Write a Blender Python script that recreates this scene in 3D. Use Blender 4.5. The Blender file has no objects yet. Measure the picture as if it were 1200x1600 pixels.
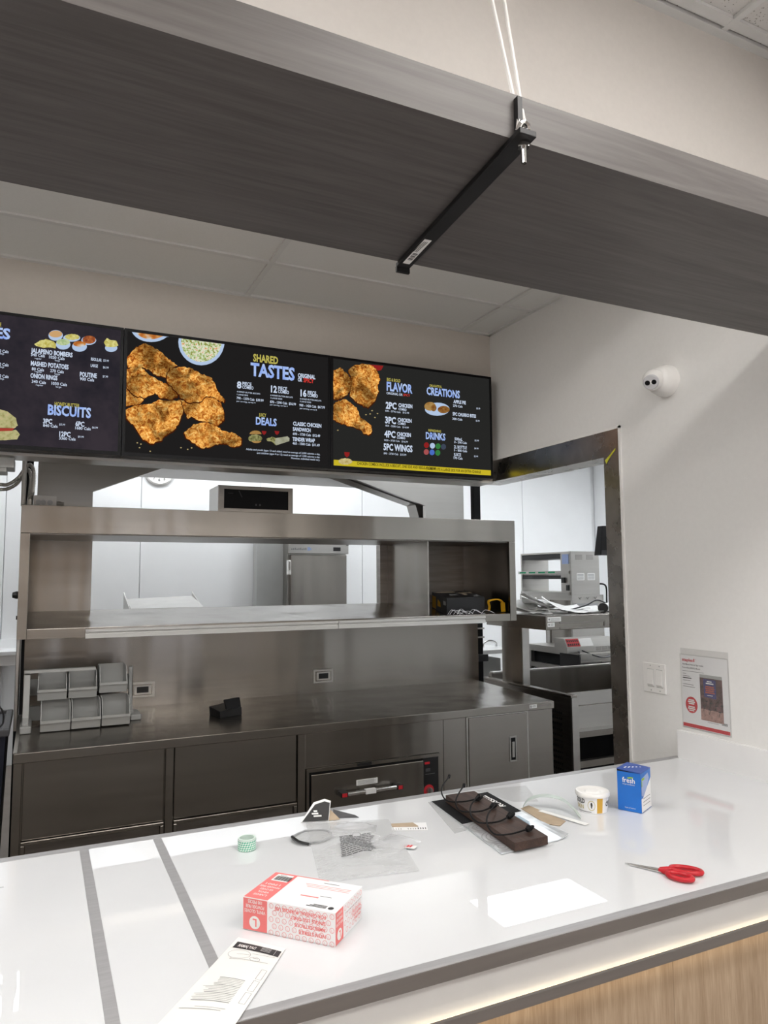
import bpy, bmesh, math, random
from mathutils import Vector, Matrix
random.seed(7)
S = bpy.context.scene
C = S.collection
PI = math.pi
# ---------------------------------------------------------------- camera
CAM_Z = 1.62
yaw, pitch, roll = 0.443646, 0.090523, -0.006683
fw = Vector((math.sin(yaw)*math.cos(pitch), math.cos(yaw)*math.cos(pitch), math.sin(pitch)))
r0 = Vector((math.cos(yaw), -math.sin(yaw), 0)); u0 = r0.cross(fw)
rt = math.cos(roll)*r0 + math.sin(roll)*u0; up = -math.sin(roll)*r0 + math.cos(roll)*u0
cd = bpy.data.cameras.new('camera'); cam = bpy.data.objects.new('camera', cd); C.objects.link(cam)
cd.sensor_fit = 'VERTICAL'; cd.sensor_height = 36; cd.sensor_width = 27; cd.lens = 1129.79/1600*36
cd.clip_start = 0.02; cd.clip_end = 60
mw = Matrix((rt, up, -fw)).transposed().to_4x4(); mw.translation = (0, 0, CAM_Z)
cam.matrix_world = mw
S.camera = cam
# ---------------------------------------------------------------- world, exposure
S.view_settings.view_transform = 'Standard'; S.view_settings.look = 'None'
S.view_settings.gamma = 1.0; S.view_settings.exposure = 0.0; S.view_settings.use_curve_mapping = False
w = bpy.data.worlds.new('world'); S.world = w; w.use_nodes = True
w.node_tree.nodes['Background'].inputs[0].default_value = (0.9, 0.92, 1.0, 1)
w.node_tree.nodes['Background'].inputs[1].default_value = 1.8
# brightness of the ceiling lamps, several of them added unseen (built further down)
L_CUSTOMER, L_PASSAGE, L_KITCHEN, L_KITCHEN_BACK, L_KITCHEN_SIDE, L_STRIP = 20.0, 12.0, 14.0, 10.5, 36.0, 2.4

# ---------------------------------------------------------------- materials
MATS = {}
def nt(m):
    m.use_nodes = True
    t = m.node_tree
    return t, t.nodes['Principled BSDF']
def mat(name, col, rough=0.5, metal=0.0, var=0.06, scale=8.0, stretch=(1,1,1), bump=0.0, spec=0.5, coat=0.0, alpha=1.0, trans=0.0, ior=1.45, rvar=0.0, aniso=0.0, coord='Object', wave=0.0):
    """procedural surface: base colour varied by noise"""
    if name in MATS: return MATS[name]
    m = bpy.data.materials.new(name); t, b = nt(m)
    N = t.nodes; Lk = t.links
    tc = N.new('ShaderNodeTexCoord'); mp = N.new('ShaderNodeMapping'); mp.inputs['Scale'].default_value = stretch
    Lk.new(tc.outputs[coord], mp.inputs['Vector'])
    nz = N.new('ShaderNodeTexNoise'); nz.inputs['Scale'].default_value = scale; nz.inputs['Detail'].default_value = 5
    Lk.new(mp.outputs['Vector'], nz.inputs['Vector'])
    rp = N.new('ShaderNodeValToRGB'); e = rp.color_ramp.elements
    e[0].position = 0.3; e[1].position = 0.7
    e[0].color = (*[max(0, c*(1-var)) for c in col], 1); e[1].color = (*[min(1, c*(1+var)) for c in col], 1)
    Lk.new(nz.outputs['Fac'], rp.inputs['Fac']); Lk.new(rp.outputs['Color'], b.inputs['Base Color'])
    b.inputs['Roughness'].default_value = rough; b.inputs['Metallic'].default_value = metal
    b.inputs['Specular IOR Level'].default_value = spec; b.inputs['Coat Weight'].default_value = coat; b.inputs['Coat Roughness'].default_value = 0.0
    b.inputs['Alpha'].default_value = alpha; b.inputs['Transmission Weight'].default_value = trans; b.inputs['IOR'].default_value = ior
    if rvar:
        mr = N.new('ShaderNodeMapRange'); mr.inputs['To Min'].default_value = max(0.02, rough-rvar); mr.inputs['To Max'].default_value = rough+rvar
        Lk.new(nz.outputs['Fac'], mr.inputs['Value']); Lk.new(mr.outputs['Result'], b.inputs['Roughness'])
    if aniso:
        b.inputs['Anisotropic'].default_value = aniso
        cx = N.new('ShaderNodeCombineXYZ'); cx.inputs[1].default_value = 0.2; cx.inputs[2].default_value = 0.98
        Lk.new(cx.outputs[0], b.inputs['Tangent'])
    if wave:      # slight oil-canning of the sheet metal
        mp2 = N.new('ShaderNodeMapping'); mp2.inputs['Scale'].default_value = (3.2, 3.2, 0.5); Lk.new(tc.outputs[coord], mp2.inputs['Vector'])
        n2 = N.new('ShaderNodeTexNoise'); n2.inputs['Scale'].default_value = 1.0; n2.inputs['Detail'].default_value = 1.5; Lk.new(mp2.outputs[0], n2.inputs['Vector'])
        bw = N.new('ShaderNodeBump'); bw.inputs['Strength'].default_value = wave; bw.inputs['Distance'].default_value = 0.06
        Lk.new(n2.outputs['Fac'], bw.inputs['Height']); Lk.new(bw.outputs['Normal'], b.inputs['Normal'])
    if bump:
        bp = N.new('ShaderNodeBump'); bp.inputs['Strength'].default_value = bump; bp.inputs['Distance'].default_value = 0.01
        Lk.new(nz.outputs['Fac'], bp.inputs['Height']); Lk.new(bp.outputs['Normal'], b.inputs['Normal'])
    MATS[name] = m; return m
def emit(name, col, strength=1.0, col2=None, scale=40.0, detail=4, vor=False):
    """a screen pixel colour or a lamp: emission, optionally mottled between two colours"""
    if name in MATS: return MATS[name]
    m = bpy.data.materials.new(name); m.use_nodes = True; t = m.node_tree; N = t.nodes; Lk = t.links
    N.clear()
    out = N.new('ShaderNodeOutputMaterial'); em = N.new('ShaderNodeEmission'); em.inputs['Strength'].default_value = strength
    Lk.new(em.outputs[0], out.inputs[0])
    tc = N.new('ShaderNodeTexCoord')
    nz = N.new('ShaderNodeTexNoise'); nz.inputs['Scale'].default_value = scale; nz.inputs['Detail'].default_value = detail; nz.inputs['Roughness'].default_value = 0.7
    Lk.new(tc.outputs['Object'], nz.inputs['Vector'])
    rp = N.new('ShaderNodeValToRGB'); e = rp.color_ramp.elements
    cols = col2 if col2 else [tuple(c*0.97 for c in col), col]
    e[0].position = 0.34; e[1].position = 0.66
    e[0].color = (*cols[0], 1); e[1].color = (*cols[-1], 1)
    for k, c in enumerate(cols[1:-1]):
        x = e.new(0.34 + 0.32*(k+1)/(len(cols)-1)); x.color = (*c, 1)
    fac = nz.outputs['Fac']
    if vor:
        v = N.new('ShaderNodeTexVoronoi'); v.inputs['Scale'].default_value = scale*2.2; Lk.new(tc.outputs['Object'], v.inputs['Vector'])
        mx = N.new('ShaderNodeMix'); mx.data_type = 'FLOAT'; mx.inputs[0].default_value = 0.32
        sb = N.new('ShaderNodeMath'); sb.operation = 'SUBTRACT'; sb.inputs[0].default_value = 0.85; Lk.new(v.outputs['Distance'], sb.inputs[1])
        Lk.new(fac, mx.inputs[2]); Lk.new(sb.outputs[0], mx.inputs[3]); fac = mx.outputs[0]
    Lk.new(fac, rp.inputs['Fac']); Lk.new(rp.outputs['Color'], em.inputs['Color'])
    MATS[name] = m; return m
def fried(name, scale=55):
    m = bpy.data.materials.new(name); m.use_nodes = True; t = m.node_tree; N = t.nodes; Lk = t.links; N.clear()
    out = N.new('ShaderNodeOutputMaterial'); em = N.new('ShaderNodeEmission'); Lk.new(em.outputs[0], out.inputs[0])
    tc = N.new('ShaderNodeTexCoord')
    a = N.new('ShaderNodeTexNoise'); a.inputs['Scale'].default_value = scale; a.inputs['Detail'].default_value = 10; a.inputs['Roughness'].default_value = 0.78; a.inputs['Distortion'].default_value = 1.2
    b = N.new('ShaderNodeTexNoise'); b.inputs['Scale'].default_value = 13; b.inputs['Detail'].default_value = 3; b.inputs['Distortion'].default_value = 0.8
    Lk.new(tc.outputs['Object'], a.inputs['Vector']); Lk.new(tc.outputs['Object'], b.inputs['Vector'])
    rp = N.new('ShaderNodeValToRGB'); e = rp.color_ramp.elements; e[0].position = 0.36; e[1].position = 0.64
    e[0].color = (0.16, 0.03, 0.006, 1); e[1].color = (1.0, 0.74, 0.30, 1)
    for p, c in ((0.44, (0.42, 0.115, 0.015)), (0.50, (0.72, 0.30, 0.05)), (0.57, (0.92, 0.50, 0.13))): x = e.new(p); x.color = (*c, 1)
    mr = N.new('ShaderNodeMapRange'); mr.inputs['From Min'].default_value = 0.36; mr.inputs['From Max'].default_value = 0.62; mr.inputs['To Min'].default_value = 0.30; mr.inputs['To Max'].default_value = 1.15
    Lk.new(a.outputs['Fac'], rp.inputs['Fac']); Lk.new(b.outputs['Fac'], mr.inputs['Value']); Lk.new(rp.outputs['Color'], em.inputs['Color']); Lk.new(mr.outputs['Result'], em.inputs['Strength'])
    MATS[name] = m; return m
def wood(name, c1, c2, axis='x', scale=3.0, rough=0.5, bump=0.05, ring=0.6):
    if name in MATS: return MATS[name]
    m = bpy.data.materials.new(name); t, b = nt(m); N = t.nodes; Lk = t.links
    tc = N.new('ShaderNodeTexCoord'); mp = N.new('ShaderNodeMapping')
    st = {'x': (0.5, 9, 9), 'y': (9, 0.5, 9), 'z': (9, 9, 0.45)}[axis]
    mp.inputs['Scale'].default_value = st; Lk.new(tc.outputs['Object'], mp.inputs['Vector'])
    n1 = N.new('ShaderNodeTexNoise'); n1.inputs['Scale'].default_value = scale; n1.inputs['Detail'].default_value = 8; n1.inputs['Roughness'].default_value = 0.7; n1.inputs['Distortion'].default_value = ring
    n2 = N.new('ShaderNodeTexNoise'); n2.inputs['Scale'].default_value = scale*9; n2.inputs['Detail'].default_value = 3
    Lk.new(mp.outputs[0], n1.inputs['Vector']); Lk.new(mp.outputs[0], n2.inputs['Vector'])
    mx = N.new('ShaderNodeMix'); mx.data_type = 'FLOAT'; mx.inputs[0].default_value = 0.35
    Lk.new(n1.outputs['Fac'], mx.inputs[2]); Lk.new(n2.outputs['Fac'], mx.inputs[3])
    rp = N.new('ShaderNodeValToRGB'); e = rp.color_ramp.elements; e[0].position = 0.35; e[1].position = 0.65; e[0].color = (*c1, 1); e[1].color = (*c2, 1)
    Lk.new(mx.outputs[0], rp.inputs['Fac']); Lk.new(rp.outputs['Color'], b.inputs['Base Color'])
    b.inputs['Roughness'].default_value = rough; b.inputs['Specular IOR Level'].default_value = 0.3
    bp = N.new('ShaderNodeBump'); bp.inputs['Strength'].default_value = bump*4; bp.inputs['Distance'].default_value = 0.002
    Lk.new(mx.outputs[0], bp.inputs['Height']); Lk.new(bp.outputs[0], b.inputs['Normal'])
    MATS[name] = m; return m
def checks(name, c1, c2, scale, rough=0.4):
    m = bpy.data.materials.new(name); t, b = nt(m); N = t.nodes
    tc = N.new('ShaderNodeTexCoord'); mp = N.new('ShaderNodeMapping'); mp.inputs['Rotation'].default_value = (0, 0, 0)
    ck = N.new('ShaderNodeTexChecker'); ck.inputs['Scale'].default_value = scale; ck.inputs['Color1'].default_value = (*c1, 1); ck.inputs['Color2'].default_value = (*c2, 1)
    t.links.new(tc.outputs['UV'], mp.inputs[0]); t.links.new(mp.outputs[0], ck.inputs[0]); t.links.new(ck.outputs[0], b.inputs['Base Color'])
    b.inputs['Roughness'].default_value = rough
    MATS[name] = m; return m
def pinholes(name, col):
    m = bpy.data.materials.new(name); t, b = nt(m); N = t.nodes
    tc = N.new('ShaderNodeTexCoord'); v = N.new('ShaderNodeTexVoronoi'); v.inputs['Scale'].default_value = 90
    rp = N.new('ShaderNodeValToRGB'); e = rp.color_ramp.elements; e[0].position = 0.12; e[0].color = (0.22, 0.21, 0.2, 1); e[1].position = 0.24; e[1].color = (*col, 1)
    t.links.new(tc.outputs['Object'], v.inputs[0]); t.links.new(v.outputs['Distance'], rp.inputs[0]); t.links.new(rp.outputs[0], b.inputs['Base Color'])
    b.inputs['Roughness'].default_value = 0.9
    MATS[name] = m; return m
def film(name, col=(0.95, 0.96, 0.97), a=0.25, rough=0.12):
    """thin clear plastic: see-through sheet with a glossy skin"""
    m = bpy.data.materials.new(name); m.use_nodes = True; t = m.node_tree; N = t.nodes; Lk = t.links; N.clear()
    o = N.new('ShaderNodeOutputMaterial'); tr = N.new('ShaderNodeBsdfTransparent'); pb = N.new('ShaderNodeBsdfPrincipled')
    tr.inputs[0].default_value = (0.97, 0.97, 0.97, 1)
    pb.inputs['Roughness'].default_value = rough
    tc = N.new('ShaderNodeTexCoord'); nz = N.new('ShaderNodeTexNoise'); nz.inputs['Scale'].default_value = 14; nz.inputs['Detail'].default_value = 4
    mp = N.new('ShaderNodeMapping'); mp.inputs['Scale'].default_value = (1, 2.5, 1); Lk.new(tc.outputs['Object'], mp.inputs[0]); Lk.new(mp.outputs[0], nz.inputs['Vector'])
    rp = N.new('ShaderNodeValToRGB'); rp.color_ramp.elements[0].color = (*[c*0.9 for c in col], 1); rp.color_ramp.elements[1].color = (*col, 1)
    Lk.new(nz.outputs['Fac'], rp.inputs[0]); Lk.new(rp.outputs[0], pb.inputs['Base Color'])
    bp = N.new('ShaderNodeBump'); bp.inputs['Strength'].default_value = 0.6; bp.inputs['Distance'].default_value = 0.004; Lk.new(nz.outputs['Fac'], bp.inputs['Height']); Lk.new(bp.outputs[0], pb.inputs['Normal'])
    mx = N.new('ShaderNodeMixShader'); mx.inputs[0].default_value = a
    Lk.new(tr.outputs[0], mx.inputs[1]); Lk.new(pb.outputs[0], mx.inputs[2]); Lk.new(mx.outputs[0], o.inputs[0])
    MATS[name] = m; return m

STEEL = mat('brushed_steel', (0.315, 0.292, 0.265), 0.25, 1.0, 0.04, 3, (0.5, 1.5, 9), rvar=0.04, aniso=0.65, wave=0.35)
STEEL_L = mat('light_steel', (0.50, 0.485, 0.46), 0.32, 1.0, 0.04, 3, (0.5, 1.5, 9), rvar=0.04)
STEEL_D = mat('dark_steel', (0.30, 0.28, 0.26), 0.32, 1.0, 0.15, 4, (1, 2, 12), rvar=0.08)
STEEL_T = mat('smudged_trim_steel', (0.50, 0.48, 0.455), 0.28, 1.0, 0.22, 7, (1, 1, 1), rvar=0.10)
ALU = mat('aluminium_strip', (0.40, 0.40, 0.41), 0.45, 0.35, 0.07, 30, (0.3, 4, 4))
ALU_L = mat('pale_aluminium', (0.52, 0.51, 0.49), 0.42, 0.25, 0.05, 12)
CHROME = mat('chrome', (0.72, 0.72, 0.72), 0.12, 1.0, 0.03)
WHITE_GLASS = mat('white_glass_top', (0.70, 0.715, 0.735), 0.0, 0.0, 0.012, 6, spec=0.5, coat=0.25)
SOLID_W = mat('white_solid_surface', (0.82, 0.82, 0.82), 0.25, 0, 0.02)
PAINT_R = mat('warm_white_paint', (0.79, 0.785, 0.77), 0.7, 0, 0.012, 60, bump=0.03)
PAINT_B = mat('beige_paint', (0.61, 0.565, 0.515), 0.75, 0, 0.015, 60, bump=0.03)
PAINT_U = mat('bulkhead_paint', (0.77, 0.735, 0.70), 0.75, 0, 0.015, 60, bump=0.03)
FRP = mat('white_wall_board', (0.88, 0.89, 0.90), 0.42, 0, 0.02, 3)
FRP_J = mat('white_joint', (0.80, 0.81, 0.82), 0.5)
TILE_F = mat('vinyl_ceiling_tile', (0.74, 0.74, 0.715), 0.6, 0, 0.015, 90, bump=0.02)
GRID = mat('ceiling_grid_white', (0.68, 0.68, 0.66), 0.45, 0, 0.02)
GRID_W = mat('ceiling_grid_bright', (0.82, 0.83, 0.83), 0.4, 0, 0.02)
TILE_P = pinholes('pinhole_ceiling_tile', (0.80, 0.79, 0.78))
BEAM = wood('dark_oak_laminate', (0.090, 0.082, 0.080), (0.150, 0.140, 0.136), 'x', 1.1, 0.42, 0.02, 2.6)
OAK = wood('oak_veneer', (0.29, 0.205, 0.135), (0.46, 0.355, 0.255), 'z', 5.0, 0.5, 0.03, 0.3)
PLANKW = wood('walnut_sample', (0.022, 0.013, 0.011), (0.085, 0.050, 0.038), 'y', 5.0, 0.55, 0.05, 0.6)
EDGE_D = mat('dark_edge_band', (0.15, 0.135, 0.125), 0.4, 0, 0.08, 10, (0.3, 5, 5))
BLACK = mat('black_plastic', (0.012, 0.012, 0.013), 0.38, 0, 0.2)
BLACK_M = mat('black_painted_steel', (0.018, 0.018, 0.02), 0.42, 0.2, 0.2)
BLACK_MATTE = mat('matte_black', (0.012, 0.012, 0.013), 0.7, 0, 0.2, spec=0.15)
BEZEL = mat('glossy_black_bezel', (0.006, 0.006, 0.007), 0.4, 0, 0.1, spec=0.15)
DGREY = mat('dark_grey_plastic', (0.06, 0.06, 0.065), 0.5)
GREY_P = mat('pale_grey_plastic', (0.40, 0.405, 0.395), 0.5, 0, 0.03)
GREY_W = mat('grey_lower_wall', (0.36, 0.345, 0.335), 0.6)
WHITE_P = mat('white_plastic', (0.82, 0.81, 0.79), 0.35, 0, 0.02)
PAPER = mat('white_paper', (0.80, 0.80, 0.79), 0.8, 0, 0.03, 20)
PAPER_S = mat('smooth_card', (0.82, 0.82, 0.83), 0.5, 0, 0.02)
PAPER_Y = mat('warm_paper', (0.78, 0.775, 0.75), 0.8, 0, 0.02)
PINK = mat('salmon_pink_print', (0.80, 0.195, 0.19), 0.5, 0, 0.03)
PINK_T = mat('faded_pink_print', (0.78, 0.36, 0.36), 0.55, 0, 0.03)
INK = mat('black_ink', (0.03, 0.03, 0.032), 0.6)
INK_G = mat('grey_ink', (0.22, 0.22, 0.22), 0.6)
RED = mat('red_plastic', (0.48, 0.012, 0.022), 0.35, 0, 0.08)
RED_P = mat('red_print', (0.55, 0.02, 0.03), 0.5)
BLUE = mat('blue_carton', (0.015, 0.15, 0.55), 0.35, 0, 0.06)
BLUE_D = mat('deep_blue_carton', (0.02, 0.075, 0.36), 0.35, 0, 0.06)
BLUE_L = mat('pale_blue_print', (0.30, 0.38, 0.62), 0.4)
NAVY = mat('navy_bin_plastic', (0.012, 0.014, 0.028), 0.5, 0, 0.15)
NAVY_P = mat('navy_poster', (0.05, 0.045, 0.17), 0.5)
GREEN_P = mat('leaf_green_print', (0.30, 0.50, 0.02), 0.5)
GOLD = mat('gold_print', (0.62, 0.36, 0.05), 0.45)
KRAFT = mat('brown_cardboard', (0.42, 0.33, 0.235), 0.85, 0, 0.06, 30)
YELLOW = mat('yellow_strap', (0.75, 0.40, 0.01), 0.5, 0, 0.08)
YTAPE = mat('yellow_green_tape', (0.62, 0.62, 0.05), 0.5)
SILVER = mat('silver_pack_print', (0.55, 0.555, 0.57), 0.3, 0.35, 0.25, 14, (1, 1, 1))
SILVER_L = mat('silver_foil', (0.70, 0.73, 0.76), 0.28, 0.5, 0.15, 30)
TAN_W = mat('rear_wall_tan', (0.34, 0.28, 0.225), 0.7)
FLOOR_M = mat('quarry_floor', (0.20, 0.17, 0.15), 0.45, 0, 0.12, 6)
RUBBER = mat('black_rubber', (0.015, 0.015, 0.015), 0.75)
GREEN_G = mat('pale_green_plastic', (0.62, 0.74, 0.68), 0.3, 0, 0.03)
CLEAR = film('clear_film', (0.74, 0.75, 0.755), 0.36, 0.10)
CLEAR_T = film('clear_thick_plastic', (0.80, 0.81, 0.83), 0.42, 0.08)
CLEAR_H = film('acrylic_sleeve', (0.62, 0.62, 0.60), 0.07, 0.04)
TAPE_G = checks('green_check_tape', (0.10, 0.46, 0.30), (0.72, 0.80, 0.75), 1.0)
PANEL_C = emit('customer_lamp', (1.0, 0.965, 0.92), L_CUSTOMER)
PANEL_P = emit('passage_lamp', (1.0, 0.98, 0.955), L_PASSAGE)
PANEL_K = emit('kitchen_lamp', (0.94, 0.975, 1.0), L_KITCHEN)
PANEL_B = emit('kitchen_rear_lamp', (0.94, 0.975, 1.0), L_KITCHEN_BACK)
PANEL_S = emit('added_side_lamp', (0.94, 0.975, 1.0), L_KITCHEN_SIDE)  # added lamp out of view, whitens the right side of the kitchen
RAIL = mat('pale_grey_rail', (0.60, 0.60, 0.585), 0.45, 0, 0.03)
LED = emit('warm_led', (1.0, 0.82, 0.56), L_STRIP)
LED_D = emit('warm_led_down', (1.0, 0.82, 0.56), L_STRIP*5)
LED_G = emit('green_led', (0.05, 0.35, 0.18), 0.5)

# ---------------------------------------------------------------- mesh helpers
ORG = {}
class MB:
    """collects shapes in one coordinate frame, then becomes ONE mesh object"""
    def __init__(s): s.v = []; s.f = []; s.uv = None
    def add(s, vs, fs):
        n = len(s.v); s.v += [tuple(v) for v in vs]; s.f += [tuple(i+n for i in f) for f in fs]; return s
    def box(s, x0, x1, y0, y1, z0, z1):
        return s.add([(x0,y0,z0),(x1,y0,z0),(x1,y1,z0),(x0,y1,z0),(x0,y0,z1),(x1,y0,z1),(x1,y1,z1),(x0,y1,z1)],
                     [(0,3,2,1),(4,5,6,7),(0,1,5,4),(1,2,6,5),(2,3,7,6),(3,0,4,7)])
    def hexa(s, b, t):      # bottom quad, top quad (same winding, counter-clockwise from above)
        return s.add(list(b)+list(t), [(3,2,1,0),(4,5,6,7),(0,1,5,4),(1,2,6,5),(2,3,7,6),(3,0,4,7)])
    def prism(s, pts, d, cap=True):   # closed polygon of 3D points swept by vector d
        n = len(pts); d = Vector(d); a = [Vector(p) for p in pts]; b = [p+d for p in a]
        fs = [(i, (i+1) % n, n+(i+1) % n, n+i) for i in range(n)]
        if cap: fs += [tuple(range(n-1, -1, -1)), tuple(range(n, 2*n))]
        return s.add(a+b, fs)
    def tube(s, pts, r, n=10, cap=True, closed=False):
        P = [Vector(p) for p in pts]; m = len(P); rings = []; prev = None
        rr = r if isinstance(r, (list, tuple)) else [r]*m
        for i in range(m):
            a = P[i-1] if (i or closed) else P[i]; b = P[(i+1) % m] if (i < m-1 or closed) else P[i]
            t = (b-a).normalized()
            if prev is None:
                q = Vector((0,0,1)) if abs(t.z) < 0.9 else Vector((1,0,0))
                nrm = (q - t*q.dot(t)).normalized()
            else:
                nrm = (prev - t*prev.dot(t)).normalized()
            prev = nrm; bn = t.cross(nrm)
            rings.append([P[i] + (nrm*math.cos(2*PI*k/n) + bn*math.sin(2*PI*k/n))*rr[i] for k in range(n)])
        vs = [v for g in rings for v in g]; fs = []
        for i in range(m if closed else m-1):
            j = (i+1) % m
            for k in range(n): fs.append((i*n+k, i*n+(k+1) % n, j*n+(k+1) % n, j*n+k))
        if cap and not closed: fs += [tuple(range(n-1, -1, -1)), tuple((m-1)*n+k for k in range(n))]
        return s.add(vs, fs)
    def lathe(s, prof, o, axis=(0,0,1), n=28):   # prof: (radius, height) list
        ax = Vector(axis).normalized(); q = Vector((1,0,0)) if abs(ax.x) < 0.9 else Vector((0,1,0))
        e1 = (q-ax*q.dot(ax)).normalized(); e2 = ax.cross(e1); o = Vector(o); vs = []; fs = []
        for r, h in prof:
            vs += [o+ax*h+(e1*math.cos(2*PI*k/n)+e2*math.sin(2*PI*k/n))*max(r, 1e-5) for k in range(n)]
        for i in range(len(prof)-1):
            for k in range(n): fs.append((i*n+k, i*n+(k+1) % n, (i+1)*n+(k+1) % n, (i+1)*n+k))
        if prof[0][0] > 1e-4: fs.append(tuple(range(n-1, -1, -1)))
        if prof[-1][0] > 1e-4: fs.append(tuple((len(prof)-1)*n+k for k in range(n)))
        return s.add(vs, fs)
    def grid(s, fn, nu, nv, thick=0.0, nrm=(0,0,1)):   # fn(u,v) -> point ; optional thickness
        vs = [Vector(fn(i/nu, j/nv)) for j in range(nv+1) for i in range(nu+1)]
        W_ = nu+1
        fs = [(j*W_+i, j*W_+i+1, (j+1)*W_+i+1, (j+1)*W_+i) for j in range(nv) for i in range(nu)]
        if thick:
            o = len(vs); d = Vector(nrm)*thick; vs2 = [v-d for v in vs]
            fs2 = [tuple(x+o for x in reversed(f)) for f in fs]
            ring = [i for i in range(W_)]+[(j*W_+nu) for j in range(1, nv+1)]+[nv*W_+i for i in range(nu-1, -1, -1)]+[j*W_ for j in range(nv-1, 0, -1)]
            n = len(ring); side = [(ring[k]+o, ring[(k+1) % n]+o, ring[(k+1) % n], ring[k]) for k in range(n)]
            return s.add(vs+vs2, fs+fs2+side)
        return s.add(vs, fs)
    def text(s, body, o, xd, yd, h, w=None, bold=0.0, align='L'):
        vs, fs = glyphs(body, bold)
        if not vs: return s
        x0 = min(v[0] for v in vs); x1 = max(v[0] for v in vs)
        sy = h/CAP; sx = (w/(x1-x0)) if w else sy
        tw = (x1-x0)*sx; off = {'L': 0, 'C': -tw/2, 'R': -tw}[align]
        o = Vector(o); xd = Vector(xd).normalized(); yd = Vector(yd).normalized()
        return s.add([o+xd*((v[0]-x0)*sx+off)+yd*(v[1]*sy) for v in vs], fs)
    def pieces(s):
        n = len(s.v); par = list(range(n))
        def fd(i):
            while par[i] != i: par[i] = par[par[i]]; i = par[i]
            return i
        for f in s.f:
            a = fd(f[0])
            for i in f[1:]: par[fd(i)] = a
        grp = {}
        for f in s.f: grp.setdefault(fd(f[0]), []).append(f)
        out = []
        for fs in grp.values():
            idx = sorted({i for f in fs for i in f}); mp_ = {i: k for k, i in enumerate(idx)}
            b = MB(); b.v = [s.v[i] for i in idx]; b.f = [tuple(mp_[i] for i in f) for f in fs]; out.append(b)
        return out
    def each(s, name, m, parent=None, **kw):
        return [b.build(name, m, parent, **kw) for b in s.pieces()]
    def stuff(s, name, m, parent=None, **kw):
        o = s.build(name, m, parent, **kw); o['kind'] = 'stuff'; return o
    def build(s, name, m, parent=None, local=False, bevel=0.0, smooth=False, seg=2):
        me = bpy.data.meshes.new(name)
        if parent is not None:
            org = ORG.get(parent.name, Vector((0,0,0)))
        elif s.v:
            xs = [v[0] for v in s.v]; ys = [v[1] for v in s.v]; zs = [v[2] for v in s.v]
            org = Vector(((min(xs)+max(xs))/2, (min(ys)+max(ys))/2, min(zs)))
        if local and parent is not None: org = Vector((0,0,0))
        me.from_pydata([tuple(Vector(v)-org) for v in s.v], [], s.f); me.update()
        if bevel:
            bm = bmesh.new(); bm.from_mesh(me)
            bmesh.ops.bevel(bm, geom=list(bm.edges), offset=bevel, segments=seg, affect='EDGES', profile=0.5, clamp_overlap=True)
            bm.to_mesh(me); bm.free()
        o = bpy.data.objects.new(name, me); C.objects.link(o)
        if m: me.materials.append(m)
        if smooth:
            for p in me.polygons: p.use_smooth = True
            try: me.set_sharp_from_angle(angle=math.radians(38))
            except Exception: pass
        if parent is not None:
            o.parent = parent; ORG[o.name] = org
        else:
            o.location = org; ORG[o.name] = org
        return o
GL = {}
CAP = 0.7
def glyphs(body, bold):
    key = (body, bold)
    if key in GL: return GL[key]
    cu = bpy.data.curves.new('glyph', 'FONT'); cu.body = body; cu.size = 1.0; cu.offset = bold; cu.resolution_u = 2
    ob = bpy.data.objects.new('glyph', cu)
    me = ob.to_mesh()
    vs = [tuple(v.co) for v in me.vertices]; fs = [tuple(p.vertices) for p in me.polygons]
    ob.to_mesh_clear(); bpy.data.objects.remove(ob); bpy.data.curves.remove(cu)
    # keep faces pointing +Z
    out = []
    for f in fs:
        a, b, c = (Vector(vs[i]) for i in f[:3])
        out.append(f if (b-a).cross(c-a).z >= 0 else tuple(reversed(f)))
    GL[key] = (vs, out); return GL[key]
def thing(name, label, cat, loc, rz=0.0, group=None, local=False):
    o = bpy.data.objects.new(name, None); C.objects.link(o); o.location = loc; o.rotation_euler = (0, 0, rz); o.empty_display_size = 0.05
    o['label'] = label; o['category'] = cat
    if group: o['group'] = group
    ORG[o.name] = Vector((0,0,0)) if (local or rz) else Vector(loc)
    return o
def tag(o, label, cat, group=None):
    o['label'] = label; o['category'] = cat
    if group: o['group'] = group
    return o
def structure(o, label=None):
    o['kind'] = 'structure'
    if label: o['label'] = label
    return o
def bx(name, m, parent, *b, bevel=0.0, local=False):
    return MB().box(*b).build(name, m, parent, bevel=bevel, local=local)
def copy_tree(o, parent=None):
    c = o.copy(); C.objects.link(c); c.parent = parent; ORG[c.name] = ORG.get(o.name, Vector((0,0,0)))
    for ch in [x for x in list(C.objects) if x.parent == o]: copy_tree(ch, c)
    return c
def smoothpts(pts, n=6, closed=False):
    P = [Vector(p) for p in pts]; out = []; m = len(P)
    for i in range(m if closed else m-1):
        g = lambda k: P[k % m] if closed else P[max(0, min(m-1, k))]
        p0, p1, p2, p3 = g(i-1), g(i), g(i+1), g(i+2)
        for k in range(n):
            t = k/n
            out.append(0.5*((2*p1)+(p2-p0)*t+(2*p0-5*p1+4*p2-p3)*t*t+(3*p1-p0-3*p2+p3)*t**3))
    if not closed: out.append(P[-1])
    return out
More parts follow.
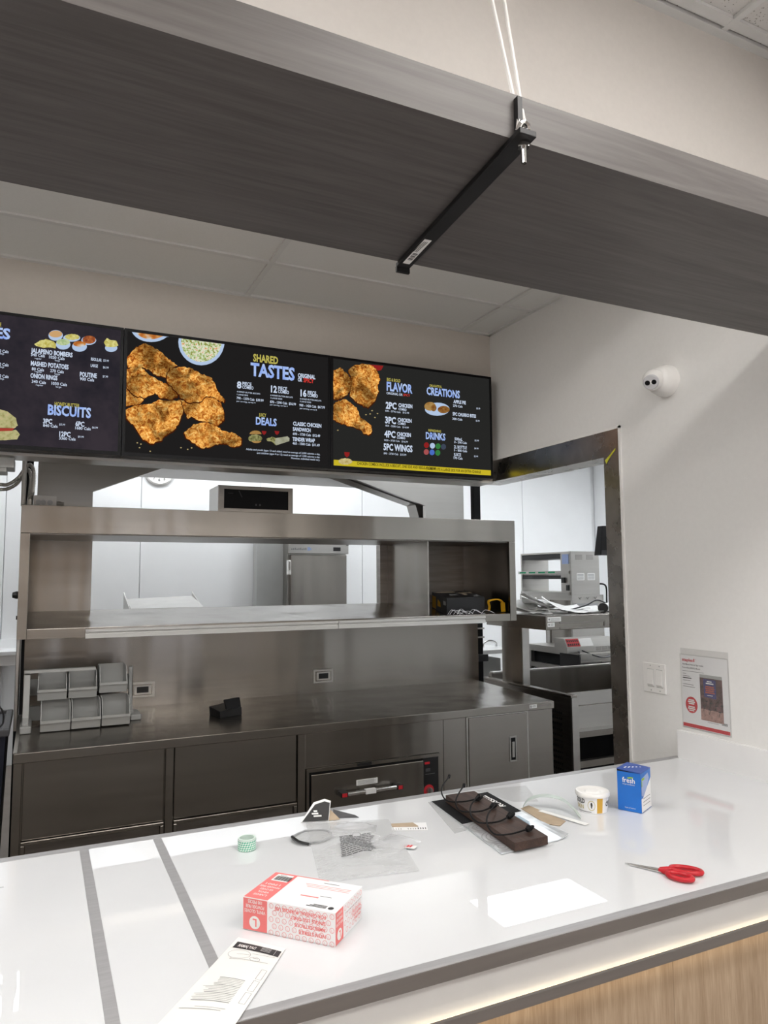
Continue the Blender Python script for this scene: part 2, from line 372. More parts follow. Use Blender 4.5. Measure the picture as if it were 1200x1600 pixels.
MENU_TEXT=[[('SIGNATURE', -0.2408, 2.6543, 0.0658, 0.015, 2), ('SIDES', -0.284, 2.6045, 0.143, 0.043, 1), ('340 Cals   1020 Cals', -0.2555, 2.5451, 0.1107, 0.0123, 0), ('large', -0.1746, 2.5371, 0.0139, 0.0071, 0), ('340 Cals   1020 Cals', -0.2534, 2.4899, 0.1106, 0.0123, 0), ('large', -0.1725, 2.4817, 0.0139, 0.0071, 0), ('340 Cals   1020 Cals', -0.2515, 2.4414, 0.1105, 0.0122, 0), ('large', -0.1708, 2.433, 0.0139, 0.0071, 0), ('JALAPENO BOMBERS', -0.0626, 2.5592, 0.1586, 0.019, 0), ('340 Cals', -0.0621, 2.5449, 0.0521, 0.0126, 0), ('1020 Cals', 0.0062, 2.5429, 0.0593, 0.0128, 0), ('regular', -0.0478, 2.5338, 0.026, 0.0068, 0), ('large', 0.0288, 2.5345, 0.0193, 0.0069, 0), ('MASHED POTATOES', -0.0616, 2.5051, 0.1435, 0.0189, 0), ('80 Cals', -0.0573, 2.485, 0.046, 0.0126, 0), ('270 Cals', 0.0121, 2.4856, 0.0519, 0.0127, 0), ('regular', -0.046, 2.4778, 0.028, 0.0068, 0), ('large', 0.0294, 2.4766, 0.0204, 0.0068, 0), ('ONION RINGS', -0.0611, 2.4531, 0.1018, 0.0189, 0), ('340 Cals', -0.0556, 2.432, 0.0532, 0.0126, 0), ('1030 Cals', 0.0186, 2.4321, 0.0593, 0.0127, 0), ('regular', -0.0401, 2.4222, 0.028, 0.0067, 0), ('large', 0.0356, 2.4223, 0.0212, 0.0068, 0), ('REGULAR', 0.1685, 2.5543, 0.0426, 0.0131, 0), ('$3.99', 0.218, 2.5566, 0.0224, 0.0094, 0), ('LARGE', 0.1684, 2.5265, 0.0285, 0.013, 0), ('$6.99', 0.2175, 2.5262, 0.0228, 0.0094, 0), ('POUTINE', 0.1267, 2.4802, 0.0671, 0.0194, 0), ('900 Cals', 0.1272, 2.4638, 0.0565, 0.0129, 0), ('$7.99', 0.2173, 2.4861, 0.0215, 0.0094, 0), ('HONEY-BUTTER', 0.0336, 2.3451, 0.0958, 0.0154, 2), ('BISCUITS', 0.0085, 2.3054, 0.1668, 0.0414, 1), ('3PC', -0.0078, 2.2664, 0.0341, 0.0197, 0), ('840 Cals', -0.0074, 2.2518, 0.0552, 0.0116, 0), ('$3.99', 0.0536, 2.2629, 0.0225, 0.0081, 0), ('6PC', 0.1159, 2.2652, 0.0345, 0.0201, 0), ('1680 Cals', 0.1155, 2.2514, 0.0605, 0.0118, 0), ('$6.99', 0.1813, 2.2604, 0.0228, 0.0083, 0), ('12PC', 0.055, 2.2174, 0.043, 0.0198, 0), ('3360 Cals', 0.0546, 2.2029, 0.0636, 0.0117, 0), ('$9.99', 0.1269, 2.2165, 0.0229, 0.0082, 0)], [('SHARED', 0.8757, 2.6401, 0.1218, 0.0347, 2), ('TASTES', 0.8639, 2.5708, 0.2169, 0.0599, 1), ('ORIGINAL', 1.0968, 2.5879, 0.0895, 0.0199, 0), ('OR', 1.0969, 2.5675, 0.0215, 0.019, 0), ('SPICY', 1.1252, 2.5672, 0.0537, 0.02, 3), ('8', 0.8001, 2.5029, 0.0212, 0.031, 0), ('PIECE', 0.8257, 2.5188, 0.0434, 0.016, 0), ('COMBO', 0.825, 2.5027, 0.0534, 0.0151, 0), ('4 HONEY-BUTTER BISCUITS', 0.8004, 2.4823, 0.1106, 0.0068, 0), ('1 LARGE SIDE', 0.8005, 2.4692, 0.0521, 0.0068, 0), ('790 - 1370 Cals  $39.99', 0.7994, 2.4501, 0.1281, 0.0113, 0), ('per serving, serves 4', 0.7995, 2.4377, 0.0887, 0.0063, 0), ('12', 0.963, 2.5002, 0.0297, 0.0316, 0), ('PIECE', 0.9988, 2.516, 0.0438, 0.0163, 0), ('COMBO', 0.9979, 2.4998, 0.0544, 0.0154, 0), ('6 HONEY-BUTTER BISCUITS', 0.9608, 2.4818, 0.1108, 0.007, 0), ('2 LARGE SIDES', 0.9609, 2.4687, 0.0581, 0.007, 0), ('870 - 1390 Cals  $56.99', 0.9592, 2.4478, 0.1285, 0.0116, 0), ('per serving, serves 6', 0.9593, 2.4366, 0.0862, 0.0065, 0), ('16', 1.1103, 2.4959, 0.0308, 0.0322, 0), ('PIECE', 1.147, 2.5099, 0.0435, 0.0166, 0), ('COMBO', 1.146, 2.4972, 0.0529, 0.0157, 0), ('8 HONEY-BUTTER BISCUITS', 1.108, 2.4795, 0.1094, 0.0071, 0), ('3 LARGE SIDES', 1.1071, 2.4666, 0.0573, 0.0071, 0), ('900 - 1420 Cals  $67.99', 1.1047, 2.4458, 0.1308, 0.0118, 0), ('per serving, serves 8', 1.1072, 2.4328, 0.0869, 0.0066, 0), ('JUICY', 0.9059, 2.3784, 0.0352, 0.0156, 2), ('DEALS', 0.8915, 2.3391, 0.1009, 0.0343, 1), ('CLASSIC CHICKEN', 1.0737, 2.3501, 0.1438, 0.0178, 0), ('SANDWICH', 1.0724, 2.3236, 0.0898, 0.0173, 0), ('690 - 1730 Cals  $12.49', 1.0725, 2.3032, 0.1391, 0.0116, 0), ('TENDER WRAP', 1.0712, 2.2747, 0.1133, 0.0177, 0), ('460 - 1500 Cals  $11.49', 1.0713, 2.2569, 0.1379, 0.0116, 0), ('Adults and youth (ages 13 and older) need an average of 2,000 calories a day,', 0.8463, 2.2145, 0.3646, 0.0086, 0), ('and children (ages 4 to 12) need an average of 1,500 calories a day.', 0.8974, 2.2001, 0.3134, 0.0086, 0), ('However, individual needs vary.', 1.065, 2.1865, 0.1459, 0.0088, 0)], [('BIG & BOLD', 1.5742, 2.6237, 0.0772, 0.0159, 2), ('FLAVOR', 1.5725, 2.5739, 0.1482, 0.0445, 1), ('ORIGINAL OR', 1.5715, 2.554, 0.0923, 0.0119, 0), ('SPICY', 1.6673, 2.5546, 0.0398, 0.012, 3), ('2PC', 1.5666, 2.4799, 0.0614, 0.0336, 0), ('CHICKEN', 1.6391, 2.4943, 0.0807, 0.0191, 0), ('COMBO', 1.6389, 2.4772, 0.047, 0.0119, 0), ('680 - 2790 Cals   $12.99', 1.5639, 2.4626, 0.1365, 0.0091, 0), ('3PC', 1.5626, 2.4035, 0.0613, 0.0334, 0), ('CHICKEN', 1.634, 2.4175, 0.0805, 0.019, 0), ('COMBO', 1.6339, 2.4017, 0.046, 0.0119, 0), ('850 - 3280 Cals   $14.99', 1.5646, 2.3859, 0.1327, 0.009, 0), ('4PC', 1.5578, 2.331, 0.0624, 0.0333, 0), ('CHICKEN', 1.629, 2.3431, 0.0803, 0.019, 0), ('COMBO', 1.6289, 2.328, 0.048, 0.0118, 0), ('1020 - 3720 Cals   $16.99', 1.5568, 2.311, 0.1344, 0.009, 0), ('5PC WINGS', 1.553, 2.2646, 0.1651, 0.0328, 0), ('890 - 2720 Cals   $15.99', 1.5537, 2.2424, 0.128, 0.0097, 0), ('CHICKEN COMBOS INCLUDE A BISCUIT, ONE SIDE AND REGULAR DRINK', 1.4062, 2.1796, 0.45, 0.0145, 4), ('DELIGHTFUL', 1.8241, 2.621, 0.0738, 0.0121, 2), ('CREATIONS', 1.8053, 2.5771, 0.2032, 0.0395, 1), ('APPLE PIE', 1.968, 2.547, 0.0776, 0.0175, 0), ('270 Cals', 1.9652, 2.5268, 0.0589, 0.0118, 0), ('$2.99', 2.1122, 2.5275, 0.0236, 0.0089, 0), ('5PC CHURRO BITES', 1.9619, 2.4792, 0.1473, 0.0174, 0), ('300 Cals', 1.96, 2.4557, 0.0612, 0.0117, 0), ('$3.99', 2.1072, 2.4593, 0.0241, 0.0088, 0), ('REFRESHING', 1.8131, 2.3807, 0.0761, 0.0119, 2), ('DRINKS', 1.7973, 2.3406, 0.118, 0.0348, 1), ('500mL', 1.9719, 2.3455, 0.0487, 0.016, 0), ('0 - 290 Cals', 1.9691, 2.3302, 0.0782, 0.0117, 0), ('$2.99', 2.0973, 2.3502, 0.0265, 0.0088, 0), ('2L BOTTLE', 1.9671, 2.3024, 0.0796, 0.0164, 0), ('5 - 800 Cals', 1.9669, 2.2864, 0.0811, 0.0116, 0), ('$4.99', 2.0948, 2.3067, 0.0255, 0.0087, 0), ('JUICE', 1.9644, 2.2611, 0.0456, 0.0159, 0), ('170 Cals', 1.9641, 2.2446, 0.0545, 0.0116, 0), ('$2.99', 2.0919, 2.2635, 0.0249, 0.0087, 0), ('| SUBSTITUTE A LARGE SIDE FOR AN EXTRA CHARGE', 1.7998, 2.1768, 0.3334, 0.0135, 4)]]
